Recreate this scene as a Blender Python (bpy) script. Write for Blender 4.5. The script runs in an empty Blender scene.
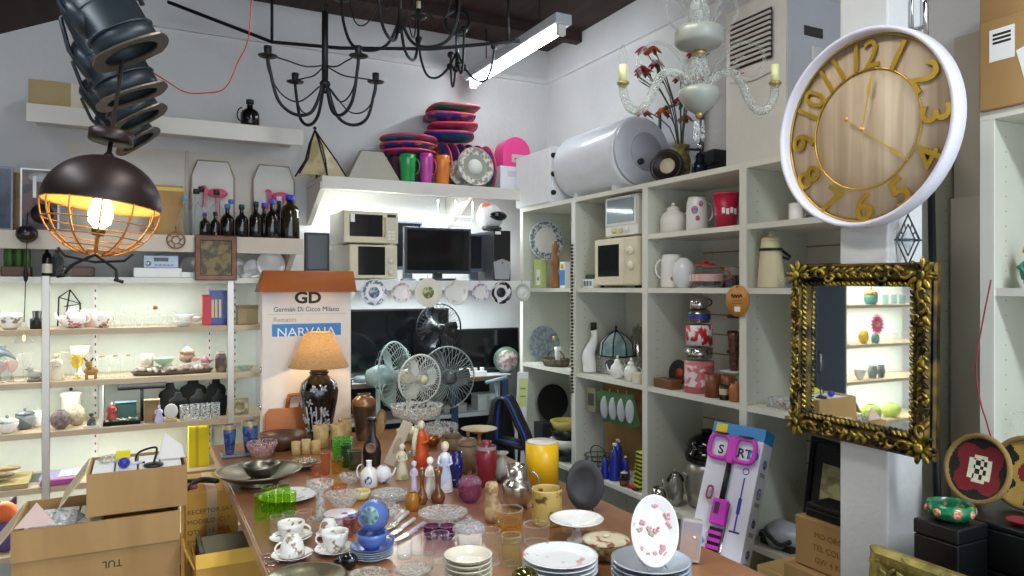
import bpy, math, random
from mathutils import Vector, Matrix
random.seed(7)
SC = bpy.context.scene
SC.cycles.transparent_max_bounces = 48
COL = SC.collection
PI = math.pi
A = math.radians(27.3); SA, CA = math.sin(A), math.cos(A)
FPX = 720.0; EYE = 1.6
FC = -A                                   # rotation that turns a thing's front (-Y) to the doorway
# ---------------------------------------------------------------- places
def ray(px): 
    k = (px - 512) / FPX
    return SA + CA * k, CA - SA * k
def pos_y(px, Y, z): 
    a, b = ray(px); d = Y / b
    return Vector((a * d, Y, z))
def pos_x(px, X, z):
    a, b = ray(px); d = X / a
    return Vector((X, b * d, z))
def pos_d(px, py, d):
    a, b = ray(px)
    return Vector((a * d, b * d, EYE - (py - 288) / FPX * d))
def pos_z(px, py, z): return pos_d(px, py, FPX * (EYE - z) / (py - 288))
def on_y(px, py, Y):
    a, b = ray(px); return pos_d(px, py, Y / b)
def on_x(px, py, X):
    a, b = ray(px); return pos_d(px, py, X / a)
def dep(P): return P.x * SA + P.y * CA
def size(n, P): return n * dep(P) / FPX
# ---------------------------------------------------------------- meshes
class MB:
    def __init__(s): s.v = []; s.f = []; s.s = []; s.mi = []; s.cur = 0; s.m = Matrix()
    def at(s, x=0, y=0, z=0, rx=0, ry=0, rz=0):
        s.m = Matrix.Translation((x, y, z)) @ Matrix.Rotation(rz, 4, 'Z') @ Matrix.Rotation(ry, 4, 'Y') @ Matrix.Rotation(rx, 4, 'X'); return s
    def mat(s, m): s.m = m; return s
    def add(s, vs, fs, smooth=False):
        b = len(s.v); s.v += [tuple(s.m @ Vector(p)) for p in vs]
        s.f += [tuple(b + i for i in f) for f in fs]; s.s += [smooth] * len(fs); s.mi += [s.cur] * len(fs); return s
    def use(s, k): s.cur = k; return s
    def box(s, x0, y0, z0, x1, y1, z1):
        p = [(x, y, z) for z in (z0, z1) for y in (y0, y1) for x in (x0, x1)]
        return s.add(p, [(0, 2, 3, 1), (4, 5, 7, 6), (0, 1, 5, 4), (2, 6, 7, 3), (0, 4, 6, 2), (1, 3, 7, 5)])
    def cbox(s, cx, cy, cz, w, d, h): return s.box(cx - w/2, cy - d/2, cz - h/2, cx + w/2, cy + d/2, cz + h/2)
    def lathe(s, prof, n=24, smooth=True, wob=None, sy=1.0, cap=True):
        vs = []; fs = []; m = len(prof)
        for j, (r, z) in enumerate(prof):
            for i in range(n):
                t = 2 * PI * i / n; q = r * (wob(t, j / max(1, m - 1)) if wob else 1)
                vs.append((q * math.cos(t), q * math.sin(t) * sy, z))
        for j in range(m - 1):
            for i in range(n):
                a, b = j * n + i, j * n + (i + 1) % n
                fs.append((a, b, b + n, a + n))
        if cap and prof[0][0] > 1e-6: fs.append(tuple(range(n - 1, -1, -1)))
        if cap and prof[-1][0] > 1e-6: fs.append(tuple((m - 1) * n + i for i in range(n)))
        return s.add(vs, fs, smooth)
    def tube(s, pts, r, n=8, closed=False, smooth=True):
        pts = [Vector(p) for p in pts]; m = len(pts)
        rr = r if isinstance(r, (list, tuple)) else [r] * m
        vs = []; fs = []; u = None
        for j, p in enumerate(pts):
            a = pts[(j - 1) % m] if (closed or j > 0) else p
            b = pts[(j + 1) % m] if (closed or j < m - 1) else p
            t = (b - a); t = t.normalized() if t.length > 1e-9 else Vector((0, 0, 1))
            if u is None: u = t.orthogonal().normalized()
            else:
                u = u - t * u.dot(t); u = u.normalized() if u.length > 1e-6 else t.orthogonal().normalized()
            w = t.cross(u)
            for i in range(n):
                q = 2 * PI * i / n; vs.append(p + (u * math.cos(q) + w * math.sin(q)) * rr[j])
        L = m if closed else m - 1
        for j in range(L):
            for i in range(n):
                a, b = j * n + i, j * n + (i + 1) % n; c = ((j + 1) % m) * n
                fs.append((a, b, c + (i + 1) % n, c + i))
        if not closed: fs += [tuple(range(n - 1, -1, -1)), tuple((m - 1) * n + i for i in range(n))]
        return s.add(vs, fs, smooth)
    def sph(s, c, r, nu=16, nv=10):
        if not isinstance(r, (list, tuple)): r = (r, r, r)
        vs = [(c[0], c[1], c[2] - r[2])]; fs = []
        for j in range(1, nv):
            t = PI * j / nv
            for i in range(nu):
                q = 2 * PI * i / nu
                vs.append((c[0] + r[0] * math.sin(t) * math.cos(q), c[1] + r[1] * math.sin(t) * math.sin(q), c[2] - r[2] * math.cos(t)))
        vs.append((c[0], c[1], c[2] + r[2])); e = len(vs) - 1
        for i in range(nu):
            fs.append((0, 1 + (i + 1) % nu, 1 + i)); b = 1 + (nv - 2) * nu
            fs.append((e, b + i, b + (i + 1) % nu))
            for j in range(nv - 2):
                a = 1 + j * nu
                fs.append((a + i, a + (i + 1) % nu, a + nu + (i + 1) % nu, a + nu + i))
        return s.add(vs, fs, True)
    def prism(s, poly, h, smooth=False):      # poly in XY, extruded from z=0 to h
        n = len(poly)
        vs = [(x, y, 0) for x, y in poly] + [(x, y, h) for x, y in poly]
        fs = [tuple(range(n - 1, -1, -1)), tuple(range(n, 2 * n))] + [(i, (i + 1) % n, n + (i + 1) % n, n + i) for i in range(n)]
        return s.add(vs, fs, smooth)
    def ring(s, R, r, n=32, k=8, sy=1.0):
        return s.tube([(R * math.cos(2*PI*i/n), R * sy * math.sin(2*PI*i/n), 0) for i in range(n)], r, k, True)
def linked(name, mb, m, parent=None, bevel=0):
    me = bpy.data.meshes.new(name); me.from_pydata(mb.v, [], mb.f)
    me.polygons.foreach_set('use_smooth', mb.s); [me.materials.append(q) for q in (m if isinstance(m, (list, tuple)) else [m])]
    if isinstance(m, (list, tuple)): me.polygons.foreach_set('material_index', mb.mi)
    me.update()
    o = bpy.data.objects.new(name, me); COL.objects.link(o)
    if parent: o.parent = parent
    if bevel:
        b = o.modifiers.new('bevel', 'BEVEL'); b.width = bevel; b.segments = 2; b.limit_method = 'ANGLE'
    return o
def tag(o, label, cat, group=None, kind=None):
    o['label'] = label; o['category'] = cat
    if group: o['group'] = group
    if kind: o['kind'] = kind
    return o
def thing(name, label, cat, loc=(0, 0, 0), rz=0, group=None, rot=None):
    o = bpy.data.objects.new(name, None); COL.objects.link(o); o.empty_display_size = .03
    o.location = loc; o.rotation_euler = rot or (0, 0, rz)
    return tag(o, label, cat, group)
def single(name, label, cat, mb, m, loc=(0, 0, 0), rz=0, group=None, bevel=0, rot=None, kind=None):
    o = linked(name, mb, m, None, bevel); o.location = loc; o.rotation_euler = rot or (0, 0, rz)
    return tag(o, label, cat, group, kind)
def struct(name, mb, m, parent=None, bevel=0):
    o = linked(name, mb, m, parent, bevel); o['kind'] = 'structure'; return o
def dup(root, loc, rz=None, label=None, rot=None, scale=None):
    def cp(o, par=None):
        c = o.copy(); COL.objects.link(c)
        if par: c.parent = par
        for ch in [x for x in bpy.data.objects if x.parent == o]: cp(ch, c)
        return c
    r = cp(root); r.location = loc
    if rz is not None: r.rotation_euler = (0, 0, rz)
    if rot is not None: r.rotation_euler = rot
    if scale: r.scale = (scale,) * 3 if not isinstance(scale, tuple) else scale
    if label: r['label'] = label
    return r
def text(name, s, h, m, parent, loc, rot=(PI/2, 0, 0), ext=.0006, align='CENTER', sx=1, offset=0):
    c = bpy.data.curves.new(name, 'FONT'); c.body = s; c.size = h; c.extrude = ext; c.align_x = align; c.offset = offset
    c.resolution_u = 3; c.materials.append(m)
    o = bpy.data.objects.new(name, c); COL.objects.link(o); o.parent = parent
    o.location = loc; o.rotation_euler = rot; o.scale = (sx, 1, 1); return o
# ---------------------------------------------------------------- profiles, radius and height in 0..1
PR = dict(
 tumbler=[(.78,0),(.82,.03),(1,1)], straight=[(.96,0),(1,.03),(1,1)],
 bowl=[(.42,0),(.45,.05),(.75,.33),(.95,.75),(1,1)], deep=[(.6,0),(.7,.03),(.95,.3),(1,.7),(.97,1)],
 plate=[(.55,0),(.58,.15),(.7,.35),(.96,.9),(1,1)], cup=[(.5,0),(.5,.06),(.58,.1),(.85,.4),(.95,.75),(1,1)],
 compote=[(.55,0),(.52,.05),(.16,.12),(.12,.45),(.25,.55),(.8,.75),(1,1)],
 vase=[(.5,0),(.56,.02),(.75,.25),(1,.62),(.96,.78),(.55,.9),(.47,.94),(.6,1)],
 jar=[(.75,0),(.85,.03),(1,.25),(1,.65),(.85,.85),(.7,.9),(.75,1)],
 bottle=[(.9,0),(1,.03),(1,.58),(.85,.7),(.35,.8),(.3,.95),(.36,1)],
 bud=[(.7,0),(.8,.02),(1,.13),(.85,.26),(.38,.42),(.36,.8),(.62,1)],
 flute=[(.6,0),(.7,.03),(.95,.4),(1,.62),(.8,.8),(.9,1)],
 goblet=[(.6,0),(.55,.03),(.1,.08),(.09,.4),(.5,.48),(.95,.7),(1,.85),(.88,1)],
 round=[(.4,0),(.5,.03),(.85,.2),(1,.5),(.85,.8),(.5,.95),(.45,1)],
 pot=[(.85,0),(.95,.04),(1,.4),(1,1)], bell=[(.6,0),(.72,.02),(1,.45),(.95,.75),(.7,.92),(.72,1)],
 dome=[(1,0),(.96,.3),(.75,.7),(.35,.93),(.0,1)], lid=[(1,0),(1,.15),(.7,.45),(.18,.6),(.12,.7),(.2,.85),(.12,.98),(0,1)])
def vessel(prof, R, H, t=None):
    p = PR[prof] if isinstance(prof, str) else prof
    t = t or max(.0015, R * .06)
    out = [(0, 0)] + [(r * R, z * H) for r, z in p]
    inn = [(max(r * R - t, .0006), max(z * H, t)) for r, z in reversed(p)]
    return out + [(inn[0][0], H)] + inn + [(0, t)]
def solid(prof, R, H):
    p = PR[prof] if isinstance(prof, str) else prof
    return [(0, 0)] + [(r * R, z * H) for r, z in p] + [(0, H * p[-1][1])]
def vmesh(prof, R, H, t=None, n=24, wob=None, sy=1): return MB().lathe(vessel(prof, R, H, t), n, True, wob, sy)
def smesh(prof, R, H, n=20, wob=None, sy=1): return MB().lathe(solid(prof, R, H), n, True, wob, sy)
def ear(R, H, z0=.3, z1=.85, out=.55, r=.08, sg=1):   # a cup handle on the +X side
    rr = R * r
    pts = []
    for i in range(9):
        t = -PI/2 + PI * i / 8
        pts.append((sg * (R * .88 + R * out * math.cos(t)), 0, H * ((z0 + z1) / 2 + (z1 - z0) / 2 * math.sin(t))))
    return MB().tube(pts, rr, 6)
# ---------------------------------------------------------------- materials
MATS = {}
def nodes(name):
    m = bpy.data.materials.new(name); m.use_nodes = True
    nt = m.node_tree; b = nt.nodes['Principled BSDF']; return m, nt, b
def setp(b, **k):
    for n, v in k.items(): b.inputs[n.replace('_', ' ')].default_value = v
def rgb(c): 
    if isinstance(c, str):
        c = [int(c[i:i+2], 16) / 255 for i in (0, 2, 4)]
        c = [x / 12.92 if x <= .04045 else ((x + .055) / 1.055) ** 2.4 for x in c]
    return (*c, 1)
def plain(c, rough=.5, metal=0, name=None, coat=0, var=.06, scale=18, bump=0):
    key = ('p', c if isinstance(c, str) else tuple(c), rough, metal, coat, var, scale, bump)
    if key in MATS: return MATS[key]
    m, nt, b = nodes(name or 'paint_%d' % len(MATS)); c = rgb(c)
    setp(b, Roughness=rough, Metallic=metal, Coat_Weight=coat)
    tc = nt.nodes.new('ShaderNodeTexCoord'); nz = nt.nodes.new('ShaderNodeTexNoise'); nz.inputs['Scale'].default_value = scale; nz.inputs['Detail'].default_value = 4
    nt.links.new(tc.outputs['Object'], nz.inputs['Vector'])
    mx = nt.nodes.new('ShaderNodeMix'); mx.data_type = 'RGBA'
    mx.inputs[6].default_value = (*[x * (1 - var) for x in c[:3]], 1); mx.inputs[7].default_value = (*[min(1, x * (1 + var)) for x in c[:3]], 1)
    nt.links.new(nz.outputs['Fac'], mx.inputs['Factor']); nt.links.new(mx.outputs[2], b.inputs['Base Color'])
    if bump:
        bp = nt.nodes.new('ShaderNodeBump'); bp.inputs['Strength'].default_value = bump; bp.inputs['Distance'].default_value = .004
        nt.links.new(nz.outputs['Fac'], bp.inputs['Height']); nt.links.new(bp.outputs['Normal'], b.inputs['Normal'])
    MATS[key] = m; return m
def speck(c1, c2, scale=20, rough=.4, metal=0, lo=.45, hi=.55, kind='noise', detail=3, c3=None, bump=0, coat=0):
    key = ('s', c1, c2, scale, rough, metal, lo, hi, kind, detail, c3, bump, coat)
    if key in MATS: return MATS[key]
    m, nt, b = nodes('pattern_%d' % len(MATS)); setp(b, Roughness=rough, Metallic=metal, Coat_Weight=coat)
    tc = nt.nodes.new('ShaderNodeTexCoord')
    if kind == 'noise':
        t = nt.nodes.new('ShaderNodeTexNoise'); t.inputs['Detail'].default_value = detail; out = t.outputs['Fac']
    elif kind == 'voronoi':
        t = nt.nodes.new('ShaderNodeTexVoronoi'); out = t.outputs['Distance']
    else:
        t = nt.nodes.new('ShaderNodeTexWave'); t.bands_direction = kind; out = t.outputs['Fac']; t.inputs['Distortion'].default_value = detail
    t.inputs['Scale'].default_value = scale
    nt.links.new(tc.outputs['Object'], t.inputs['Vector'])
    r = nt.nodes.new('ShaderNodeValToRGB'); e = r.color_ramp.elements
    e[0].position = lo; e[0].color = rgb(c1); e[1].position = hi; e[1].color = rgb(c2)
    if c3: q = e.new(min(.99, hi + .1)); q.color = rgb(c3)
    nt.links.new(out, r.inputs['Fac']); nt.links.new(r.outputs['Color'], b.inputs['Base Color'])
    if bump:
        bp = nt.nodes.new('ShaderNodeBump'); bp.inputs['Strength'].default_value = bump; bp.inputs['Distance'].default_value = .004
        nt.links.new(out, bp.inputs['Height']); nt.links.new(bp.outputs['Normal'], b.inputs['Normal'])
    MATS[key] = m; return m
def wood(c1, c2, scale=6, rough=.45, stretch=(1, .12, 1), coat=0):
    key = ('w', c1, c2, scale, rough, stretch, coat)
    if key in MATS: return MATS[key]
    m, nt, b = nodes('wood_%d' % len(MATS)); setp(b, Roughness=rough, Coat_Weight=coat, Coat_Roughness=.15)
    tc = nt.nodes.new('ShaderNodeTexCoord'); mp = nt.nodes.new('ShaderNodeMapping'); mp.inputs['Scale'].default_value = stretch
    nz = nt.nodes.new('ShaderNodeTexNoise'); nz.inputs['Scale'].default_value = scale; nz.inputs['Detail'].default_value = 6; nz.inputs['Distortion'].default_value = .6
    r = nt.nodes.new('ShaderNodeValToRGB'); e = r.color_ramp.elements
    e[0].position = .35; e[0].color = rgb(c1); e[1].position = .65; e[1].color = rgb(c2)
    L = nt.links.new
    L(tc.outputs['Object'], mp.inputs['Vector']); L(mp.outputs['Vector'], nz.inputs['Vector']); L(nz.outputs['Fac'], r.inputs['Fac']); L(r.outputs['Color'], b.inputs['Base Color'])
    MATS[key] = m; return m
def glass(c='f8f8f6', a=.2, rough=.03, bumpy=0, scale=60):       # thin glass: tinted see-through plus gloss
    key = ('g', c, a, rough, bumpy, scale)
    if key in MATS: return MATS[key]
    m = bpy.data.materials.new('glass_%d' % len(MATS)); m.use_nodes = True; nt = m.node_tree; nt.nodes.clear(); N = nt.nodes.new; L = nt.links.new
    out = N('ShaderNodeOutputMaterial'); mix = N('ShaderNodeMixShader'); tr = N('ShaderNodeBsdfTransparent'); pb = N('ShaderNodeBsdfPrincipled')
    k = .9      # clear glass carries little colour of its own
    pb.inputs['Base Color'].default_value = (*[x * k for x in rgb(c)[:3]], 1); pb.inputs['Roughness'].default_value = rough; pb.inputs['IOR'].default_value = 1.6
    tr.inputs['Color'].default_value = (*[max(x, .02) ** .2 for x in rgb(c)[:3]], 1)
    lw = N('ShaderNodeLayerWeight'); lw.inputs['Blend'].default_value = .3
    mr = N('ShaderNodeMapRange'); mr.inputs['To Min'].default_value = .02 if a < .3 else a * .12; mr.inputs['To Max'].default_value = min(.9, a * 1.3 + .25)
    pw = N('ShaderNodeMath'); pw.operation = 'POWER'; pw.inputs[1].default_value = 3.0 if a < .45 else 1.6
    L(lw.outputs['Facing'], pw.inputs[0]); L(pw.outputs[0], mr.inputs['Value']); L(mr.outputs['Result'], mix.inputs['Fac']); L(tr.outputs[0], mix.inputs[1]); L(pb.outputs[0], mix.inputs[2]); L(mix.outputs[0], out.inputs['Surface'])
    if bumpy:
        tc = N('ShaderNodeTexCoord'); v = N('ShaderNodeTexVoronoi'); v.inputs['Scale'].default_value = scale * 1.9
        bp = N('ShaderNodeBump'); bp.inputs['Strength'].default_value = bumpy; bp.inputs['Distance'].default_value = .01
        L(tc.outputs['Object'], v.inputs['Vector']); L(v.outputs['Distance'], bp.inputs['Height']); L(bp.outputs['Normal'], pb.inputs['Normal']); L(bp.outputs['Normal'], lw.inputs['Normal'])
        q = N('ShaderNodeMapRange'); q.inputs['From Min'].default_value = .38; q.inputs['From Max'].default_value = .62; q.inputs['To Max'].default_value = .34; ad = N('ShaderNodeMath'); ad.use_clamp = True
        L(v.outputs['Distance'], q.inputs['Value']); L(q.outputs['Result'], ad.inputs[0]); L(mr.outputs['Result'], ad.inputs[1]); L(ad.outputs[0], mix.inputs['Fac'])
    MATS[key] = m; return m
def glow(c, s, name='lit'):
    key = ('e', c, s)
    if key in MATS: return MATS[key]
    m, nt, b = nodes('%s_%d' % (name, len(MATS))); setp(b, Base_Color=rgb(c), Emission_Color=rgb(c), Emission_Strength=s); MATS[key] = m; return m
WHITE = plain('ecebe6', .45); CREAM = plain('e2dcc4', .5); BLACK = plain('121214', .4); GLOSSBLACK = plain('0b0b0d', .12); DKGREY = plain('2c2d30', .5)
CHINA = plain('f2f1ec', .18, var=.02, coat=.3); STEEL = plain('b9b6ae', .25, 1); CHROME = plain('d5d5d5', .1, 1); PEWTER = plain('8c897c', .35, 1, scale=30, var=.25, bump=.2)
IRON = plain('17171a', .5, .3); BRASS = plain('a8935a', .35, .6); GOLD = plain('c9a23c', .35, .6); GILT = plain('dcb95a', .32, .5)
CLEAR = glass(); RIM_GLINT = glass('fbfdfd', .6, .05); CRYSTAL = glass('f2f4f2', .42, .06, .8, 55); CARD = wood('a5804f', 'b8935f', 5, .8, (1, 1, .2)); CARDIN = plain('b08a5c', .85); YCARD = wood('c2923d', 'cf9f4a', 5, .8, (1, 1, .3))
SHELFW = plain('dfddd0', .45, scale=6); SHELFG = plain('c9cbbc', .5, scale=5, var=.08); PAPER = plain('f3f3ef', .7); RED = plain('b3161c', .4); BLUE = plain('1f2f9a', .35); YELLOW = plain('e0b416', .35)
INK = plain('2a241c', .8); TERRA = plain('8a4a25', .45); STONE = speck('c9ad86', 'a07f58', 30, .9, bump=.6); VELVET = plain('0c0c0e', .95)

REG = []
def pot(name, label, cat, P, w, h, prof, m, handle=None, lid=None, spout=None, group=None, n=24, rz=FC, hm=None, lm=None, solid_=False, wob=None, sy=1, foot=None, kn=None, rot=None, band=None):
    # w, h: size in photo pixels at P's distance; turned vessel with its handle, lid, spout
    R, H = size(w, P) / 2, size(h, P)
    mb = smesh(prof, R, H, n, wob, sy) if solid_ else vmesh(prof, R, H, None, n, wob, sy)
    if m.name.startswith('glass') and not wob:          # rolled rim and thick base of glassware, whitened to paint their bright highlights
        rp = PR[prof] if isinstance(prof, str) else prof
        mb.use(1).at(0, 0, H).ring(R * rp[-1][0] * .985, max(.0011, R * .035), n, 6); mb.at(0, 0, max(.002, R * .06)).ring(R * rp[0][0] * .93, max(.0012, R * .05), n, 6); mb.m = Matrix(); mb.use(0); m = (m, RIM_GLINT)
    if not (handle or lid or spout or foot or band):
        o = single(name, label, cat, mb, m, P, rz, group, rot=rot); REG.append((o, R)); return o
    t = thing(name, label, cat, P, rz, group, rot); REG.append((t, R))
    linked('body', mb, m, t)
    if handle:
        for sg in ((handle,) if abs(handle) == 1 else (1, -1)): linked('handle', ear(R, H, sg=sg), hm or (m[0] if isinstance(m, tuple) else m), t)
    if spout: linked('spout', MB().tube([(spout * R * .8, 0, H * .35), (spout * R * 1.25, 0, H * .55), (spout * R * 1.5, 0, H * .9)], [R * .2, R * .13, R * .09], 10), m[0] if isinstance(m, tuple) else m, t)
    rt = (PR[prof] if isinstance(prof, str) else prof)[-1][0]
    if lid and rt < .42:
        c = R * rt * 1.18
        linked('cap', MB().lathe([(0, H * .985), (c, H * .985), (c, H * (1 + lid * .62)), (c * .9, H * (1 + lid * .7)), (0, H * (1 + lid * .7))], n), lm or (m[0] if isinstance(m, tuple) else m), t)
    elif lid:
        l = linked('lid', MB().at(0, 0, H).lathe([(0, 0)] + [(r * R * min(1, rt * 1.03), z * H * lid) for r, z in PR['lid'][:3]] + [(0, H * lid * .5)], n), lm or (m[0] if isinstance(m, tuple) else m), t)
        linked('knob', MB().at(0, 0, H * (1 + lid * .45)).sph((0, 0, H * lid * .3), (R * .17, R * .17, H * lid * .28), 12, 8), kn or lm or (m[0] if isinstance(m, tuple) else m), l)
    if foot: linked('foot', MB().lathe([(0, 0), (R * foot[0], 0), (R * foot[0], H * foot[1]), (0, H * foot[1])], n), foot[2], t)
    if band: linked('band', MB().lathe([(R * band[0], H * band[1]), (R * band[0], H * band[2])], n, cap=False), band[3], t)
    return t
def leanplate(name, label, cat, P, dia, m, rz=FC, tilt=-.2, group=None, sy=1.0, rimm=None, stand=None, motif=None):
    r = size(dia, P) / 2
    t = thing(name, label, cat, P, rz, group, rot=(tilt, 0, rz))
    M = Matrix.Translation((0, 0, r * sy)) @ Matrix.Rotation(PI/2, 4, 'X')
    if sy != 1: M = M @ Matrix.Diagonal((1, sy, 1, 1))
    linked('dish', MB().mat(M).lathe([(0, -.004), (r * .6, -.004), (r * .98, .008), (r, .012), (r * .97, .0135), (r * .62, .003), (0, .002)], 36), m, t)
    if rimm: linked('rim_band', MB().mat(M).lathe([(r * .64, .0042), (r * .95, .0138)], 36, cap=False), rimm, t)
    if motif: linked('motif', MB().mat(M @ Matrix.Translation((0, 0, .0032))).lathe([(0, 0), (r * .4, 0), (r * .4, .0006), (0, .0006)], 24), motif, t)
    if stand: linked('easel', MB().tube([(-r*.4, -.02, .0), (-r*.4, .05, r*.1), (r*.4, .05, r*.1), (r*.4, -.02, 0)], .0022, 6), stand, t)
    return t
def finish_text():
    fo = [o for o in bpy.data.objects if o.type == 'FONT']
    dg = bpy.context.evaluated_depsgraph_get()
    for o in fo:
        me = bpy.data.meshes.new_from_object(o.evaluated_get(dg)); nm = o.name.split('.')[0]
        n = bpy.data.objects.new(nm + '_', me); COL.objects.link(n); n.parent = o.parent; n.matrix_local = o.matrix_local.copy()
        bpy.data.objects.remove(o); n.name = nm
# ================================================================ camera, light, room
cd = bpy.data.cameras.new('camera'); cam = bpy.data.objects.new('camera', cd); COL.objects.link(cam)
cd.sensor_width = 36; cd.lens = 36 * FPX / 1024; cd.clip_start = .05
cam.location = (0, 0, EYE); cam.rotation_euler = (PI/2, 0, -A); SC.camera = cam
vs = SC.view_settings; vs.view_transform = 'Standard'; vs.look = 'None'; vs.gamma = 1; vs.use_curve_mapping = False; vs.exposure = .1
w = bpy.data.worlds.new('daylight'); SC.world = w; w.use_nodes = True
w.node_tree.nodes['Background'].inputs[0].default_value = (.78, .88, 1, 1); w.node_tree.nodes['Background'].inputs[1].default_value = 3.0
def area(name, loc, sx, sy, p, c=(1, 1, 1), rot=(0, 0, 0), spread=None):
    l = bpy.data.lights.new(name, 'AREA'); l.shape = 'RECTANGLE'; l.size = sx; l.size_y = sy; l.energy = p; l.color = c
    if spread: l.spread = spread
    o = bpy.data.objects.new(name, l); COL.objects.link(o); o.location = loc; o.rotation_euler = rot; return o
def point(name, loc, p, c, r=.03):
    l = bpy.data.lights.new(name, 'POINT'); l.energy = p; l.color = c; l.shadow_soft_size = r
    o = bpy.data.objects.new(name, l); COL.objects.link(o); o.location = loc; return o
COOL = (.86, .94, 1)
area('added_fill_light', (-.6, .3, 3.2), .25, 1.3, 76, COOL)  # overhead fill lights, added out of view to brighten the room
area('added_fill_light', (.75, 1.75, 3.25), .2, 1.2, 24, (1, .97, .92))  # fill light added above the table to brighten it
area('added_fill_light', (1.3, -.9, 3.2), .25, 1.3, 95, COOL)
area('added_fill_light', (-.9, 2.3, 2.85), .25, 1.2, 42, COOL)
def wallmat(c, stain):
    m, nt, b = nodes('plaster'); setp(b, Roughness=.75)
    N = nt.nodes.new; L = nt.links.new
    g = N('ShaderNodeNewGeometry'); n1 = N('ShaderNodeTexNoise'); n1.inputs['Scale'].default_value = 1.4; n1.inputs['Detail'].default_value = 8
    r = N('ShaderNodeValToRGB'); e = r.color_ramp.elements; e[0].position = .3; e[0].color = rgb(stain); e[1].position = .6; e[1].color = rgb(c)
    n2 = N('ShaderNodeTexNoise'); n2.inputs['Scale'].default_value = 40; bp = N('ShaderNodeBump'); bp.inputs['Strength'].default_value = .15; bp.inputs['Distance'].default_value = .01
    L(g.outputs['Position'], n1.inputs['Vector']); L(n1.outputs['Fac'], r.inputs['Fac']); L(r.outputs['Color'], b.inputs['Base Color'])
    L(g.outputs['Position'], n2.inputs['Vector']); L(n2.outputs['Fac'], bp.inputs['Height']); L(bp.outputs['Normal'], b.inputs['Normal'])
    return m
WALL = wallmat('d9d8d6', 'c9c7c6'); PIL = wallmat('d2d3d1', 'c2c2c0')
YW, XW, XL, ZC, Y0 = 4.62, 2.68, -3.2, 3.35, -3.0
struct('floor', MB().box(XL, Y0, -.05, XW + .1, YW + .1, 0), speck('6b665e', '837c72', 9, .5))
xs, sl = .23, .46
zl = ZC - sl * (xs - XL)
wb = MB().at(0, YW + .1, 0, rx=PI/2).prism([(XL, 0), (XW + .1, 0), (XW + .1, ZC + .1), (xs, ZC + .1), (XL, zl + .1)], .1)
struct('wall_back', wb, WALL)
struct('wall_right', MB().box(XW, Y0, 0, XW + .1, YW, ZC + .1), WALL)
struct('wall_left', MB().box(XL - .1, Y0, 0, XL, YW, 1.9), WALL)
cw = wood('2a1a18', '3d2a26', 3, .8, (3, .15, 1))
cl = MB().box(xs, Y0, ZC, XW + .1, YW + .1, ZC + .08)
L_ = (xs - XL) * 1.0
cl.add([(xs, Y0, ZC), (xs, YW + .1, ZC), (XL, YW + .1, zl), (XL, Y0, zl), (xs, Y0, ZC + .08), (xs, YW + .1, ZC + .08), (XL, YW + .1, zl + .08), (XL, Y0, zl + .08)],
       [(0, 1, 2, 3), (7, 6, 5, 4), (0, 4, 5, 1), (2, 6, 7, 3), (1, 5, 6, 2), (0, 3, 7, 4)])
struct('ceiling', cl, cw)
for k, y in enumerate((4.15, 3.2, 2.2)): struct('beam' if k == 0 else 'beam.%03d' % k, MB().box(xs, y, ZC - .07, XW, y + .07, ZC), cw)
struct('trim_1', MB().box(-.30, YW - .025, 3.10, XW, YW, 3.135), WALL)
struct('trim_2', MB().box(XW - .025, .5, 3.10, XW, YW - .025, 3.135), WALL)
PX0, PX1, PY0, PY1 = 1.9, 2.06, 1.337, 1.497
struct('pillar', MB().box(PX0, PY0, 0, PX1, PY1, ZC), PIL, bevel=.006)
# tube light under the ceiling
t = thing('tube_light', 'lit white fluorescent tube light hanging under dark ceiling', 'light', (2.0, 3.29, 2.96))
linked('housing', MB().box(-.05, -.02, .045, .05, 1.2, .1), plain('cfd3d6', .4), t, .006)
linked('tube', MB().tube([(0, .03, .015), (0, 1.15, .015)], .017, 12), glow('f2fbff', 30), t)
for y in (.0, 1.16): linked('socket', MB().box(-.022, y, -.008, .022, y + .03, .045), WHITE, t)
for y in (.25, .95): linked('chain', MB().tube([(0, y, .1), (0, y, .33)], .004, 6), IRON, t)
# ---------------------------------------------------------------- display shelving on the left
LF, LBk = 4.2, YW - .01
BRD = wood('b9a487', 'cdb99b', 4, .5, (.15, 1, 1)); POST = plain('c2bcb2', .35, .5)
t = thing('display_shelving', 'white back-lit display shelving along the back wall, left of lettered panel', 'shelving', (0, 0, 0))
XS0, XS1 = -1.15, .62
for z, m in ((1.655, plain('dcdccf', .4)), (1.395, BRD), (1.135, BRD), (.89, BRD), (.62, BRD), (.3, BRD)):
    linked('shelf_board', MB().box(XS0, LF, z - .028, XS1, LBk - .03, z), m, t)
for x in (-.412, .437): linked('post', MB().box(x - .017, LF - .022, 0, x + .017, LF - .001, 1.66), POST, t, .003)
linked('post', MB().box(XS0 - .017, LF - .022, 0, XS0 + .017, LF - .001, 1.66), POST, t, .003)
linked('back_panel', MB().box(XS0, LBk - .03, 0, XS1, LBk - .005, 1.64), plain('dfe6dd', .5), t)
for x in (-.22, .36, .5): 
    q = MB().box(x - .012, LBk - .045, .3, x + .012, LBk - .031, 1.62).use(1)
    for i in range(30): q.add([(x + a, LBk - .0455, .36 + i * .042 + b) for a, b in ((-.003, 0), (.003, 0), (.003, .014), (-.003, .014))], [(0, 1, 2, 3)])
    linked('slotted_rail', q, (plain('e8e8e6', .4), DKGREY), t)
linked('divider', MB().box(-.185, LF + .02, .8905, -.172, LBk - .06, 1.1065), plain('e6e3da', .4), t)
for z in (1.62, 1.36, 1.10, .855, .585):
    area('shelf_lamp', (-.05, LF + .1, z), .75, .03, 2.1, (.93, 1, .93)); area('shelf_lamp', (-.75, LF + .1, z), .55, .03, 1.4, (.93, 1, .93))
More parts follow.
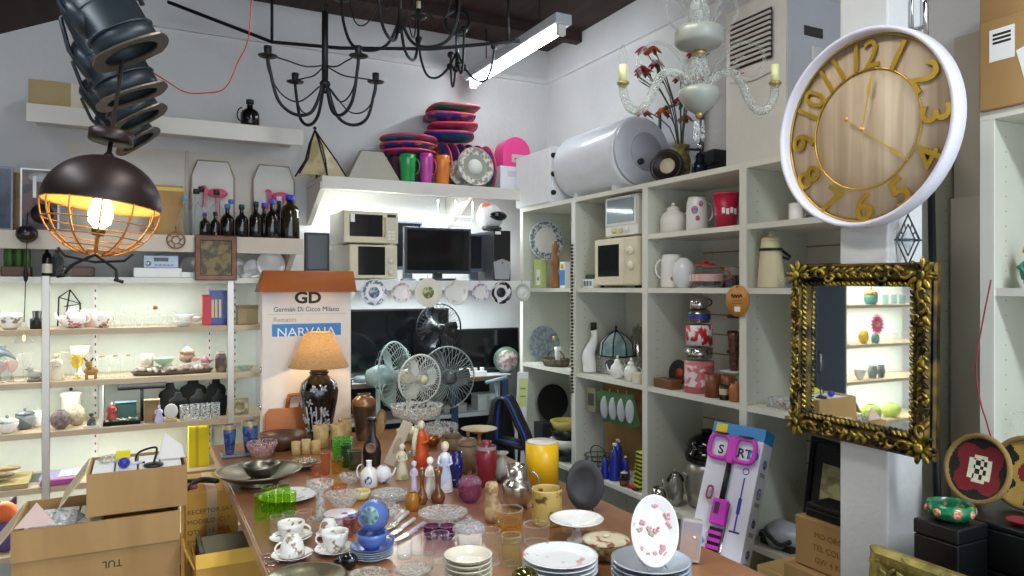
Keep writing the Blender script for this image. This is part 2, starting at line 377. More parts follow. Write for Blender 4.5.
# wall shelves
SHB = plain('d8d4cc', .5, scale=8)
def wallshelf(label, x0, x1, z0, z1, m=SHB, y0=LF, yb=YW - .004, br=()):
    t = thing('wall_shelf', label, 'shelf', (0, 0, 0))
    linked('board', MB().box(x0, y0 + .0, z1 - .025, x1, yb, z1), m, t)
    linked('front_board', MB().box(x0, y0 - .015, z0, x1, y0, z1), m, t, .003)
    for x in br:
        q = MB().at(x, 0, 0, ry=-PI/2).prism([(z0 - .18, yb), (z1 - .03, yb), (z1 - .03, y0 + .04), (z1 - .07, y0 + .04)], .03)
        linked('bracket', q, m, t)
    return t
wallshelf('long white wall shelf high up, holding one dark bottle and a carton', -.494, .825, 2.41, 2.50)
struct('trim_3', MB().box(-.36, YW - .008, 1.885, .80, YW - .001, 2.40), plain('d6cec2', .6, scale=3, var=.05))
struct('trim_4', MB().box(.232, YW - .02, 1.885, .25, YW - .0085, 2.40), plain('c4b8a6', .5))
wallshelf('wooden-edged wall shelf carrying the row of dark bottles', -.95, .825, 1.79, 1.88, plain('cdbfac', .5, scale=8), br=(.8,))
wallshelf('white wall shelf holding lamp shades, plastic mugs and bright cushions', .93, 2.22, 2.175, 2.25, br=(.96, 1.9))
tt = wallshelf('white shelf carrying microwaves and monitors, with plates hung along its edge', .86, 2.24, 1.585, 1.645, plain('e6e8e6', .4), LF - .1)
area('shelf_lamp', (1.55, LF + .1, 2.16), 1.1, .05, 15, (.88, .97, 1)); area('shelf_lamp', (1.6, LF + .05, 1.57), 1.0, .04, 11, (.85, .97, 1))
# ---------------------------------------------------------------- bookcases on the right
BX, BXb = 2.27, 2.63
def bookcase(label, ys, shelves, top=2.13):
    t = thing('bookcase', label, 'bookcase', (0, 0, 0))
    for y in ys:
        q = MB().box(BX, y - .018, 0, BXb, y + .018, top - .026).use(1)
        for x in (BX + .06, BXb - .06):
            for k in range(40): q.add([(x + a, y - .0184, .3 + k * .045 + b) for a, b in ((-.002, 0), (.002, 0), (.002, .004), (-.002, .004))], [(0, 1, 2, 3)])
        linked('upright', q, (SHELFG, DKGREY), t)
    for y in ys: linked('face_strip', MB().box(BX - .006, y - .02, 0, BX, y + .02, top - .0255), SHELFW, t)
    linked('top_board', MB().box(BX - .006, ys[-1] - .02, top - .025, BXb, ys[0] + .02, top), SHELFW, t)
    linked('back_panel', MB().box(BXb, ys[-1] - .018, 0, BXb + .012, ys[0] + .018, top), plain('d5d4c8', .5), t)
    for i, zs in enumerate(shelves):
        for z in zs: linked('shelf_board', MB().box(BX, ys[i + 1] + .019, z - .024, BXb - .001, ys[i] - .019, z), SHELFW, t)
    return t
YS = (4.25, 3.60, 2.925, 2.258, 1.60)
bc = bookcase('tall cream four-bay bookcase full of kitchenware along right wall', YS, ((.53, 1.105, 1.6), (.54, 1.105, 1.6), (.53, 1.105, 1.6, 1.87), (.53, 1.105, 1.6, 1.87)))
h = MB()
for z in (.62, .72, .82, .92, 1.26, 1.36, 1.46, 1.70, 1.78): h.box(BXb - .004, 1.62, z, BXb - .0005, 2.9, z + .006)
linked('wall_slats', h, plain('9a7a52', .6), bc)
bookcase('pale green bookcase at right edge under a cardboard carton', (1.27, .62), ((.53, 1.105, 1.6),))
g = MB().box(2.60, 1.275, 0, 2.615, 1.58, 1.60).box(2.612, 1.275, 0, 2.625, 1.58, 2.16)
t = thing('flattened_carton', 'tall flat beige cardboard standing between the two bookcases', 'cardboard', (0, 0, 0))
linked('sheet', MB().box(2.585, 1.295, .02, 2.60, 1.575, 1.92), plain('d2cabd', .8, scale=4), t)
linked('sheet', MB().box(2.605, 1.29, .02, 2.62, 1.575, 2.5), plain('c6bdb0', .8, scale=4), t)
# ---------------------------------------------------------------- the big table
TZ = .8
TX0, TX1, TY0, TY1 = .32, 1.55, 1.25, 3.95
t = thing('table', 'long reddish-brown wooden table crowded with glass and china', 'table', (0, 0, 0))
linked('tabletop', MB().box(TX0, TY0, TZ - .035, TX1, TY1, TZ), wood('85573c', 'a97850', 5, .28, (1, .1, 1), .3), t, .004)
linked('edge_strip', MB().box(TX0 - .006, TY0, TZ - .036, TX0 - .0005, TY1, TZ - .002), plain('c9a68a', .3, .5), t)
linked('apron', MB().box(TX0 + .06, TY0 + .06, TZ - .12, TX1 - .06, TY1 - .06, TZ - .036), wood('5b3420', '74452c', 5), t)
for x in (TX0 + .05, TX1 - .11):
    for y in (TY0 + .05, TY1 - .11): linked('leg', MB().box(x, y, 0, x + .06, y + .06, TZ - .036), wood('5b3420', '74452c', 5), t)
# ================================================================ hanging things
# -- pendant lamp
D = 2.2; u = D / FPX
C = pos_d(102, 205, D); R = 54 * u
t = thing('pendant_lamp', 'lit globe pendant lamp with dark dome and wire cage', 'lamp', C, FC, rot=Matrix.Rotation(FC, 4, 'Z').__matmul__(Matrix.Rotation(math.radians(5), 4, 'Y') @ Matrix.Rotation(math.radians(-5), 4, 'X')).to_euler())
DOME = plain('2e211f', .42, .4, var=.15)
o_ = [(R * math.cos(a), R * .92 * math.sin(a)) for a in [i * PI / 28 for i in range(15)]]
linked('dome', MB().lathe([(R - .001, -.004)] + o_[:-1] + [(0, R * .92)], 48, cap=False), DOME, t)
i_ = [(R * .975 * math.cos(a), R * .89 * math.sin(a)) for a in [i * PI / 28 for i in range(15)]]
linked('dome_lining', MB().lathe([(R * .998, -.0045), (R * .975, -.004)] + i_[1:-1] + [(0, R * .89)], 48, cap=False), plain('f0cf8a', .35, .2), t)
CG = plain('c08a45', .35, .6)
for k in range(12):
    a = 2 * PI * k / 12
    linked('cage_bar', MB().tube([(R * .985 * math.cos(a) * math.cos(q), R * .985 * math.sin(a) * math.cos(q), -R * .95 * math.sin(q)) for q in [j * 1.36 / 10 for j in range(11)]], .0026, 6), CG, t)
for q in (.02, .38, .7, 1.0, 1.36): linked('cage_ring', MB().at(0, 0, -R * .95 * math.sin(q)).ring(R * .985 * math.cos(q), .0024, 40, 6), CG, t)
linked('bulb', MB().lathe([(.0, -.075), (.012, -.073), (.03, -.055), (.034, -.03), (.03, -.005), (.016, .03), (.014, .04)], 20), glow('ffdc90', 22), t)
linked('bulb_base', MB().lathe([(0, -.095), (.016, -.095), (.02, -.08), (.02, -.075), (.0, -.074)], 16), plain('6a4a22', .4, .5), t)
linked('bulb_socket', MB().lathe([(0, .04), (.02, .04), (.02, .10), (.0, .10)], 16), plain('6a4a22', .4, .5), t)
linked('socket_stem', MB().tube([(0, 0, .1), (0, 0, R * .92)], .007, 8).tube([(0, 0, -.095), (0, 0, -R * .93)], .006, 8), CG, t)
linked('finial', MB().lathe([(0, R * .9), (.018, R * .9), (.012, R * .97), (.007, R), (.007, 68 * u), (0, 68 * u)], 14), DOME, t)
cp = MB().lathe([(0, 64 * u), (.061, 64 * u), (.063, 65 * u), (.063, 75 * u), (.03, 78 * u), (.006, 80 * u), (.006, 150 * u), (0, 150 * u)], 28)
linked('canopy', cp, DOME, t)
hk = MB()
for sg in (-1, 1):
    hk.tube([(0, 0, -R * .93), (sg * .02, 0, -R * 1.0), (sg * .05, .0, -R * 1.1), (sg * .07, 0, -R * 1.18), (sg * .082, -.01, -R * 1.38)], .0045, 6)
    hk.tube([(sg * .115, 0, -R * .86), (sg * .09, 0, -R * 1.0), (0, 0, -R * 1.07)], .004, 6); hk.tube([(sg * .075, -.012, -R * 1.36), (sg * .1, -.008, -R * 1.39)], .0055, 6)
linked('bottom_hook', hk, IRON, t)
point('pendant_bulb_light', C + Vector((0, 0, -.03)), 9, (1, .7, .34), .03)
# -- stage spotlights
BL = plain('2c353c', .42, .3, var=.2); FRM = plain('5c564a', .35, .5)
def par(label, px, py, d, ax, s=1):
    dirv = (Vector((CA, -SA, 0)) * ax[0] + Vector((0, 0, -1)) * ax[1] + Vector((SA, CA, 0)) * ax[2]).normalized()
    t = thing('stage_spotlight', label, 'spotlight', pos_d(px, py, d), group='black stage spotlights hung in a cluster', rot=dirv.to_track_quat('-Z', 'X').to_euler())
    t.scale = (s,) * 3
    linked('can', MB().lathe([(.0, .36), (.06, .355), (.082, .33), (.085, .2), (.092, .195), (.094, .06), (.098, .058), (.1, .0), (.094, 0), (.09, .05), (.06, .2), (0, .21)], 28), BL, t)
    linked('cooling_ring', MB().at(0, 0, .15).ring(.088, .006, 28, 6).at(0, 0, .06).ring(.099, .005, 28, 6), BL, t)
    f = MB()
    for i in range(24):
        a0, a1 = 2 * PI * i / 24 + PI/4, 2 * PI * (i + 1) / 24 + PI/4
        def sq(a):
            c, q = math.cos(a), math.sin(a); m = .122 / max(abs(c), abs(q)) ** .35; return (m * c, m * q)
        (x0, y0), (x1, y1) = sq(a0), sq(a1)
        i0, i1 = (.085 * math.cos(a0), .085 * math.sin(a0)), (.085 * math.cos(a1), .085 * math.sin(a1))
        f.add([(x0, y0, -.006), (x1, y1, -.006), (*i1, -.006), (*i0, -.006), (x0, y0, 0), (x1, y1, 0), (*i1, 0), (*i0, 0)], [(0, 3, 2, 1), (4, 5, 6, 7), (0, 1, 5, 4), (2, 3, 7, 6)])
    linked('gel_frame', f, FRM, t)
    linked('lamp_face', MB().lathe([(0, .05), (.085, .04), (.085, .045), (0, .055)], 24), plain('8a7a5a', .2, .6), t)
    linked('yoke', MB().tube([(.104, 0, .12), (.112, 0, .2), (.09, 0, .3), (0, 0, .33), (-.09, 0, .3), (-.112, 0, .2), (-.104, 0, .12)], .008, 6), BL, t)
    linked('rear_cap', MB().at(-.06, 0, .14, 0, -PI/2).lathe([(0, 0), (.06, 0), (.058, .035), (.03, .05), (0, .05)], 20), BL, t)
    return t
par('black stage spotlight at the very top, the largest of its cluster', 131, 52, 2.30, (.44, .88, .20), 1.0)
par('black stage spotlight second from the top of its cluster', 132, 96, 2.62, (.38, .9, .20), 1.05)
par('black stage spotlight third from the top of its cluster', 139, 119, 2.96, (.5, .85, .2), 1.0)
par('small lowest black stage spotlight peeking out above the cage lamp', 138, 141, 3.28, (.55, .8, .2), .9)
pl = pos_d(78, 0, 3.6)
single('hanging_pole', 'black pole hanging from the ceiling behind the spotlights', 'pole', MB().tube([(0, 0, 0), (0, 0, max(.05, ZC - sl * (xs - pl.x) - .02 - pl.z))], .015, 10).tube([(.0, 0, .1), (-.05, -.1, .16)], .012, 8), IRON, (pl.x, pl.y, pl.z - .05))
def cable(name, label, pts, r, m, kind='cable'): return single(name, label, kind, MB().tube(smooth(pts), r, 6), m)
def smooth(P, n=6):
    P = [Vector(p) for p in P]; out = []
    for i in range(len(P) - 1):
        a, b, c, d = P[max(0, i - 1)], P[i], P[i + 1], P[min(len(P) - 1, i + 2)]
        for k in range(n):
            t = k / n; out.append(.5 * ((2 * b) + (c - a) * t + (2 * a - 5 * b + 4 * c - d) * t * t + (3 * b - a - 3 * c + d) * t ** 3))
    return out + [P[-1]]
cable('hanging_cable', 'thin red cable drooping from the roof beside the black spotlights', [pos_d(x, y, 2.75) for x, y in ((258, -45), (251, 8), (248, 40), (238, 62), (225, 88), (205, 93), (185, 92), (165, 80), (142, 66))], .0022, RED)
single('hanging_rail', 'black iron rail slung across under the ceiling above the chandeliers', 'rail', MB().tube([pos_d(168, 2, 3.95), pos_d(272, 42, 3.95), pos_d(340, 48, 3.95), pos_d(430, 49, 3.95), pos_d(520, 41, 3.95)], .010, 8).tube([pos_d(272, 42, 3.95), pos_d(272, -26, 3.95)], .008, 8).tube([pos_d(508, 42, 3.95), pos_d(508, -26, 3.95)], .008, 8), IRON)
# -- iron chandeliers
def chandelier(label, px, py, d, stem, arms, reach, drop, rise, ang0, hang, m, candle, scroll=True, sr=.015):
    P = pos_d(px, py, d)
    t = thing('iron_chandelier', label, 'chandelier', P, FC, 'black iron chandeliers')
    linked('stem', MB().tube([(0, 0, 0), (0, 0, -stem)], sr, 12).tube([(0, 0, 0), (0, 0, hang)], .003, 6).at(0, 0, .02, PI/2).ring(.016, .004, 16, 6), m, t)
    linked('hub', MB().at(0, 0, -stem).sph((0, 0, 0), (sr * 1.7, sr * 1.7, .02)).sph((0, 0, -.035), .011), m, t)
    for k in range(arms):
        a = ang0 + 2 * PI * k / arms
        ar = smooth([(.0, 0, -stem * .8), (.012, 0, -stem), (reach * .22, 0, -stem - drop * .8), (reach * .52, 0, -stem - drop), (reach * .82, 0, -stem - drop * .72), (reach * .97, 0, -stem + rise * .2), (reach, 0, -stem + rise)])
        q = linked('arm', MB().at(rz=a).tube(ar, .0078, 8), m, t)
        if scroll: linked('scroll', MB().at(rz=a).tube(smooth([(0, 0, -stem * .74), (reach * .35, 0, -stem * .82), (reach * .7, 0, -stem * .8), (reach, 0, -stem + rise), (reach * .96, 0, -stem - drop * .1), (reach * .75, 0, -stem - drop * .55), (reach * .45, 0, -stem - drop * .62), (reach * .1, 0, -stem - drop * .1)]) if scroll == 1 else smooth([(reach * .1, 0, -stem * .2), (reach * .5, 0, -stem * .9), (reach * .75, 0, -stem * .95), (reach * .85, 0, -stem * .6), (reach * .68, 0, -stem * .42), (reach * .55, 0, -stem * .6)]), .0036, 6), m, q)
        z = -stem + rise
        linked('drip_pan', MB().at(reach * math.cos(a), reach * math.sin(a), z).lathe([(.012, -.008), (.04, 0), (.043, .004), (.012, .002), (0, .002)], 18), m, q)
        linked('candle_cup', MB().at(reach * math.cos(a), reach * math.sin(a), z).lathe([(0, 0), (.015, 0), (.018, .045), (.013, .047), (0, .047)], 12), m, q)
        if candle: linked('candle_sleeve', MB().at(reach * math.cos(a), reach * math.sin(a), z + .046).lathe([(0, 0), (.0115, 0), (.0115, .04), (0, .04)], 12), plain('ded6a8', .5), q)
    return t
chandelier('plain black iron chandelier with four bare arms, nearest the pendant lamp', 325, 12, 3.4, .34, 4, .285, .17, .065, math.radians(-135), .32, IRON, False)
chandelier('black iron chandelier with scrolls and cream candle sleeves, middle of three', 400, -48, 3.5, .35, 4, .30, .12, .14, math.radians(-100), .16, IRON, True, 2, .008)
P = pos_d(457, 69, 4.26); u = 4.28 / FPX
t = thing('iron_chandelier', 'black iron chandelier with bright steel stem and ball ends, farthest right', 'chandelier', P, FC, 'black iron chandeliers')
linked('stem', MB().tube([(0, 0, 0), (0, 0, 70 * u)], .011, 12), plain('5a6068', .25, .8), t); linked('hanging_chain', MB().tube([(0, 0, 70 * u), (0, 0, ZC - P.z - .01)], .004, 6), IRON, t)
linked('disc', MB().at(0, .02, 48 * u, PI/2).ring(12 * u, .01, 28, 8), plain('30343a', .3, .6), t)
for k in range(4):
    a = PI + .25 + k * PI / 2; r_ = 34 * u
    q = linked('arm', MB().at(rz=a).tube(smooth([(.004, 0, 16 * u), (9 * u, 0, 0), (20 * u, 0, -10 * u), (30 * u, 0, -8 * u), (36 * u, 0, 8 * u), (38 * u, 0, 24 * u)]), .007, 8), IRON, t)
    linked('ball', MB().at(rz=a).sph((38 * u, 0, 26 * u), .022, 12, 8), IRON, q); linked('low_ball', MB().at(rz=a).sph((7 * u, 0, 2 * u), .02, 12, 8), IRON, q)
# -- glass chandelier
D = 2.35; u = D / FPX; P = pos_d(699, 100, D)
FROST = plain('94978d', .4, .0, coat=.15); TW = glass('d6dad2', .5, .12, .6, 90); SCR = glass('d2d4d0', .7, .12)
t = thing('glass_chandelier', 'twisted glass chandelier with two candle arms in front of the air cooler', 'chandelier', P, FC)
def z_(y): return (100 - y) * u
linked('lower_bowl', MB().lathe([(0, z_(114)), (4*u, z_(114)), (13*u, z_(108)), (20*u, z_(97)), (20*u, z_(90)), (13*u, z_(87)), (0, z_(87))], 32), FROST, t)
linked('upper_dish', MB().lathe([(0, z_(52)), (10*u, z_(51)), (21*u, z_(46)), (24*u, z_(43)), (24*u, z_(32)), (22*u, z_(29)), (10*u, z_(27)), (0, z_(27))], 32), FROST, t)
linked('baluster', MB().lathe([(4*u, z_(88)), (9*u, z_(84)), (11*u, z_(74)), (8*u, z_(60)), (5*u, z_(52)), (0, z_(52))], 24), TW, t)
linked('baluster', MB().lathe([(5*u, z_(28)), (10*u, z_(24)), (11*u, z_(14)), (8*u, z_(2)), (4*u, z_(-8)), (0, z_(-8))], 24), TW, t)
linked('brass_collar', MB().lathe([(0, z_(56)), (7*u, z_(56)), (7*u, z_(51)), (0, z_(51))], 18), BRASS, t)
linked('brass_finial', MB().lathe([(0, z_(118)), (3*u, z_(118)), (5*u, z_(113)), (0, z_(113))], 14), BRASS, t)
linked('hanging_chain', MB().tube([(0, 0, z_(-8)), (0, 0, ZC - P.z)], .006, 8), plain('8c8c88', .3, .8), t)
for sg, cx in ((-1, 0), (1, 0)):
    pts = [(sg * x * u, 0, z_(y)) for x, y in ((8, 86), (18, 76), (32, 72), (42, 82), (49, 98), (58, 110), (69, 108), (75, 96), (76, 84))]
    a = linked('arm', MB().tube(smooth(pts), 4.3 * u, 10), TW, t)
    linked('drip_pan', MB().at(sg * 76 * u, 0, z_(84)).lathe([(0, -.012), (.008, -.012), (.02, 0), (.02, .006), (0, .008)], 18), BRASS, a)
    linked('candle_sleeve', MB().at(sg * 76 * u, 0, z_(82)).lathe([(0, 0), (.0135, 0), (.0135, 17 * u), (0, 17 * u)], 14), plain('d6d69a', .45), a)
    if sg < 0: linked('candle_bulb', MB().at(sg * 76 * u, 0, z_(65)).lathe([(.008, 0), (.016, .018), (.013, .045), (.004, .066), (0, .068)], 14), glass('f0f0f0', .35), a)
    big = [(9, 86), (14, 66), (26, 48), (41, 41), (55, 48), (60, 64), (53, 78), (42, 80), (35, 70), (39, 60), (47, 60)]
    if sg > 0: big = [(9, 86), (20, 62), (35, 46), (52, 40), (66, 47), (68, 62), (56, 73), (43, 71), (38, 61), (46, 54)]
    linked('scroll', MB().at(rz=.12 * sg).tube(smooth([(sg * x * u, 0, z_(y)) for x, y in big]), 1.9 * u, 8), SCR, t)
    linked('scroll', MB().at(rz=-.3 * sg).tube(smooth([(sg * x * u, 0, z_(y)) for x, y in ((10, 30), (18, 8), (30, 2), (37, 14), (31, 28), (20, 32), (15, 22), (21, 14))]), 1.5 * u, 8), SCR, t)
    linked('scroll', MB().at(rz=1.45 * sg).tube(smooth([(sg * x * u, 0, z_(y)) for x, y in ((6, 84), (16, 60), (34, 50), (46, 66), (38, 82), (28, 72))]), 1.8 * u, 8), SCR, t)
for k in range(3): linked('prism_drop', MB().at(.012 * (k - 1), .012 * ((k % 2)), z_(119)).lathe([(0, -.075), (.008, -.06), (.007, -.02), (.002, 0), (0, 0)], 6, False), CRYSTAL, t)
# ================================================================ wall clock
RZ = -PI / 2
CX = PX0 - .001
P = on_x(868, 130, CX); R = .2875
t = thing('wall_clock', 'large round white-rimmed clock with gold numerals hung on pillar', 'clock', P, RZ)
rim = MB().at(0, 0, 0, PI/2).lathe([(0, .0), (R * .985, 0), (R, .004), (R, .045), (R * .985, .052), (R * .955, .05), (R * .945, .03), (R * .945, .006), (0, .006)], 72)
linked('rim', rim, plain('dcdbe6', .4), t)
linked('face', MB().at(0, -.0065, 0, PI/2).lathe([(0, 0), (R * .944, 0), (R * .944, .006), (0, .006)], 64), wood('a89276', 'cdb89c', 7, .6, (3, 1, .25)), t)
G = plain('cfa93f', .3, .75)
linked('ring', MB().at(0, -.016, 0, PI/2).ring(R * .605, .0028, 64, 6), G, t); linked('ring', MB().at(0, -.017, 0, PI/2).ring(R * .93, .0028, 64, 6), G, t)
for k in range(1, 13):
    a = 2 * PI * k / 12; r = R * .768
    rot = -a if k in (9, 10, 11, 12, 1, 2, 3) else PI - a
    h = .092; n = text('numeral', str(k), h * 1.28, G, t, (0, 0, 0), ext=.003, offset=.0012, sx=1.05 if k < 10 else .85)
    M = Matrix.Translation((r * math.sin(a), -.018, r * math.cos(a))) @ Matrix.Rotation(rot, 4, (0, -1, 0)) @ Matrix.Translation((0, 0, -h * .5)) @ Matrix.Rotation(PI/2, 4, 'X')
    n.matrix_local = M @ Matrix.Diagonal((n.scale[0], 1, 1, 1))
def hand(name, a, L, back, w, y):
    m = MB().mat(Matrix.Translation((0, y, 0)) @ Matrix.Rotation(a, 4, (0, 1, 0)) @ Matrix.Rotation(PI/2, 4, 'X'))
    m.prism([(-w*.35, -back), (w*.35, -back), (w*.4, L*.6), (w*1.6, L*.68), (w*.3, L), (-w*.3, L), (-w*1.6, L*.68), (-w*.4, L*.6)], .002)
    m.lathe([(0, -.001), (w * 1.6, -.001), (w * 1.6, .004), (0, .004)], 14)
    if back > .02: m.m = m.m @ Matrix.Translation((0, -back, 0)); m.lathe([(0, -.001), (w * 1.7, -.001), (w * 1.7, .003), (0, .003)], 14)
    linked(name, m, GILT, t)
hand('hour_hand', math.radians(12), .155, .01, .0045, -.026); hand('minute_hand', math.radians(128), .185, .062, .004, -.031)
# ================================================================ gilded mirror
def frame_mesh(w, h, prof):         # prof: (inset from outer edge, height off the wall)
    m = MB(); n = len(prof); vs = []
    for sx, sz in ((-1, -1), (1, -1), (1, 1), (-1, 1)):
        for i, y in prof: vs.append((sx * (w/2 - i), -y, sz * (h/2 - i)))
    fs = []
    for k in range(4):
        for j in range(n - 1):
            a, b = k * n + j, ((k + 1) % 4) * n + j; fs.append((a, b, b + 1, a + 1))
    return m.add(vs, fs)
def leafy(m, w, h, fw, seed, dens=1.0, amp=1.0):
    rnd = random.Random(seed)
    def leaf(x, z, a, L, W, H):
        m.mat(Matrix.Translation((x, -H, z)) @ Matrix.Rotation(a, 4, (0, 1, 0))); m.sph((0, 0, 0), (L, .008 * amp, W), 8, 6)
    def curl(x, z, a, s, sg):
        m.mat(Matrix.Translation((x, -.034, z)) @ Matrix.Rotation(a, 4, (0, 1, 0)))
        pts = [((.2 + .8 * (1 - q)) * s * math.cos(4.6 * q), -.004 * q, sg * (.2 + .8 * (1 - q)) * s * math.sin(4.6 * q)) for q in [i / 10 for i in range(11)]]
        m.tube(pts, [.0055 * amp * (1 - .5 * i / 10) for i in range(11)], 6)
    for sx, sz in ((-1, -1), (1, -1), (1, 1), (-1, 1)):
        cx, cz = sx * (w/2 - fw * .5), sz * (h/2 - fw * .5)
        for k in range(9):
            a = k * .75; leaf(cx + fw * .42 * math.cos(a), cz + fw * .42 * math.sin(a), -a, fw * .3, fw * .12, .03)
        leaf(cx, cz, 0, fw * .22, fw * .22, .038)
        for k in range(3):
            curl(cx - sx * fw * (.75 + k * .5), cz + sz * fw * .12 * (1 - k), 0, fw * (.36 - .06 * k), sz * (1 if k % 2 else -1)); curl(cx + sx * fw * .12 * (1 - k), cz - sz * fw * (.75 + k * .5), PI/2, fw * (.36 - .06 * k), sx * (1 if k % 2 else -1))
            leaf(cx - sx * fw * (.95 + k * .45), cz + sz * fw * .25, .5 * sx * sz, fw * .26, fw * .1, .03); leaf(cx + sx * fw * .25, cz - sz * fw * (.95 + k * .45), PI/2 - .5 * sx * sz, fw * .26, fw * .1, .03)
    for s in (-1, 1):
        for ax in (0, 1):
            Ls = (w, h)[ax] / 2 - fw * 2.3; k = -Ls; n = 0
            while k < Ls:
                o = fw * (.30 + .22 * (n % 2)); a = (.8 if n % 2 else -.8)
                if ax == 0: leaf(k, s * (h/2 - o), a, .013, .0048, .031)
                else: leaf(s * (w/2 - o), k, PI/2 + a, .013, .0048, .031)
                k += .0125; n += 1
    # running bead of leaves on the inner and outer edges
    for ins, L in ((.9, .011),):
        i = fw * ins
        for s in (-1, 1):
            k = -w/2 + i + L
            while k < w/2 - i: leaf(k, s * (h/2 - i), .7, L, L * .45, .026 if ins > .5 else .016); k += L * 1.5
            k = -h/2 + i + L
            while k < h/2 - i: leaf(s * (w/2 - i), k, .85, L, L * .45, .026 if ins > .5 else .016); k += L * 1.5
    for s in (-1, 1):
        for k in range(3):
            leaf((k - 1) * .03, s * (h/2 - fw * .45), .6 * (k - 1), .02, .008, .03); leaf(s * (w/2 - fw * .45), (k - 1) * .03, PI/2 + .6 * (k - 1), .02, .008, .03)
    m.m = Matrix(); return m
GOLDLEAF = speck('1d1709', 'a8923c', 26, .36, .75, .38, .62, detail=6, bump=.5); GOLDDARK = speck('19120a', '6f5826', 22, .4, .6, .35, .65, detail=6, bump=.6)
MX = PX0 - .004
PA, PB = on_x(795, 346, MX), on_x(940, 360, MX)
w_, h_ = abs(PA.y - PB.y), .535
t = thing('wall_mirror', 'mirror in an ornate gilded carved frame hung below the clock', 'mirror', (MX, (PA.y + PB.y) / 2, 1.405), RZ, rot=(0, math.radians(.6), RZ))
fw = .067
linked('frame', frame_mesh(w_, h_, [(0, 0), (0, .014), (.006, .02), (.014, .018), (.022, .03), (.042, .033), (.050, .022), (.054, .026), (.061, .024), (fw, .01), (fw, 0)]), GOLDDARK, t)
linked('carved_leaves', leafy(MB(), w_, h_, fw, 3), GOLDLEAF, t)
gm, nt, b = nodes('mirror'); setp(b, Base_Color=(.86, .9, .88, 1), Metallic=1, Roughness=.02)
linked('mirror_glass', MB().box(-w_/2 + fw - .004, -.008, -h_/2 + fw - .004, w_/2 - fw + .004, -.003, h_/2 - fw + .004), gm, t)
# lantern, chrome bracket, pole, socket, red cable around the pillar
P = on_y(908, 240, 1.30)
t = thing('wire_lantern', 'grey diamond-shaped wire lantern hanging on pillar below clock', 'lantern', P, .1)
lm = plain('4a5054', .4, .6); s_ = .072
m = MB()
for a in range(4):
    q = a * PI/2
    e = (s_ * .85 * math.cos(q), s_ * .45 * math.sin(q), 0)
    for zz in (s_ * 1.0, -s_ * 1.0): m.tube([e, (0, 0, zz)], .0022, 6); m.tube([[c * .62 for c in e], (0, 0, zz * .62)], .0018, 6)
    for f in (.33, .66): m.tube([(e[0]*f, e[1]*f, s_ * (1-f)), (e[0]*f*.62, e[1]*f*.62, s_*.62*(1-f))], .0015, 5)
m.ring(s_ * .75, .0022, 20, 6, .47)
linked('wire_cage', m, lm, t); linked('hook', MB().tube([(0, 0, s_), (.004, 0, s_ + .05), (0, .03, s_ + .06)], .002, 6), lm, t)
linked('glass_shade', MB().lathe([(.0, -s_ * .45), (s_ * .3, 0), (0, s_ * .45)], 4, False), glass('dfe8ee', .3), t)
P = on_y(905, 10, 1.33)
t = thing('chrome_bracket', 'chrome tubular bracket fixed high on pillar above the clock', 'bracket', P, 0)
linked('bar', MB().tube([(.09, 0, .12), (.09, 0, -.065)], .011, 10), CHROME, t); linked('arm', MB().tube([(-.03, -.0, -.07), (.088, 0, -.035)], .006, 8).tube([(.03, 0, .12), (.03, 0, -.045)], .006, 8), CHROME, t)
a, b_ = pos_d(937, 484, 2.15), pos_d(931, 190, 2.25)
a2 = a + (a - b_) * (a.z / (b_.z - a.z))
t = thing('broom_pole', 'black pole with a white band leaning beside the pillar', 'pole', a2)
linked('pole', MB().tube([(0, 0, .005), b_ - a2], .011, 10), IRON, t); linked('band', MB().tube([(a - a2) * .8, (a - a2) * .88], .0116, 10), WHITE, t)
P = Vector((2.583, 1.38, 1.6))
t = thing('power_socket', 'small cream power socket box on the beige cardboard', 'socket', P, RZ)
linked('box', MB().box(-.03, -.03, -.02, .03, 0, .025), CREAM, t, .004); linked('plug', MB().at(0, -.031, .002, PI/2).lathe([(0, 0), (.012, 0), (.012, .02), (0, .02)], 12), WHITE, t)
cable('hanging_red_cable', 'thin red cable hanging down beside the pale green bookcase', [on_x(x, y, 2.24) for x, y in ((991, 280), (983, 320), (976, 365), (980, 400), (986, 420), (990, 434), (997, 450))], .0022, plain('8c2426', .4))
# ================================================================ lower right corner
SX = 1.74
t = thing('side_table', 'low black side table under the black boxes', 'table', (0, 0, 0))
linked('top', MB().box(SX, .55, .7, 2.2, 1.25, .74), BLACK, t)
for x in (SX + .01, 2.15):
    for y in (.56, 1.2): linked('leg', MB().box(x, y, 0, x + .04, y + .04, .699), BLACK, t)
def bbox(label, x0, y0, z0, x1, y1, z1):
    t = thing('black_box', label, 'box', ((x0 + x1) / 2, (y0 + y1) / 2, z0), 0, 'black boxes in the corner')
    a, b, h = (x1 - x0) / 2, (y1 - y0) / 2, z1 - z0
    linked('case', MB().box(-a, -b, 0, a, b, h * .86), plain('0d0d0f', .4, bump=.3), t, .004); linked('lid', MB().box(-a - .001, -b - .001, h * .865, a + .001, b + .001, h), plain('101012', .35, bump=.3), t, .004)
ZB = 1.015
bbox('tall black box directly under the green painted bowl', 1.752, 1.05, .741, 1.875, 1.162, ZB)
bbox('black box behind the green painted bowl, under the round woven tray', 1.885, .93, .90, 2.16, 1.185, ZB)
bbox('lower black box beneath the one carrying the woven trays', 1.885, .93, .741, 2.16, 1.185, .895)
bbox('black box at the right edge in front of the woven trays', 1.79, .72, .741, 2.16, .92, .985)
P = on_x(947, 521, 1.81); 
t = thing('painted_bowl', 'green painted bowl with red flowers on top of black box', 'bowl', (1.818, 1.108, ZB + .001))
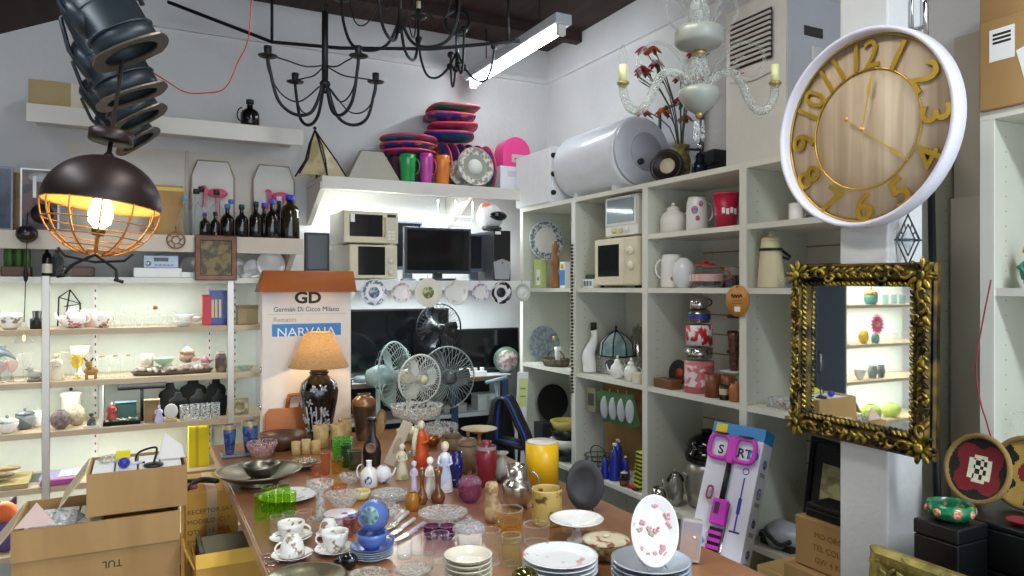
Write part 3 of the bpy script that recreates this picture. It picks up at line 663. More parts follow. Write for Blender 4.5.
linked('shell', MB().lathe(vessel([(.55,0),(.7,.06),(.95,.35),(1,.6),(.93,1)], .056, .043, .004), 32), speck('0e5236', '1a7a4c', 40, .25, 0, .4, .6, c3='c8603a'), t)
for k in range(8): linked('painted_flower', MB().mat(Matrix.Rotation(k * PI / 4, 4, 'Z')).sph((.0545, 0, .025), (.004, .010, .010), 10, 6), speck('a84838', 'c8a080', 120, .35), t)
t2 = MB().lathe(vessel('plate', .035, .012, .002), 20)
single('red_dish', 'small dark red dish on the black box beside the green bowl', 'dish', t2, plain('6e1f22', .4), (1.93, 1.0, ZB + .001))
def tray(label, P, r, fn, tilt, rz):
    t = thing('woven_tray', label, 'tray', P, group='round woven trays', rot=(tilt, 0, rz))
    cols = [plain(c, .85, var=.2, scale=120, bump=.4) for c in ('8a6f3c', '1d1a17', '7d1f25', 'e6e0c4', 'b39548')]
    m = MB(); N = 40
    for i in range(N):
        for j in range(N):
            x0, z0 = -r + 2*r*i/N, -r + 2*r*j/N; x, z = x0 + r/N, z0 + r/N; q = math.hypot(x, z) / r
            if q > .97: continue
            m.use(fn(x / r, z / r, q)); c = 2*r/N; y = lambda a, b: -.012 * ((a*a + b*b) / r / r)
            m.add([(x0, y(x0, z0), z0 + r), (x0 + c, y(x0 + c, z0), z0 + r), (x0 + c, y(x0 + c, z0 + c), z0 + c + r), (x0, y(x0, z0 + c), z0 + c + r)], [(0, 1, 2, 3)])
    b = len(m.f); m.use(0); linked('woven_disc', m, cols, t).modifiers.new('thick', 'SOLIDIFY').thickness = .006
    linked('rim', MB().at(0, -.012, r, PI/2).ring(r * .97, .007, 40, 8), cols[0], t)
def f1(x, z, q):
    if abs(x) < .33 and abs(z) < .42 and not (abs(x) > .22 and abs(z) > .3): return 3 if abs(x) > .2 or abs(z) > .3 or (int((x + 1) / .14) + int((z + 1) / .14)) % 2 else 1
    if q > .9: return 0
    a = math.atan2(z, x); return 2 if q < .55 + .3 * abs(math.sin(2 * a)) else 1
def f2(x, z, q):
    a = math.atan2(z, x)
    if q < .3: return 2
    return 1 if (q > .45 and math.cos(5 * a) > .1 and q < .9) else 4
P = on_x(974, 508, 2.0); tray('red and black woven tray with white chequered centre, standing on black box', (2.0, P.y, ZB + .004), .092, f1, math.radians(-14), RZ - .12)
P = on_x(1022, 508, 2.05); tray('straw-coloured woven tray with black triangles at the right edge', (2.06, P.y, ZB + .004), .094, f2, math.radians(-12), RZ - .1)
PA = on_x(873, 545, 1.62)
t = thing('gilt_frame', 'olive gilt picture frame leaning in the bottom right corner', 'frame', (1.555, PA.y - .26, .001), RZ, rot=(math.radians(-4.5), 0, RZ))
Hf = PA.z / math.cos(math.radians(4.5))
fm = frame_mesh(.52, Hf, [(0, 0), (0, .02), (.012, .032), (.03, .03), (.045, .022), (.06, .024), (.07, .01), (.07, 0)])
OG = speck('625826', '9a8c48', 30, .5, .4, .35, .65, detail=6, bump=.8)
fm.v = [(x, y, z + Hf / 2) for x, y, z in fm.v]; linked('moulding', fm, OG, t)
linked('canvas', MB().box(-.2, -.008, .06, .2, -.003, Hf - .06), speck('6f6a44', '9a9468', 6, .7), t)
m = MB()
rnd = random.Random(5)
for k in range(70): m.mat(Matrix.Translation((rnd.uniform(-.25, .25), -.028, Hf - .006 - rnd.random() * .05)) @ Matrix.Rotation(rnd.random() * 3, 4, (0, 1, 0))); m.sph((0, 0, 0), (.014, .004, .005), 8, 5)
linked('carving', m, OG, t)
# cartons, case and picture by the pillar
def stamp(par, lines, h, x, z, y, m=INK, step=1.5):
    for k, s in enumerate(lines): text('lettering', s, h, m, par, (x, y, z - k * h * step), ext=.0002)
def carton(label, x0, y0, z0, x1, y1, z1, m=YCARD, cat='carton', name='carton', group=None, lines=None):
    t = thing(name, label, cat, ((x0+x1)/2, (y0+y1)/2, z0), RZ, group)
    a, b, h = (y1-y0)/2, (x1-x0)/2, z1 - z0
    linked('box', MB().box(-a, -b, 0, a, b, h), m, t, .003); linked('tape', MB().box(-a - .0006, -.02, h * .7, a + .0006, .02, h + .0006), plain('c9b285', .3), t)
    if lines: stamp(t, lines, h * .17, 0, h * .66, -b - .0008, plain('8f5a22', .8))
    return t
TANC = wood('a8834f', 'ba9460', 5, .7, (1, 1, .3))
G_ = 'yellow printed cartons beside the pillar'
carton('yellow carton with stamped writing directly under the black case', 2.06, 1.505, .632, 2.25, 1.805, .80, m=TANC, group=G_, lines=('MO ORO 1', 'TEL COLOR', 'GW 4 KGS'))
carton('yellow carton with stamped writing, under another carton beside pillar', 2.03, 1.505, .45, 2.25, 1.83, .628, m=TANC, group=G_, lines=('MO ORO 1', 'TEL COLOR', 'GW 4 KGS'))
carton('plain brown carton at the bottom of the stack by the pillar', 2.02, 1.505, 0, 2.25, 1.84, .447, CARD)
t = thing('black_case', 'flat black plastic case lying on top of yellow carton', 'case', (2.14, 1.66, .801), RZ)
linked('body', MB().box(-.12, -.06, 0, .12, .06, .03), plain('18181b', .3), t, .006); linked('lid', MB().box(-.118, -.058, .031, .118, .058, .048), plain('1d1d20', .25), t, .006)
t = thing('framed_picture', 'black framed picture leaning in low bay behind black case', 'picture', (2.42, 1.945, .5312), RZ, rot=(math.radians(-6), math.radians(2.5), RZ))
m = frame_mesh(.29, .45, [(0, 0), (0, .012), (.008, .016), (.022, .012), (.024, .004), (.024, 0)]); m.v = [(x, y, z + .232) for x, y, z in m.v]
linked('frame', m, GLOSSBLACK, t); linked('mat_board', MB().box(-.122, -.004, .03, .122, -.001, .434), plain('1a1a1e', .5), t); linked('print', MB().box(-.08, -.0055, .09, .08, -.0042, .36), speck('8a8558', 'b5b086', 14, .6), t)
# carton and figures in the right-hand bookcase
t = thing('shipping_carton', 'brown taped carton with white labels on top of green bookcase', 'carton', (2.42, 1.02, 2.131), RZ)
linked('box', MB().box(-.265, -.17, 0, .265, .17, .265), CARD, t, .004); linked('flap_seam', MB().box(-.2655, -.03, .2, .2655, .03, .2657), plain('cdb88c', .3), t)
linked('address_label', MB().box(-.235, -.1712, .14, -.165, -.1701, .235), PAPER, t); linked('address_label', MB().at(-.08, 0, .12, 0, -.25).box(-.07, -.1712, -.045, .09, -.1701, .055), PAPER, t)
for k in range(3): linked('label_print', MB().box(-.225, -.1717, .19 + k * .012, -.175, -.1713, .197 + k * .012), INK, t)
linked('label_scribble', MB().tube([(-.13 + .012 * i, -.1718, .105 + .012 * math.sin(i * 2.3) + i * .002) for i in range(12)], .0012, 4), plain('2b3f8c', .6), t)
carton('brown carton stacked on the labelled carton at top right', 2.28, .76, 2.398, 2.6, 1.3, 2.62, CARD)
def clown(label, P, s, cols):
    t = thing('clown_figurine', label, 'figurine', P, FC); t.scale = (s,) * 3
    linked('body', MB().lathe([(0, .02), (.02, .02), (.024, .04), (.019, .06), (.009, .075), (0, .077)], 16).tube([(.016, 0, .06), (.034, -.008, .05), (.03, -.018, .038)], .006, 8).tube([(-.016, 0, .06), (-.034, -.008, .05), (-.03, -.018, .038)], .006, 8), plain(cols[0], .35), t)
    linked('trousers', MB().tube([(.009, 0, .03), (.012, -.006, .012), (.014, -.012, .011)], .009, 8).tube([(-.009, 0, .03), (-.012, -.006, .012), (-.014, -.012, .011)], .009, 8), plain(cols[1], .35), t)
    linked('shoe', MB().sph((.016, -.022, .005), (.008, .014, .005)), plain(cols[2], .3), t); linked('shoe', MB().sph((-.016, -.022, .005), (.008, .014, .005)), plain(cols[2], .3), t)
    h = linked('head', MB().sph((0, 0, .088), (.013, .013, .014)), plain('f0d8c8', .4), t)
    linked('nose', MB().sph((0, -.014, .087), .004), RED, h); linked('hair', MB().sph((.013, 0, .09), .007).sph((-.013, 0, .09), .007), plain('e0a01c', .6), h)
    linked('hat', MB().lathe([(.016, .097), (.016, .099), (.009, .1), (.008, .116), (0, .117)], 14), RED, t); linked('collar', MB().at(0, 0, .077).ring(.011, .004, 16, 6), plain('e8d24a', .4), t)
clown('clown figurine in a red hat on the pale green bookcase shelf', Vector((2.335, 1.185, 1.601)), 1.2, ('1f7a5a', '2a3f9a', 'c8701c'))
# ================================================================ on top of the bookcase
TB = 2.131
t = thing('storage_box', 'white metal cabinet box with black hinges on end of bookcase', 'box', (2.26, 3.84, TB))
linked('case', MB().box(.0, 0, 0, .32, .46, .345), plain('e9e9ea', .35), t, .006)
linked('door', MB().box(-.014, .006, .006, -.001, .454, .339), plain('eeeeef', .35), t, .003)
for z in (.06, .175, .29): linked('hinge', MB().at(.008, -.0005, z, PI/2).lathe([(0, 0), (.017, 0), (.014, .014), (0, .014)], 14), IRON, t)
linked('sticker', MB().box(.1, -.0015, .2, .15, -.0003, .24), RED, t)
t = thing('water_heater', 'white cylindrical water heater lying on top of the bookcase', 'water heater', (2.44, 3.18, TB + .215), 0)
HW = plain('e6e8ee', .3, coat=.3)
linked('tank', MB().at(0, 0, 0, -PI/2).lathe([(0, 0), (.185, 0), (.197, .012), (.2, .03), (.2, .60), (.19, .63), (0, .63)], 48), HW, t)
linked('end_cap', MB().at(0, 0, 0, PI/2).lathe([(.19, .0005), (.18, .012), (.115, .016), (0, .016)], 40), plain('c3c6cf', .35), t)
linked('end_recess', MB().at(.02, -.0165, .0, PI/2).lathe([(0, 0), (.105, 0), (.1, .006), (0, .006)], 32), plain('a9adb8', .4), t)
for x in (-.03, .06): linked('pipe_stub', MB().at(x, -.022, -.06, PI/2).lathe([(0, 0), (.017, 0), (.017, .02), (.01, .021), (0, .021)], 14), DKGREY, t)
for y in (.1, .5): linked('foot', MB().box(-.1, y, -.214, .1, y + .04, -.17), HW, t)
# air cooler
t = thing('air_cooler', 'tall white portable air cooler with louvred vent on top of bookcase', 'air cooler', (2.31, 2.06, TB), 0)
AW = plain('d9d6cc', .35, coat=.2)
pf = [(0, 0), (-.0, .3), (.34, .3), (.34, 0)]
fr = [(-.012 - .022 * math.sin(PI * i / 10), .33 * i / 10) for i in range(11)]
linked('housing', MB().prism([(.0, 0), (.34, 0), (.34, .33), (0, .33)], .68), plain('b9bcc2', .4), t, .015)
linked('front_panel', MB().prism([(-.001, 0)] + fr + [(-.001, .33)], .67), AW, t)
for k in range(9): linked('louvre', MB().box(-.046, .052, .413 + k * .0215, -.038, .278, .424 + k * .0215), plain('c9c6bc', .4), t)
linked('vent_recess', MB().box(-.0375, .05, .405, -.034, .28, .61), plain('232325', .5), t)
linked('side_handle', MB().box(.09, -.004, .5, .2, .0, .54), DKGREY, t, .003); linked('side_latch', MB().box(.13, -.012, .40, .19, .0, .46), plain('c9c9c9', .3), t, .004)
linked('knob', MB().at(.28, -.001, .18, PI/2).lathe([(0, 0), (.03, 0), (.028, .014), (0, .014)], 18), BLACK, t)
linked('brand_mark', MB().at(-.0345, .235, .385, .12).box(-.001, -.03, -.003, .0, .03, .003), plain('c8202c', .4), t)
linked('curved_line', MB().tube(smooth([(-.026, .06, .35), (-.037, .16, .335), (-.034, .29, .36)]), .002, 5), plain('8c8c8a', .4), t)
# bits beside it
P = pos_x(666, 2.36, TB + .002)
t = thing('wall_dial', 'round black dial with cream centre standing on the bookcase', 'dial', (P.x, P.y, TB + .001), -1.0, rot=(-.1, 0, -1.0))
linked('case', MB().at(0, 0, .085, PI/2).lathe([(0, -.03), (.08, -.03), (.085, -.02), (.085, .012), (.072, .016), (.068, .004), (0, .004)], 32), plain('241a18', .35), t)
linked('dial_face', MB().at(.006, -.0045, .085, PI/2).lathe([(0, 0), (.04, 0), (.038, .004), (0, .005)], 24), plain('cfc2a4', .5), t)
P = pos_x(681, 2.47, TB + .001)
t = thing('flower_vase', 'mottled ochre vase holding red artificial flowers on bookcase', 'vase', P, FC)
linked('vase', MB().lathe(vessel('flute', .05, .20, .004), 24), speck('8a7a3a', '5f5a35', 30, .6, bump=.4), t)
rnd = random.Random(11)
for k in range(15):
    a = rnd.random() * 6.28; l = .16 + rnd.random() * .42; e = Vector((-.05 + .15 * math.cos(a), .06 * math.sin(a), .2 + l))
    s = linked('flower_stem', MB().tube(smooth([(0, 0, .1), (e.x * .3, e.y * .3, .2 + l * .5), e], 3), .003, 5), plain('3d4a2a', .7), t)
    fl = MB()
    for j in range(6): fl.mat(Matrix.Translation(e) @ Matrix.Rotation(j * 1.05, 4, 'Z') @ Matrix.Rotation(.7, 4, 'Y')); fl.sph((.026, 0, .004), (.03, .012, .006), 8, 5)
    linked('petals', fl, plain(('a3262c', 'c05a20', 'b3303a')[k % 3], .6), s)
    lf = MB().mat(Matrix.Translation(e * .75 + Vector((0, 0, .05))) @ Matrix.Rotation(a, 4, 'Z') @ Matrix.Rotation(-.6, 4, 'Y')); lf.sph((.04, 0, 0), (.05, .011, .003), 8, 5)
    linked('leaf', lf, plain('2f3f2c', .7), s)
P = pos_x(700, 2.38, TB + .001)
t = thing('hand_grinder', 'small dark blue metal hand grinder on top of bookcase', 'grinder', P, FC)
linked('body', MB().lathe([(0, 0), (.035, 0), (.04, .01), (.038, .06), (.025, .075), (.03, .1), (.012, .115), (0, .115)], 20), plain('1c222c', .2, .6), t)
linked('crank', MB().tube([(0, 0, .115), (0, 0, .13), (-.075, -.01, .13)], .006, 8), plain('15171c', .25, .6), t); linked('side_handle', MB().tube([(.0, -.035, .05), (.075, -.05, .06)], .009, 8), plain('15171c', .25, .6), t)
linked('hopper', MB().at(0, 0, .131).lathe([(0, 0), (.01, 0), (.012, .03), (0, .032)], 14), CHROME, t)
single('speaker_box', 'plain black box behind hand grinder on bookcase', 'box', MB().box(-.05, -.06, 0, .05, .06, .15), BLACK, pos_x(713, 2.54, TB + .001), 0, bevel=.005)
t = thing('leaning_frame', 'empty black frame standing on bookcase behind the water heater', 'frame', (2.664, 3.12, TB + .001), -PI/2)
m = frame_mesh(.36, .50, [(0, 0), (0, .012), (.016, .012), (.016, 0)]); m.v = [(x, y, z + .25) for x, y, z in m.v]; linked('frame', m, plain('2a3038', .4), t)
linked('backing', MB().box(-.165, -.003, .015, .165, 0, .485), plain('c9cbd2', .6), t)
# ================================================================ bay by the corner
def B(px, z, X=2.42, mg=.062):
    i = 0 if px < 574 else 1 if px < 646 else 2 if px < 744 else 3
    hi, lo = YS[i] - .021 - mg, YS[i + 1] + .021 + mg
    P = pos_x(px, X, z + .0012)
    while P.y > hi and X > 2.285 + mg: X -= .004; P = pos_x(px, X, z + .0012)
    while P.y < lo and X < 2.615 - mg: X += .004; P = pos_x(px, X, z + .0012)
    P.y = max(min(P.y, hi), lo); return P
BLUEWH = speck('eceff2', '8d97a8', 45, .25, 0, .5, .56)
t = leanplate('hanging_china_plate', 'grey and white patterned plate hung on side of top corner bay', 'plate', Vector((2.43, 4.205, 1.785)), 40, CHINA, 0, -.06, rimm=speck('e2e4e8', '7c8796', 60, .25, 0, .48, .54))
t = thing('paper_box', 'green and white printed box on the top shelf by the corner', 'box', B(540, 1.6, 2.34), RZ)
linked('box', MB().box(-.045, -.02, 0, .045, .02, .185), plain('b9c77a', .6), t, .002); linked('printed_panel', MB().box(-.012, -.0213, .02, .038, -.0201, .12), PAPER, t)
linked('printed_figure', MB().at(.012, -.0215, .06, PI/2).lathe([(0, 0), (.014, 0), (.0, .0008)], 16).lathe([(0, 0), (.008, .0), (0, .001)], 10), plain('8a9a70', .6), t)
pot('carved_figure', 'tall carved wooden figure between two printed boxes', 'figurine', B(555, 1.6, 2.32), 10, 47, [(.9,0),(1,.05),(.9,.25),(.55,.35),(.95,.5),(.9,.62),(.5,.7),(.62,.8),(.6,.9),(.3,1)], wood('7a4a20', 'a8702f', 20, .4, (1, 1, .3)), solid_=True)
t = thing('paper_box', 'white and blue printed box with yellow flash beside the bead string', 'box', B(565, 1.6, 2.33), RZ)
linked('box', MB().box(-.03, -.02, 0, .03, .02, .16), PAPER, t, .002); linked('blue_panel', MB().box(-.031, -.0212, .015, .031, -.0201, .11), plain('4d86c9', .5), t); linked('yellow_flash', MB().at(0, -.0212, .135, PI/2).lathe([(0, 0), (.018, 0), (.018, .001), (0, .001)], 12), YELLOW, t)
P = pos_x(572, BX - .02, 1.86)
bm = MB().tube([(0, 0, 0), (0, 0, -.9)], .001, 4)
for k in range(44): bm.sph((.0, .003 * math.sin(k), -.01 - .02 * k), (.010, .010, .008), 8, 6)
single('hanging_bead_string', 'string of dark brown beads hanging down front of bookcase', 'bead string', bm, plain('4a3524', .35), P)
leanplate('patterned_plate', 'pale blue-grey patterned plate leaning behind wicker basket', 'plate', Vector((2.40, 4.17, 1.1062)), 36, speck('9aa3ab', '7b858e', 40, .3, 0, .45, .55), 0, -.14)
leanplate('patterned_plate', 'second blue-grey patterned plate, half hidden behind bead string', 'plate', Vector((2.605, 3.86, 1.19)), 34, speck('a3abb3', '7f8992', 40, .3, 0, .45, .55), RZ, -.1)
single('plate_rest', 'small white block under the half hidden blue-grey plate', 'block', MB().box(-.04, -.07, 0, .04, .07, .083), WHITE, (2.575, 3.86, 1.106))
P = B(556, 1.105, 2.35)
t = thing('wicker_basket', 'low brown wicker basket with a hoop handle holding little glassware', 'basket', P, RZ)
linked('bowl', MB().lathe(vessel([(.85,0),(.92,.3),(1,1)], .11, .045, .004), 24, sy=.75), speck('6a6046', '40392a', 60, .8, bump=.8), t); linked('hoop', MB().tube([(.1 * math.cos(a), 0, .05 + .05 * math.sin(a)) for a in [PI * i / 12 for i in range(13)]], .004, 6), plain('4d4434', .8), t)
pot('oil_bottle', 'small glass bottle with yellow cap in wicker basket', 'bottle', P + Vector((.0, .026, .02)), 6, 22, 'bottle', glass('dfe6d8', .35), lid=.25, lm=plain('d9bf3c', .4))
pot('milk_jug', 'small white milk jug in the wicker basket', 'jug', P + Vector((.0, -.022, .02)), 7, 16, 'cup', CHINA, handle=1)
# lower shelf of corner bay
PAN = plain('17171a', .3)
leanplate('frying_pan', 'black frying pan leaning upright on the low corner shelf', 'pan', Vector((2.46, 4.165, .712)), 36, PAN, 0, -.13)
single('pan_crate', 'dark box under the upright black frying pan', 'crate', MB().box(-.12, -.05, 0, .12, .06, .178), DKGREY, (2.46, 4.15, .5312))
P = B(567, .53, 2.36)
for k, (m_, l_) in enumerate(((PAN, 'lowest black bowl of the stack on low corner shelf'), (WHITE, 'white bowl above the lowest black one on low corner shelf'), (PAN, 'black bowl between two pale ones on low corner shelf'), (plain('b7a95c', .4), 'olive-yellow bowl topping the stack on low corner shelf'))):
    pot('mixing_bowl', l_, 'bowl', P + Vector((0, 0, .055 * k)), 34, 13, [(.55,0),(.8,.4),(1,1)], m_, group='stacked bowls on the low corner shelf')
# ---------------------------------------------------------------- second bay
t = thing('microwave', 'small cream microwave with two dials in bookcase under toaster oven', 'microwave', (2.285, 3.205, 1.602), RZ)
CM = plain('ddd3b2', .4)
linked('case', MB().box(-.2, 0, .012, .2, .3, .27), CM, t, .012); linked('door_window', MB().box(-.165, -.004, .06, .035, -.0005, .235), plain('1a1c1c', .15), t, .002)
linked('door', MB().box(-.195, -.003, .018, .075, -.0004, .265), plain('e4dabb', .35), t)
for z in (.195, .115): linked('dial', MB().at(.14, -.0005, z, PI/2).lathe([(0, 0), (.024, 0), (.02, .016), (0, .017)], 20), plain('e9e1c6', .35), t)
for x in (-.17, .17):
    for y in (.03, .27): linked('foot', MB().at(x, y, 0).lathe([(0, 0), (.012, 0), (.012, .013), (0, .013)], 10), BLACK, t)
t = thing('toaster_oven', 'white toaster oven with glass door standing on the cream microwave', 'toaster oven', (2.30, 3.175, 1.8725), RZ)
linked('case', MB().box(-.15, 0, .008, .15, .25, .225), plain('e3dfd4', .35), t, .006); linked('door', MB().box(-.14, -.006, .065, .14, -.0005, .22), plain('d6d3ca', .3), t, .003)
linked('door_glass', MB().box(-.12, -.0085, .08, .12, -.0062, .205), plain('7f929c', .08), t); linked('door_handle', MB().tube([(-.1, -.006, .212), (-.1, -.02, .212), (.1, -.02, .212), (.1, -.006, .212)], .004, 6), plain('e8e8e4', .3), t)
for k, x in enumerate((-.06, .0, .06)): linked('dial', MB().at(x, -.0005, .036, PI/2).lathe([(0, 0), (.015, 0), (.012, .012), (0, .013)], 16), plain('d8cf7a' if k < 2 else 'e6e3d8', .35), t)
for x in (-.12, .12):
    for y in (.03, .2): linked('foot', MB().at(x, y, 0).lathe([(0, 0), (.01, 0), (.01, .009), (0, .009)], 10), BLACK, t)
t = thing('paper_box', 'small white box printed with grey pictures beside cream microwave', 'box', B(588, 1.6, 2.34), RZ)
linked('box', MB().box(-.055, -.03, 0, .055, .03, .05), PAPER, t, .002)
for x in (-.03, .0, .03): linked('picture', MB().box(x - .011, -.031, .01, x + .011, -.0301, .04), plain('70747a', .5), t)
single('torch', 'short dark green torch lying on small white printed box', 'torch', MB().at(-.05, 0, .014, 0, PI/2).lathe([(0, 0), (.013, 0), (.013, .06), (.0135, .08), (.011, .1), (0, .1)], 16), plain('2c4a44', .3), B(589, 1.652, 2.34), RZ)
# mid shelf of the second bay
P = B(585.5, 1.105, 2.34, .05); u = dep(P) / FPX
t = thing('goose_bottle', 'white goose-shaped bottle with black cap at left of shelf', 'bottle', P, FC)
linked('body', MB().tube(smooth([(0, 0, 0), (0, 0, 8*u), (-1*u, 0, 18*u), (3*u, 0, 28*u), (5*u, 0, 36*u), (4*u, 0, 43*u)]), [u * 2] + [u * (7 - 3.6 * min(1, max(0, (i - 10) / 14))) for i in range(1, 30)] + [u * 2.8], 16), CHINA, t)
linked('cap', MB().at(4*u, 0, 42*u).lathe([(0, 0), (3.2*u, 0), (3.2*u, 8*u), (0, 8*u)], 14), BLACK, t)
P = B(606, 1.105, 2.37, .20)
t = thing('tissue_box', 'silver filigree tissue box with an oval opening', 'tissue box', P, RZ)
linked('case', MB().box(-.14, 0, 0, .14, .11, .105), speck('c9c8c2', '8e8d88', 90, .3, .5, .45, .55, bump=.5), t, .004); linked('oval_opening', MB().at(.02, -.0006, .055, PI/2).mat(Matrix.Translation((.02, -.0006, .055)) @ Matrix.Rotation(PI/2, 4, 'X') @ Matrix.Diagonal((1, .45, 1, 1))).lathe([(0, 0), (.07, 0), (.068, .0012), (0, .0012)], 28), DKGREY, t)
P = B(616, 1.212, 2.40, .19); P.z = 1.2125
t = thing('glass_lampshade', 'domed leaded-glass lamp shade resting on the silver tissue box', 'lamp shade', P, RZ)
linked('glass_panels', MB().lathe([(.098, .0), (.096, .03), (.09, .08), (.05, .12), (.012, .14)], 8, False, cap=False), speck('9fb3ae', '6f8a88', 12, .15, 0, .4, .6), t)
ld = MB()
for k in range(8):
    a = 2 * PI * k / 8; ld.tube([(r * math.cos(a), r * math.sin(a), z) for r, z in ((.098, 0), (.096, .03), (.09, .08), (.05, .12), (.012, .14))], .004, 6)
ld.at(0, 0, .004).ring(.098, .004, 8, 6); linked('lead_strips', ld, IRON, t); linked('top_finial', MB().lathe([(0, .138), (.014, .138), (.006, .155), (.009, .165), (0, .18)], 12), IRON, t)
t = thing('decorated_board', 'tall blue-grey decorated board standing at back of shelf', 'board', Vector((2.627, 3.075, 1.1062)), RZ)
linked('board', MB().box(-.075, -.012, 0, .075, .0, .30), speck('8f9fb4', '5c6b85', 14, .6, 0, .4, .6), t, .004); linked('flower_relief', MB().sph((-.03, -.012, .25), (.02, .006, .02)).sph((.02, -.012, .22), (.024, .006, .024)).sph((.0, -.012, .27), (.018, .006, .018)), plain('4d566e', .6), t)
pot('coffee_pot', 'tall slim silver coffee pot at right end of second-bay shelf', 'coffee pot', B(638, 1.105, 2.57, .045), 11, 44, 'straight', STEEL, handle=-1, lid=.12, hm=BLACK)
pot('white_teapot', 'white teapot with lid standing in front of silver tissue box', 'teapot', B(613, 1.105, 2.285), 15, 16, 'round', CHINA, handle=1, spout=-1, lid=.45)
pot('white_teapot', 'white teapot with lid at right of the other white teapot', 'teapot', B(629, 1.105, 2.30), 15, 16, 'round', CHINA, handle=1, spout=-1, lid=.5)
single('cream_box', 'small cream box at front of second-bay shelf by the post', 'box', MB().box(-.03, -.025, 0, .03, .025, .055), plain('d9d2bb', .6), B(639, 1.105, 2.30), RZ, bevel=.003)
# hanging blister packs
for k in range(4):
    P = on_x(602 + k * 8.3, 391 + k * 1.2, 2.30)
    t = thing('hanging_pack', ('leftmost', 'second from left', 'third from left', 'rightmost')[k] + ' of four green and white packs hanging under shelf', 'pack', P, RZ + .5, 'green and white packs hanging under the shelf', rot=(.1, -.2, RZ + .5))
    linked('card', MB().box(-.035, 0, -.175, .035, .002, .0), plain('4d7a4a', .6), t); linked('blister', MB().mat(Matrix.Translation((0, -.012, -.09)) @ Matrix.Rotation(.25, 4, (0, 1, 0))).sph((0, 0, 0), (.026, .016, .065), 14, 10), plain('c3c9cc', .2), t)
    linked('hang_hook', MB().tube([(0, .0, -.006), (0, -.003, .012), (0, .01, .02)], .002, 5), CHROME, t)
P = on_x(591, 388, 2.31)
t = thing('hanging_pack', 'small dark picture-card pack hanging left of the green packs', 'pack', P, RZ); linked('card', MB().box(-.045, 0, -.135, .045, .003, 0), plain('8e8a72', .6), t); linked('picture', MB().box(-.03, -.0012, -.1, .03, -.0002, -.03), plain('4b4a45', .5), t)
t = thing('cardboard_sheet', 'brown cardboard sheet leaning at the back of second bay', 'cardboard', (2.53, 3.40, .5415), -1.07)
linked('sheet', MB().box(-.16, -.008, 0, .15, 0, .5), CARD, t); linked('folded_flap', MB().box(-.16, -.02, .35, .15, -.009, .5), CARDIN, t)
rnd = random.Random(4)
for k in range(5): 
    x0 = 2.34 + .035 * k
    single('wooden_stick', ('thin pale wooden stick leaning in second bay, nearest the front', 'pale wooden stick leaning, second from the front', 'pale wooden stick leaning, middle of five', 'pale wooden stick leaning, second from the back', 'pale wooden stick leaning, farthest back of five')[k], 'stick', MB().tube([(0, .055 + .01 * k, .004), (0, -.0, .5 - .03 * k)], .006, 8), wood('a07c44', 'c9a565', 10, .6, (1, 1, .1)), (x0 + .03, 3.03 + .028 * k, .541), 0, 'wooden sticks leaning in the second bay')
P = B(591, .54, 2.40, .085)
t = thing('wire_basket', 'greenish wire basket on low shelf of second bay', 'basket', P, RZ)
m = MB()
for k in range(4): m.at(0, 0, .01 + k * .026).ring(.055 + .008 * k, .0025, 28, 6)
for k in range(12): m.m = Matrix(); a = k * PI/6; m.tube([(.055*math.cos(a), .055*math.sin(a), .005), (.08*math.cos(a), .08*math.sin(a), .09)], .002, 5)
linked('wires', m, plain('2b3a3a', .4), t); linked('handle', MB().tube([(.08 * math.cos(a), 0, .09 + .05 * math.sin(a)) for a in [PI * i / 12 for i in range(13)]], .003, 6), plain('2b3a3a', .4), t)
for px, X, h, l in ((608, 2.31, 22, 'short blue plastic bottle with a black cap'), (614, 2.33, 34, 'tallest blue plastic bottle, tapered'), (618, 2.41, 33, 'slim blue plastic bottle behind the tallest one'), (623, 2.37, 22, 'short blue plastic bottle right of the tallest one')):
    pot('blue_bottle', l + ' on low shelf of second bay', 'bottle', B(px, .54, X), 12 if h > 30 else 9, h, [(1,0),(1,.05),(.75,.6),(.6,.85),(.3,.88),(.3,1)], BLUE, lid=.1, lm=BLACK if px == 608 else WHITE, group='blue bottles on the low shelf')
pot('glass_jar', 'small dark glass jar in front of blue bottles', 'jar', B(622, .54, 2.285), 10, 13, 'jar', glass('8a7a60', .5), lid=.2, lm=plain('c9c2b0', .4))
t = thing('red_clamp', 'small red plastic clamp lying on low shelf', 'clamp', B(632, .54, 2.30), RZ); linked('jaws', MB().tube([(-.03, 0, .012), (0, 0, .02), (.03, -.01, .012)], .011, 8), RED, t); linked('grip', MB().tube([(.03, -.01, .012), (.05, 0, .01)], .008, 8), BLACK, t)
t = thing('yellow_bag', 'yellow-green and black folded bag propped against bookcase post', 'bag', B(640, .546, 2.32, .075), RZ); linked('cloth', MB().at(0, 0, 0, 0, .1).prism([(-.035, -.02), (.02, -.02), (.03, .02), (-.03, .02)], .2), speck('c4c92c', '20241a', 14, .7, 0, .48, .54, 'Z', 4), t, .006); linked('drawstring', MB().tube([(-.01, -.022, .18), (.01, -.03, .12), (.0, -.026, .06)], .002, 5), BLACK, t)
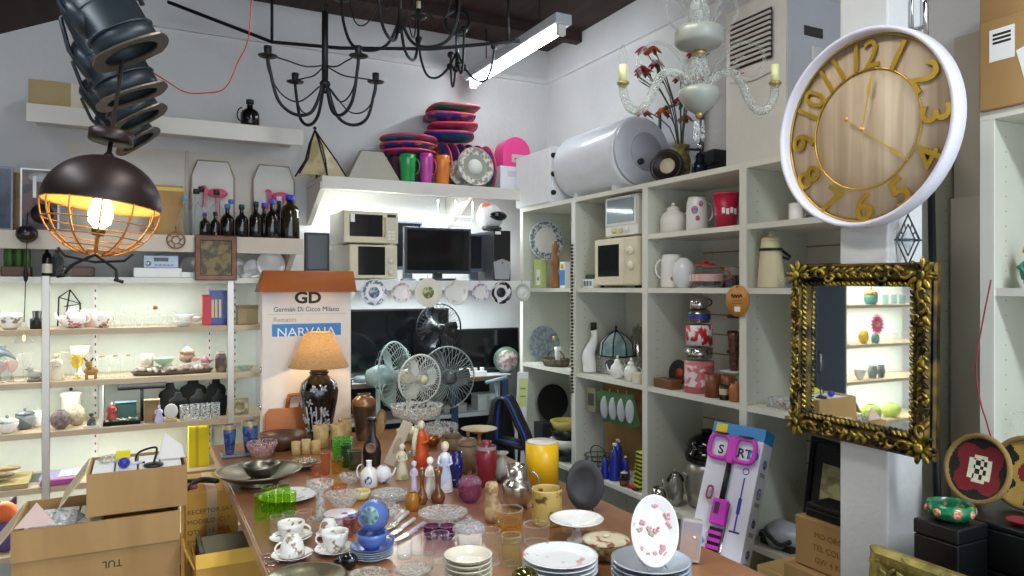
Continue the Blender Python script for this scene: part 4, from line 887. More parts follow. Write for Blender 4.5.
# ---------------------------------------------------------------- third bay
pot('vacuum_flask', 'rounded white vacuum jug with domed lid on top shelf', 'flask', B(672, 1.87, 2.40, .08), 26, 24, [(.9,0),(1,.04),(1,.62),(.88,.8),(.5,.95),(.5,1)], plain('e4e1d6', .3), handle=1, lid=.28)
t = pot('vacuum_flask', 'tall white vacuum jug with pink flowers printed on it', 'flask', B(697, 1.87, 2.38), 22, 34, [(.95,0),(1,.03),(.92,.85),(.8,.95),(.8,1)], plain('e8e6e0', .3), handle=1, lid=.1, lm=plain('9a958a', .3, .4))
P = B(697, 1.87, 2.38); R_ = size(22, P) / 2
fl = MB()
for x, z, r in ((-.45, .1, .3), (.1, .13, .22), (-.2, .06, .2)): fl.mat(Matrix.Rotation(math.asin(x) , 4, 'Z')); fl.sph((0, -R_ * .99, z * 1.0), (r * R_, .004, r * R_ * 1.2), 10, 6)
linked('flower_print', fl, speck('d2405a', '8a9ac0', 80, .4), t)
t = thing('red_bucket', 'red and white printed tub at right end of top shelf', 'tub', B(726, 1.87, 2.36), FC)
linked('tub', MB().lathe(vessel([(.78,0),(1,1)], .058, .155, .003), 28), plain('b3183a', .4), t); linked('rim_band', MB().lathe([(.058, .148), (.0605, .15), (.0605, .158), (.056, .158)], 28), plain('c8324e', .35), t)
q = MB()
for dx, z in ((-.3, .075), (-.1, .07), (.1, .075), (.3, .07)): q.mat(Matrix.Rotation(dx * 1.6, 4, 'Z')); q.add([(-.007, -.0565, z - .012), (.007, -.0565, z - .012), (.007, -.0575, z + .014), (-.007, -.0575, z + .014)], [(0, 1, 2, 3)])
linked('white_print', q, WHITE, t)
t = pot('floral_jug', 'white jug with orange flowers in third bay at eye level', 'jug', B(672, 1.6, 2.36), 23, 33, [(.9,0),(1,.05),(.95,.8),(.85,1)], CHINA, handle=-1)
P = B(672, 1.6, 2.36); R_ = size(23, P)/2; fl = MB()
for x, z, r in ((.1, .06, .3), (.25, .085, .22), (-.1, .045, .2)): fl.mat(Matrix.Rotation(x * 1.5, 4, 'Z')); fl.sph((0, -R_ * .97, z), (r * R_, .004, r * R_), 10, 6)
linked('flower_print', fl, speck('c86a3c', '7d8a5c', 90, .4), t)
pot('glass_globe', 'round white glass globe shade beside floral jug', 'globe', B(686, 1.6, 2.33), 23, 30, [(.45,0),(.5,.02),(.85,.2),(1,.5),(.85,.8),(.4,.97),(.3,1)], plain('e2e4e4', .15))
t = pot('glass_carafe', 'clear glass carafe with a red-patterned band and red lid', 'carafe', B(706, 1.6, 2.33), 34, 22, [(.75,0),(.95,.1),(1,.5),(.7,.95),(.68,1)], CLEAR, handle=1, lid=.25, lm=RED, hm=RED)
P = B(706, 1.6, 2.33); R_ = size(34, P)/2; H_ = size(22, P)
linked('red_band', MB().lathe([(R_ * 1.005, H_ * .3), (R_ * 1.01, H_ * .62)], 30, cap=False), speck('b32424', 'eeeae2', 70, .4, 0, .48, .52, 'X', 0), t)
for i, (px, X) in enumerate(((724, 2.40), (731, 2.34), (736, 2.44))):
    pot('glass_cup', ('clear glass cup nearest the red-lidded carafe', 'clear stemmed glass at front right of third bay', 'clear glass cup against the post of third bay')[i], 'glass', B(px, 1.6, X), 11, 20, ('tumbler', 'goblet', 'tumbler')[i], CLEAR)
t = thing('acrylic_rack', 'clear acrylic stand behind red-lidded carafe', 'rack', B(706, 1.6, 2.55), RZ)
linked('panel', MB().box(-.05, -.003, 0, .05, .003, .2), CLEAR, t); linked('panel', MB().box(-.05, -.05, 0, -.044, -.0035, .2), CLEAR, t)
t = thing('saucepan', 'black long-handled saucepan at back of third bay', 'saucepan', B(727, 1.6, 2.53), RZ); linked('pan', MB().lathe(vessel('pot', .06, .06, .003), 24), PAN, t); linked('handle', MB().tube([(-.05, -.03, .05), (-.13, -.06, .06)], .007, 8), RED, t)
# mid shelf: tins and pots
P = B(699, 1.105, 2.36)
t = pot('pink_tin', 'pink round tin with white print at bottom of pot stack', 'tin', P, 29, 31, [(1,0),(1,1)], plain('cf6f78', .4), lid=.06, lm=plain('b8b4ae', .3, .6))
R_ = size(29, P)/2; linked('printed_band', MB().lathe([(R_ * 1.004, .03), (R_ * 1.004, .13)], 32, cap=False), speck('cf6f78', 'eadcda', 30, .4, 0, .5, .56), t)
z1 = P.z + size(31, P) * 1.07
pot('steel_saucepan', 'steel saucepan with black handle standing on pink tin', 'saucepan', Vector((P.x, P.y, z1 + .004)), 27, 10, 'pot', STEEL, lid=.2)
z2 = z1 + .004 + size(10, P) * 1.22
t = pot('printed_tin', 'red and white printed tin in middle of pot stack', 'tin', Vector((P.x, P.y, z2 + .004)), 26, 20, [(1,0),(1,1)], speck('efe9e6', 'c02430', 26, .35, 0, .47, .53), lid=.08, lm=STEEL)
z3 = z2 + .004 + size(20, P) * 1.09
pot('steel_saucepan', 'small steel saucepan with blue label above printed tin', 'saucepan', Vector((P.x, P.y, z3 + .003)), 22, 12, 'pot', STEEL, band=(1.02, .3, .75, plain('2a3f86', .4)))
z4 = z3 + .003 + size(12, P)
pot('steel_saucepan', 'polished steel milk pot with black handle topping the stack', 'saucepan', Vector((P.x, P.y, z4 + .003)), 18, 13, 'pot', CHROME, handle=1, hm=BLACK)
for i, (zz, l) in enumerate(((z1 + .03, 'lowest'), (z2 + .06, 'middle'), (z3 + .03, 'highest'))):
    q = Vector((2.53, P.y - .05, 0)); single('hanging_ladle', l + ' of three black handles behind pot stack', 'handle', MB().tube([(-.01, .02, zz), (-.06, -.09, zz + .004)], .01, 8).tube([(-.01, .02, zz), (.092, .02, zz)], .004, 6), BLACK, q, 0, 'black handles behind the pot stack')
leanplate('black_plate', 'round black plate with red centre leaning beside pink tin', 'plate', B(678, 1.105, 2.56, .085), 27, PAN, RZ, -.15, motif=plain('b3401e', .4))
t = thing('wooden_box', 'small brown wooden box with a lid left of pink tin', 'box', B(667, 1.105, 2.31), RZ); linked('box', MB().box(-.065, -.03, 0, .065, .04, .035), plain('6e4a30', .4), t, .002); linked('lid', MB().box(-.066, -.031, .0355, .066, .041, .045), plain('7a5436', .4), t, .002); linked('knob', MB().sph((0, 0, .05), .006), BRASS, t)
WM = wood('6e3c1e', '8d5230', 12, .4, (1, 1, .3))
pot('wooden_mug', 'brown wooden mug directly right of pink tin', 'mug', B(712, 1.105, 2.30), 16, 23, [(1,0),(.96,.5),(1,1)], WM, handle=1)
pot('wooden_mug', 'brown wooden mug farther right, below white oval board', 'mug', B(726, 1.105, 2.33), 14, 23, [(1,0),(.96,.5),(1,1)], WM, handle=1)
pot('small_mug', 'little black mug with a cream badge in front of wooden mugs', 'mug', B(721, 1.105, 2.28), 9, 15, 'straight', plain('25221c', .3), handle=1, hm=plain('b89a5c', .4), band=(1.03, .35, .75, plain('c9b98a', .5)))
pot('brown_jug', 'orange-brown pottery jug at right end of shelf', 'jug', B(735, 1.105, 2.29), 12, 18, 'jar', plain('a8622f', .3), handle=1)
pot('carved_vase', 'dark carved wooden tumbler standing high behind wooden mugs', 'vase', B(734, 1.2205, 2.42), 12, 38, [(.6,0),(.65,.05),(.8,.5),(1,.9),(.95,1)], speck('3d241a', '6a4030', 60, .35, bump=.6))
t = thing('oval_board', 'white rounded board leaning under the dark carved tumbler', 'board', B(734, 1.105, 2.42), RZ)
linked('board', MB().at(0, .01, .065, PI/2).mat(Matrix.Translation((0, .01, .057)) @ Matrix.Rotation(PI/2, 4, 'X')).prism([(.055 * math.cos(a), .057 * math.sin(a)) for a in [2*PI*i/24 for i in range(24)]], .02), plain('dedbd6', .4), t); linked('ledge', MB().box(-.05, -.04, .108, .05, .035, .1145), WHITE, t); linked('post', MB().box(-.045, .012, 0, .045, .03, .1075), WHITE, t)
# round sign hung on the post
P = on_x(738, 301, BX - .012)
t = thing('round_sign', 'round orange sign with dark handwriting hung on bookcase post', 'sign', P, RZ); R_ = size(26, P) / 2 * 1.22
linked('disc', MB().at(0, 0, 0, PI/2).lathe([(0, 0), (R_, 0), (R_, .005), (0, .005)], 36), wood('bd7a2c', 'd59a48', 8, .5, (1, 1, 1)), t)
linked('handwriting', MB().tube(smooth([(-.032, -.006, .018), (-.028, -.006, .03), (-.02, -.006, .014), (-.012, -.006, .028), (-.004, -.006, .015), (.004, -.006, .027), (.012, -.006, .014), (.02, -.006, .028), (.03, -.006, .016)]), .0022, 5).tube([(-.028, -.006, .0), (.028, -.006, .002)], .0012, 4).tube([(-.03, -.006, -.012), (.03, -.006, -.010)], .0012, 4), INK, t)
linked('paper_note', MB().box(-.015, -.0062, -.045, .018, -.0052, -.024), PAPER, t); linked('nail', MB().at(0, -.005, R_ * .9, PI/2).lathe([(0, 0), (.004, 0), (.003, .003), (0, .003)], 10), IRON, t)
# low shelf of the third bay
P = B(697, .53, 2.44, .20)
P = Vector((2.47, 2.70, .5312))
t = pot('pressure_cooker', 'large aluminium cooking pot with a black enamel lid', 'pot', P, 43, 46, [(.7,0),(.85,.04),(1,.4),(.95,.8),(.85,1)], plain('b3b0a8', .35, .7), foot=(.72, .01, STEEL))
R_ = size(43, P)/2; H_ = size(46, P)
for sg in (-1, 1): linked('lug_handle', MB().sph((sg * R_ * .99, 0, H_ * .7), (.016, .022, .009), 10, 6), plain('c2c0ba', .3, .7), t)
l = linked('lid', MB().at(0, 0, H_).lathe([(R_ * .98, 0), (R_ * 1.02, .03), (R_ * .97, .045), (R_ * .9, .05), (R_ * .92, .07), (R_ * .8, .10), (R_ * .4, .125), (0, .13)], 36), GLOSSBLACK, t)
linked('knob', MB().at(0, 0, H_ + .13).lathe([(0, 0), (.025, 0), (.03, .02), (0, .024)], 16), BLACK, l)
t = pot('kettle', 'aluminium kettle with black bail handle left of large pot', 'kettle', Vector((2.335, 2.775, .5312)), 17, 30, 'round', plain('a9a8a2', .3, .8), spout=-1, lid=.2)
P = Vector((2.335, 2.775, .5312)); R_ = size(17, P)/2; H_ = size(30, P); linked('bail_handle', MB().tube([(R_ * .9 * math.cos(a), 0, H_ * .8 + R_ * 1.0 * math.sin(a)) for a in [PI * i / 12 for i in range(13)]], .006, 6), BLACK, t)
pot('steel_tin', 'open steel tin in front of aluminium kettle', 'tin', Vector((2.305, 2.862, .5312)), 14, 14, 'straight', STEEL)
t = thing('white_pitcher', 'white plastic funnel jug standing behind the kettle', 'jug', Vector((2.565, 2.838, .5312)), RZ + .9); linked('body', MB().lathe(vessel([(.6,0),(.9,.3),(1,.6),(.5,.9),(.5,1)], .05, .30, .003), 20), plain('dedcd4', .4), t); linked('handle', ear(.05, .30, .4, .8), plain('dedcd4', .4), t)
t = thing('wooden_picture', 'dark wooden frame standing at the back of low shelf above pot', 'frame', Vector((2.622, 2.46, .5312)), RZ); m = frame_mesh(.28, .46, [(0, 0), (0, .015), (.02, .012), (.02, 0)]); m.v = [(x, y, z + .23) for x, y, z in m.v]; linked('frame', m, wood('5a3b1e', '7a5430', 10, .5), t); linked('picture', MB().box(-.125, -.004, .015, .125, -.001, .445), plain('8c8a72', .6), t)
# ---------------------------------------------------------------- fourth bay
pot('white_mug', 'white mug alone on the high shelf beside the clock', 'mug', B(796, 1.87, 2.45), 14, 20, 'straight', CHINA, handle=1)
t = pot('cream_flask', 'tall cream vacuum flask with a black handle and band', 'flask', B(766, 1.6, 2.36), 26, 47, [(.98,0),(1,.02),(.98,.2),(.78,.85),(.72,1)], plain('ddd2ab', .35), lid=.18, lm=plain('ddd2ab', .35), band=(.86, .78, .84, BLACK))
P = B(766, 1.6, 2.36); R_ = size(26, P)/2; H_ = size(47, P); linked('handle', MB().tube([(R_ * .75, 0, H_ * .82), (R_ * 1.5, -.0, H_ * .66), (R_ * 1.35, 0, H_ * .60), (R_ * .82, 0, H_ * .66)], .006, 8), BLACK, t)
for i, px in enumerate((781, 788)): pot('shot_glass', ('small clear glass right beside the cream flask', 'small clear glass nearer the mirror frame')[i], 'glass', B(px, 1.6, 2.33), 8, 10, 'tumbler', CLEAR)
P = B(769, 1.105, 2.36, .115)
t = thing('trinket_bag', 'clear bag of small coloured trinkets on shelf beside mirror', 'bag', P, RZ)
linked('bag', MB().mat(Matrix.Diagonal((1, .5, 1, 1))).lathe([(0, 0), (.09, 0), (.1, .015), (.085, .035), (.04, .045), (0, .046)], 24, wob=lambda a, v: 1 + .12 * math.sin(5 * a) + .06 * math.sin(11 * a)), glass('dfe3e8', .45, .2, .6, 40), t)
rnd = random.Random(8)
for c in ('a83a48', '4a7a8a', '7d8a3a', 'd0b070'):
    q = MB()
    for k in range(5): q.sph((rnd.uniform(-.06, .06), rnd.uniform(-.025, .025), .01 + rnd.random() * .014), (.008, .008, .006), 8, 6)
    linked('trinket', q, plain(c, .4), t)['kind'] = 'stuff'
t = thing('animal_figurine', 'small dark bronze animal figurine beside mirror on shelf', 'figurine', Vector((2.585, 2.13, 1.1062)), RZ); BZ = plain('2e2418', .4, .4)
linked('body', MB().sph((0, 0, .045), (.04, .018, .02)).tube([(-.03, 0, .05), (-.045, 0, .075), (-.055, 0, .085)], [.014, .011, .007], 8).tube([(.035, 0, .05), (.055, 0, .08)], .004, 6), BZ, t)
for x in (-.025, .025):
    for y in (-.01, .01): linked('leg', MB().tube([(x, y, .04), (x * 1.1, y, .0)], [.008, .005], 6), BZ, t)
linked('base', MB().box(-.05, -.02, -.0005, .05, .02, .006), plain('1a1612', .4), t)
# gadgets on the low shelf
t = thing('silver_gadget', 'grey and silver plastic appliance lying on low shelf beside cartons', 'appliance', Vector((2.37, 2.135, .5312)), RZ)
linked('shell', MB().mat(Matrix.Diagonal((.85, .6, 1, 1))).lathe([(0, 0), (.09, 0), (.11, .03), (.1, .07), (.05, .1), (0, .105)], 18, wob=lambda a, v: 1 + .15 * math.sin(3 * a)), plain('a9adb3', .35), t); linked('black_base', MB().box(-.08, -.05, -.0005, .08, .05, .02), BLACK, t); linked('strap', MB().tube(smooth([(-.08, -.05, .03), (-.04, -.075, .06), (.04, -.075, .03), (.08, -.05, .05)]), .009, 8), DKGREY, t)
single('pale_crate', 'pale yellow wooden crate on floor in front of the fourth bay', 'crate', MB().box(-.06, -.09, 0, .07, .09, .56), wood('b99c60', 'd2b878', 5, .7, (.3, 1, 1)), (2.15, 1.925, 0.001), RZ, bevel=.004)
# wine glass in the right-hand bookcase
pot('wine_glass', 'clear stemmed wine glass in the pale green bookcase', 'glass', pos_x(1020, 2.31, 1.1065), 16, 42, 'goblet', CLEAR)
# ================================================================ shelves along the back wall
def S(px, z, Y=4.38): return pos_y(px, Y, z + .0012)
# high shelf
t = thing('brown_carton', 'small brown carton on high white shelf behind the spotlights', 'carton', S(68, 2.50, 4.36), 0)
linked('box', MB().box(-.16, -.1, 0, .16, .1, .135), plain('b09a70', .8), t, .003); linked('tape', MB().box(.02, -.1008, 0, .07, .1008, .1355), plain('d0c8b2', .3), t)
pot('dark_bottle', 'single black bottle with a cap standing on high white shelf', 'bottle', S(250, 2.50, 4.3), 18, 25, 'bottle', plain('15120f', .15), lid=.22, lm=BLACK, handle=-1)
# bottle shelf
ZS = 1.88
for px, l in ((213, 'cream arched panel behind the clear bottles'), (274, 'cream arched panel behind the amber-black bottles')):
    P = S(px, ZS, 4.56); w2 = size(19.5, P)
    ou = [(-w2, 0), (w2, 0), (w2, .37), (w2 * .72, .46), (-w2 * .72, .46), (-w2, .37)]
    t = thing('arched_panel', l, 'panel', P, 0, 'arched panels behind the bottles')
    linked('board', MB().at(0, 0, 0, PI/2).prism(ou, .008), plain('d5d2ca', .6), t)
    linked('edging', MB().tube([(x, -.004, z) for x, z in ou[1:] + ou[:1]], .006, 6), plain('a89880', .5), t)
t = thing('cardboard_box', 'brown cardboard box behind cage lamp on bottle shelf', 'box', S(168, ZS, 4.42), 0); linked('box', MB().box(-.075, -.06, 0, .075, .06, .28), CARD, t, .003); linked('tape', MB().box(-.0755, -.0606, .25, .0755, -.0601, .27), plain('d8c04a', .5), t)
FL = plain('e0607c', .3)
for px, l in ((214, 'pink flamingo ornament behind the clear bottles'), (278, 'pink flamingo ornament behind the black bottles')):
    t = thing('flamingo_ornament', l, 'ornament', S(px, ZS, 4.505), 0, 'pink flamingo ornaments')
    linked('body', MB().sph((.02, 0, .27), (.055, .02, .028)).tube(smooth([(-.02, 0, .27), (-.045, 0, .29), (-.05, 0, .25), (-.055, 0, .2), (-.062, 0, .19)]), .008, 8).sph((-.055, 0, .3), (.016, .01, .011)), FL, t)
    for x in (.01, .03): linked('leg', MB().tube([(x, 0, .25), (x + .004, 0, .0)], .0035, 6), FL, t)
    linked('base', MB().lathe([(0, 0), (.04, 0), (.04, .008), (0, .008)], 18), plain('d98aa0', .4), t)
CB = 'clear bottles on the bottle shelf'; KB = 'black bottles on the bottle shelf'
for px, Y, h, c, l in ((187, 4.30, 36, '7fb4d8', 'clear bottle with a pale blue cap, leftmost of the bottles'), (195, 4.34, 44, '2a2a2c', 'clear bottle with black cap, second of the clear bottles'), (203, 4.41, 47, '2a2a2c', 'tall clear bottle with black cap behind the first black bottle'), (217, 4.40, 44, '26282a', 'clear bottle with black cap behind second black bottle'), (229, 4.41, 36, '4f86c4', 'clear bottle with blue cap behind third black bottle')):
    pot('clear_bottle', l, 'bottle', S(px, ZS, Y), 14, h, 'bottle', glass('eef4f6', .28), lid=.14, lm=plain(c, .35), group=CB)
DB = plain('14110b', .1, coat=.5)
for px, Y, w, h, c, l in ((206, 4.26, 10, 21, '4a4690', 'short black bottle, leftmost of the black bottles'), (217, 4.27, 9, 22, '1c1c1e', 'slim short black bottle, second of the black bottles'), (228, 4.27, 13, 29, '4f7cc0', 'black bottle with light blue cap, third of the black ones'), (240, 4.27, 13, 29, '234a44', 'black bottle with dark green cap'), (254, 4.27, 13, 32, '1f3a33', 'black bottle with black-green cap, fifth of the black bottles'), (264, 4.36, 12, 32, '3f3fc0', 'black bottle with purple-blue cap, half hidden in second row'), (272, 4.27, 13, 35, '4a4ad8', 'black bottle with a bright blue cap beside the big amber one')):
    pot('black_bottle', l, 'bottle', S(px, ZS, Y), w, h, 'bottle', DB, lid=.2, lm=plain(c, .35), group=KB)
pot('amber_bottle', 'big amber-black bottle with blue cap at end of bottle shelf', 'bottle', S(290, ZS, 4.30), 19, 40, [(.95,0),(1,.03),(1,.68),(.8,.82),(.4,.88),(.4,1)], speck('2a2410', '15110a', 8, .12, coat=.5), lid=.16, lm=plain('3d3ed0', .35))
pot('black_bottle', 'black bottle with a white cap behind the big amber bottle', 'bottle', S(279, ZS, 4.42), 12, 40, 'bottle', DB, lid=.14, lm=WHITE, group=KB)
# left end of the bottle shelf
t = thing('navy_picture', 'dark navy framed picture at the left edge of the shelf', 'picture', S(2, ZS, 4.3), 0, rot=(-.06, 0, 0)); linked('frame', MB().box(-.07, -.01, 0, .045, 0, .32), plain('8b8f98', .4), t, .003); linked('print', MB().box(-.06, -.0125, .012, .036, -.0105, .308), speck('1d2740', '323c58', 10, .3), t)
t = thing('brown_board', 'narrow brown board standing right of navy picture', 'board', S(18, ZS, 4.36), 0, rot=(-.05, 0, 0)); linked('board', MB().box(-.035, -.012, 0, .035, 0, .3), wood('8a6a40', 'a88755', 8, .6), t); linked('cleat', MB().box(-.03, -.022, .02, .03, -.013, .04), wood('7a5a34', '93734a', 8, .6), t)
t = thing('kitchen_picture', 'framed black and white picture left of the cage lamp', 'picture', S(40, ZS, 4.30), 0, rot=(-.06, 0, 0)); linked('frame', MB().box(-.085, -.012, 0, .085, 0, .32), plain('c8c8c6', .3, .3), t, .003)
linked('print', MB().box(-.075, -.0145, .01, .075, -.0125, .31), speck('181414', '5f3a34', 12, .3), t); linked('pan_motif', MB().at(.01, -.0146, .09, PI/2).lathe([(0, 0), (.05, 0), (.05, .001), (0, .001)], 20), plain('2a1c1a', .4), t); linked('spoon_motif', MB().box(-.03, -.016, .17, -.015, -.0147, .28), PAPER, t); linked('lid_motif', MB().mat(Matrix.Translation((.0, -.0146, .275)) @ Matrix.Rotation(PI/2, 4, 'X') @ Matrix.Diagonal((1, .5, 1, 1))).lathe([(0, 0), (.05, 0), (.05, .001), (0, .001)], 18), plain('b9c0c4', .3), t)
# hung on its front edge
t = thing('hanging_medallion', 'round filigree medallion hanging below bottle shelf', 'medallion', on_y(176, 240, LF - .03), 0)
m = MB().at(0, 0, 0, PI/2).ring(.043, .004, 28, 6); m.ring(.02, .003, 18, 6)
for k in range(6): m.at(0, 0, 0, PI/2); m.tube([(.02 * math.cos(k*PI/3), .02 * math.sin(k*PI/3), 0), (.042 * math.cos(k*PI/3 + .4), .042 * math.sin(k*PI/3 + .4), 0)], .003, 5)
linked('filigree', m, plain('8a6a48', .5, .3), t); linked('hanging_loop', MB().tube([(0, 0, .045), (.0, .008, .075), (0, .014, .06)], .002, 5), IRON, t)
P = on_y(216, 258, LF - .032)
t = thing('hanging_picture', 'dark wooden framed old picture hung below the black bottles', 'picture', P, 0)
a_, b_ = size(19.5, P), size(22.5, P)
m = frame_mesh(a_ * 2, b_ * 2, [(0, 0), (0, .012), (.005, .015), (.026, .012), (.03, .004), (.03, 0)]); linked('frame', m, wood('5d351c', '7e4e2a', 10, .4), t)
linked('print', MB().box(-a_ + .028, -.005, -b_ + .028, a_ - .028, -.002, b_ - .028), speck('4a3c22', '7d6a3c', 20, .5), t); linked('hanger', MB().tube([(0, 0, b_), (0, .006, b_ + .02)], .003, 5), BRASS, t)
t = thing('hanging_glass_lamp', 'small hanging lamp with dark ball and glass cone at left edge', 'lamp', on_y(27, 234, LF - .09), 0); k0 = size(1, on_y(27, 234, LF - .09))
linked('ball', MB().sph((0, 0, 0), (.047, .047, .043), 20, 14), plain('2a1d1c', .25), t); linked('cord', MB().tube(smooth([(0, 0, -.04), (-.004, 0, -.15), (-.008, 0, -.32), (-.012, 0, -.42)]), .0022, 6), IRON, t)
linked('filigree_knot', MB().at(-.005, 0, -.19).lathe([(0, -.045), (.008, -.03), (.011, 0), (.006, .03), (0, .045)], 10), IRON, t)
linked('glass_cone', MB().at(-.012, 0, -.52).lathe([(.04, 0), (.012, .09), (.008, .11)], 20, cap=False), glass('e8ecea', .3), t); linked('filament', MB().at(-.012, 0, -.495).sph((0, 0, 0), (.006, .006, .014), 10, 8), glow('ffb050', 8), t); linked('hanging_hook', MB().tube([(0, 0, .04), (0, .02, .1), (0, .074, .10)], .003, 6), IRON, t)
# ---------------------------------------------------------------- lit shelving, top board (1.655)
Z = 1.655
t = thing('cactus_planter', 'green cactus plant in a brown planter at left end of top board', 'plant', S(17, Z, 4.3), 0)
linked('planter', MB().box(-.06, -.045, 0, .06, .045, .05), plain('5f3a28', .5), t, .004)
for k in range(6): linked('cactus_stem', MB().at(-.045 + .018 * k, (-.015 if k % 2 else .015), .05).lathe([(0, 0), (.011, 0), (.013, .05), (.011, .09 + .012 * (k % 3)), (0, .11 + .012 * (k % 3))], 10, wob=lambda a, v: 1 + .15 * math.cos(5 * a)), plain('4d6e38', .6), t)
pot('wine_bottle', 'dark wine bottle with a cream label on the top board', 'bottle', S(47, Z, 4.3), 9, 31, 'bottle', plain('16130e', .12), lid=.1, lm=plain('8a7a3c', .3), band=(1.02, .12, .42, plain('e2dcc6', .6)))
pot('glass_decanter', 'clear glass decanter with stopper right of the wine bottle', 'decanter', S(64, Z, 4.26), 15, 22, [(.9,0),(1,.05),(.9,.3),(.3,.6),(.25,.95),(.4,1)], CLEAR, lid=.3)
pot('smoky_decanter', 'smoky glass decanter behind wine bottle on top board', 'decanter', S(57, Z, 4.45), 12, 28, 'bottle', glass('8a9496', .45), lid=.15)
single('brown_casket', 'small dark brown casket below the cage lamp', 'casket', MB().box(-.07, -.04, 0, .07, .04, .055), wood('4a2f20', '66452e', 9, .4), S(79, Z, 4.36), 0, bevel=.006)
t = thing('radio', 'silver car radio on a white box on top board', 'radio', S(161, Z + .0505, 4.30), 0)
linked('case', MB().box(-.085, -.04, 0, .085, .06, .068), plain('9aa6b4', .35, .3), t, .004); linked('display', MB().box(-.035, -.0415, .035, .035, -.0403, .055), plain('1e2a33', .15), t); linked('knob', MB().at(-.062, -.0405, .022, PI/2).lathe([(0, 0), (.014, 0), (.012, .01), (0, .01)], 16), CHROME, t)
for k in range(5): linked('button', MB().box(-.03 + k * .019, -.043, .01, -.017 + k * .019, -.0403, .02), plain('70808c', .4), t)
single('white_carton', 'flat white box beneath the silver radio', 'box', MB().box(-.13, -.05, 0, .10, .08, .05), WHITE, S(161, Z, 4.30), 0, bevel=.003)
single('white_carton', 'little white box right of silver radio', 'box', MB().box(-.035, -.03, 0, .035, .03, .03), WHITE, S(187.5, Z, 4.27), 0, bevel=.003)
for k, (px, dia, l) in enumerate(((191, 18, 'white plate leaning behind hanging wooden picture, left of it'), (236, 17, 'white plate leaning right of the hanging wooden picture'), (253, 16, 'smaller white plate between two plates right of wooden picture'), (271, 23, 'largest white plate, leaning left of the black flat panel'))):
    leanplate('white_plate', l, 'plate', S(px, Z, 4.50 - .035 * k), dia * 1.2, CHINA, 0, -.15, 'white plates on the top board')
pot('white_dish', 'small white dish lying on top board right of wooden picture', 'dish', S(245, Z, 4.26), 14, 4, 'plate', CHINA)
# second board (1.395)
Z = 1.395
t = pot('pattern_bowl', 'white bowl with printed leaves at left end of cup shelf', 'bowl', S(10, Z, 4.3), 21, 16, [(.5,0),(.8,.15),(1,.6),(.95,1)], CHINA, band=(1.0, .4, .75, speck('eceae4', '8a7f66', 40, .3, 0, .5, .56)))
t = thing('coffee_grinder', 'small black grinder with silver handle on cup shelf', 'grinder', S(37, Z, 4.28), 0); linked('body', MB().lathe([(0, 0), (.03, 0), (.03, .05), (.018, .055), (.02, .09), (0, .09)], 16), BLACK, t)
linked('handle', MB().tube([(.03, 0, .08), (.045, 0, .08), (.045, 0, .0)], .005, 6), CHROME, t)
m = MB().tube([(-.05, 0, .15), (.0, .0, .19), (.045, 0, .12), (.05, 0, .0)], .004, 6).tube([(-.05, 0, .15), (.05, 0, .115), (-.03, .05, .1)], .003, 6).tube([(0, 0, .19), (-.03, .06, 0)], .004, 6).tube([(-.05, 0, .15), (-.055, 0, 0)], .004, 6)
single('wire_stand', 'black wire stand behind pink teacup on cup shelf', 'stand', m, IRON, S(70, Z + .005, 4.44), 0)
FP = speck('f0ece8', 'c06a74', 26, .25, 0, .56, .62)
pot('flower_teapot', 'rosy flowered teapot on the cup shelf', 'teapot', S(73, Z, 4.32), 24, 16, 'round', FP, handle=1, spout=-1, lid=.3)
pot('flower_cup', 'white cup with red and grey flowers on cup shelf', 'cup', S(103, Z, 4.30), 17, 15, [(.6,0),(.8,.1),(1,.5),(1,1)], speck('f2f0ea', '98585a', 22, .2, 0, .58, .63), handle=1)
pot('pink_cup', 'pale pink cup behind flowered teapot', 'cup', S(89, Z, 4.40), 16, 17, 'cup', plain('d9b8b2', .3), handle=1)
for i, (px, Y, w, h, pr) in enumerate(((118, 4.30, 11, 12, 'tumbler'), (127, 4.38, 13, 20, 'jar'), (136, 4.30, 11, 13, 'round'), (143, 4.36, 12, 20, 'straight'), (149, 4.28, 8, 9, 'tumbler'), (164, 4.30, 10, 9, 'straight'), (172, 4.34, 11, 18, 'bottle'))):
    pot('clear_jar', 'clear glass ' + ('tumbler directly right of the flowered white cup', 'shouldered jar at back, behind two small glasses', 'round pot between two jars on cup shelf', 'tall straight jar left of corked bottle', 'tiny tumbler in front of the tall straight jar', 'short straight jar right of corked bottle', 'stoppered bottle left of white dish stack')[i], 'glassware', S(px, Z, Y), w, h, pr, CLEAR, group='small clear glassware on the cup shelf')
pot('corked_bottle', 'small clear bottle with cork among glassware on cup shelf', 'bottle', S(157, Z, 4.30), 10, 17, 'bottle', CLEAR, lid=.3, lm=plain('a87a4c', .8))
for k in range(3): pot('white_dish', ('lowest', 'middle', 'topmost')[k] + ' white dish of the stack left of red bottle', 'dish', S(187, Z, 4.30) + Vector((0, 0, .016 * k)), 18, 5, 'bowl', CHINA, group='white dish stack on the cup shelf')
t = thing('red_box', 'tall narrow red box beside the striped blue box', 'box', S(206.5, Z, 4.30), 0); linked('box', MB().box(-.022, -.03, 0, .022, .03, .158), plain('c0202a', .4), t, .002); linked('lid', MB().box(-.023, -.031, .1585, .023, .031, .168), plain('a81820', .4), t)
t = thing('striped_box', 'blue box with cream stripes at right end of cup shelf', 'box', S(218, Z, 4.31), 0); linked('box', MB().box(-.047, -.03, 0, .047, .03, .19), plain('4a62a0', .4), t, .002)
for x in (-.03, -.012, .008): linked('stripe', MB().box(x - .006, -.0312, .04, x + .006, -.0301, .14), plain('d9bf8a', .5), t)
linked('blue_base', MB().box(-.0475, -.0318, .0, .0475, -.0303, .035), plain('1f3f8c', .3), t)
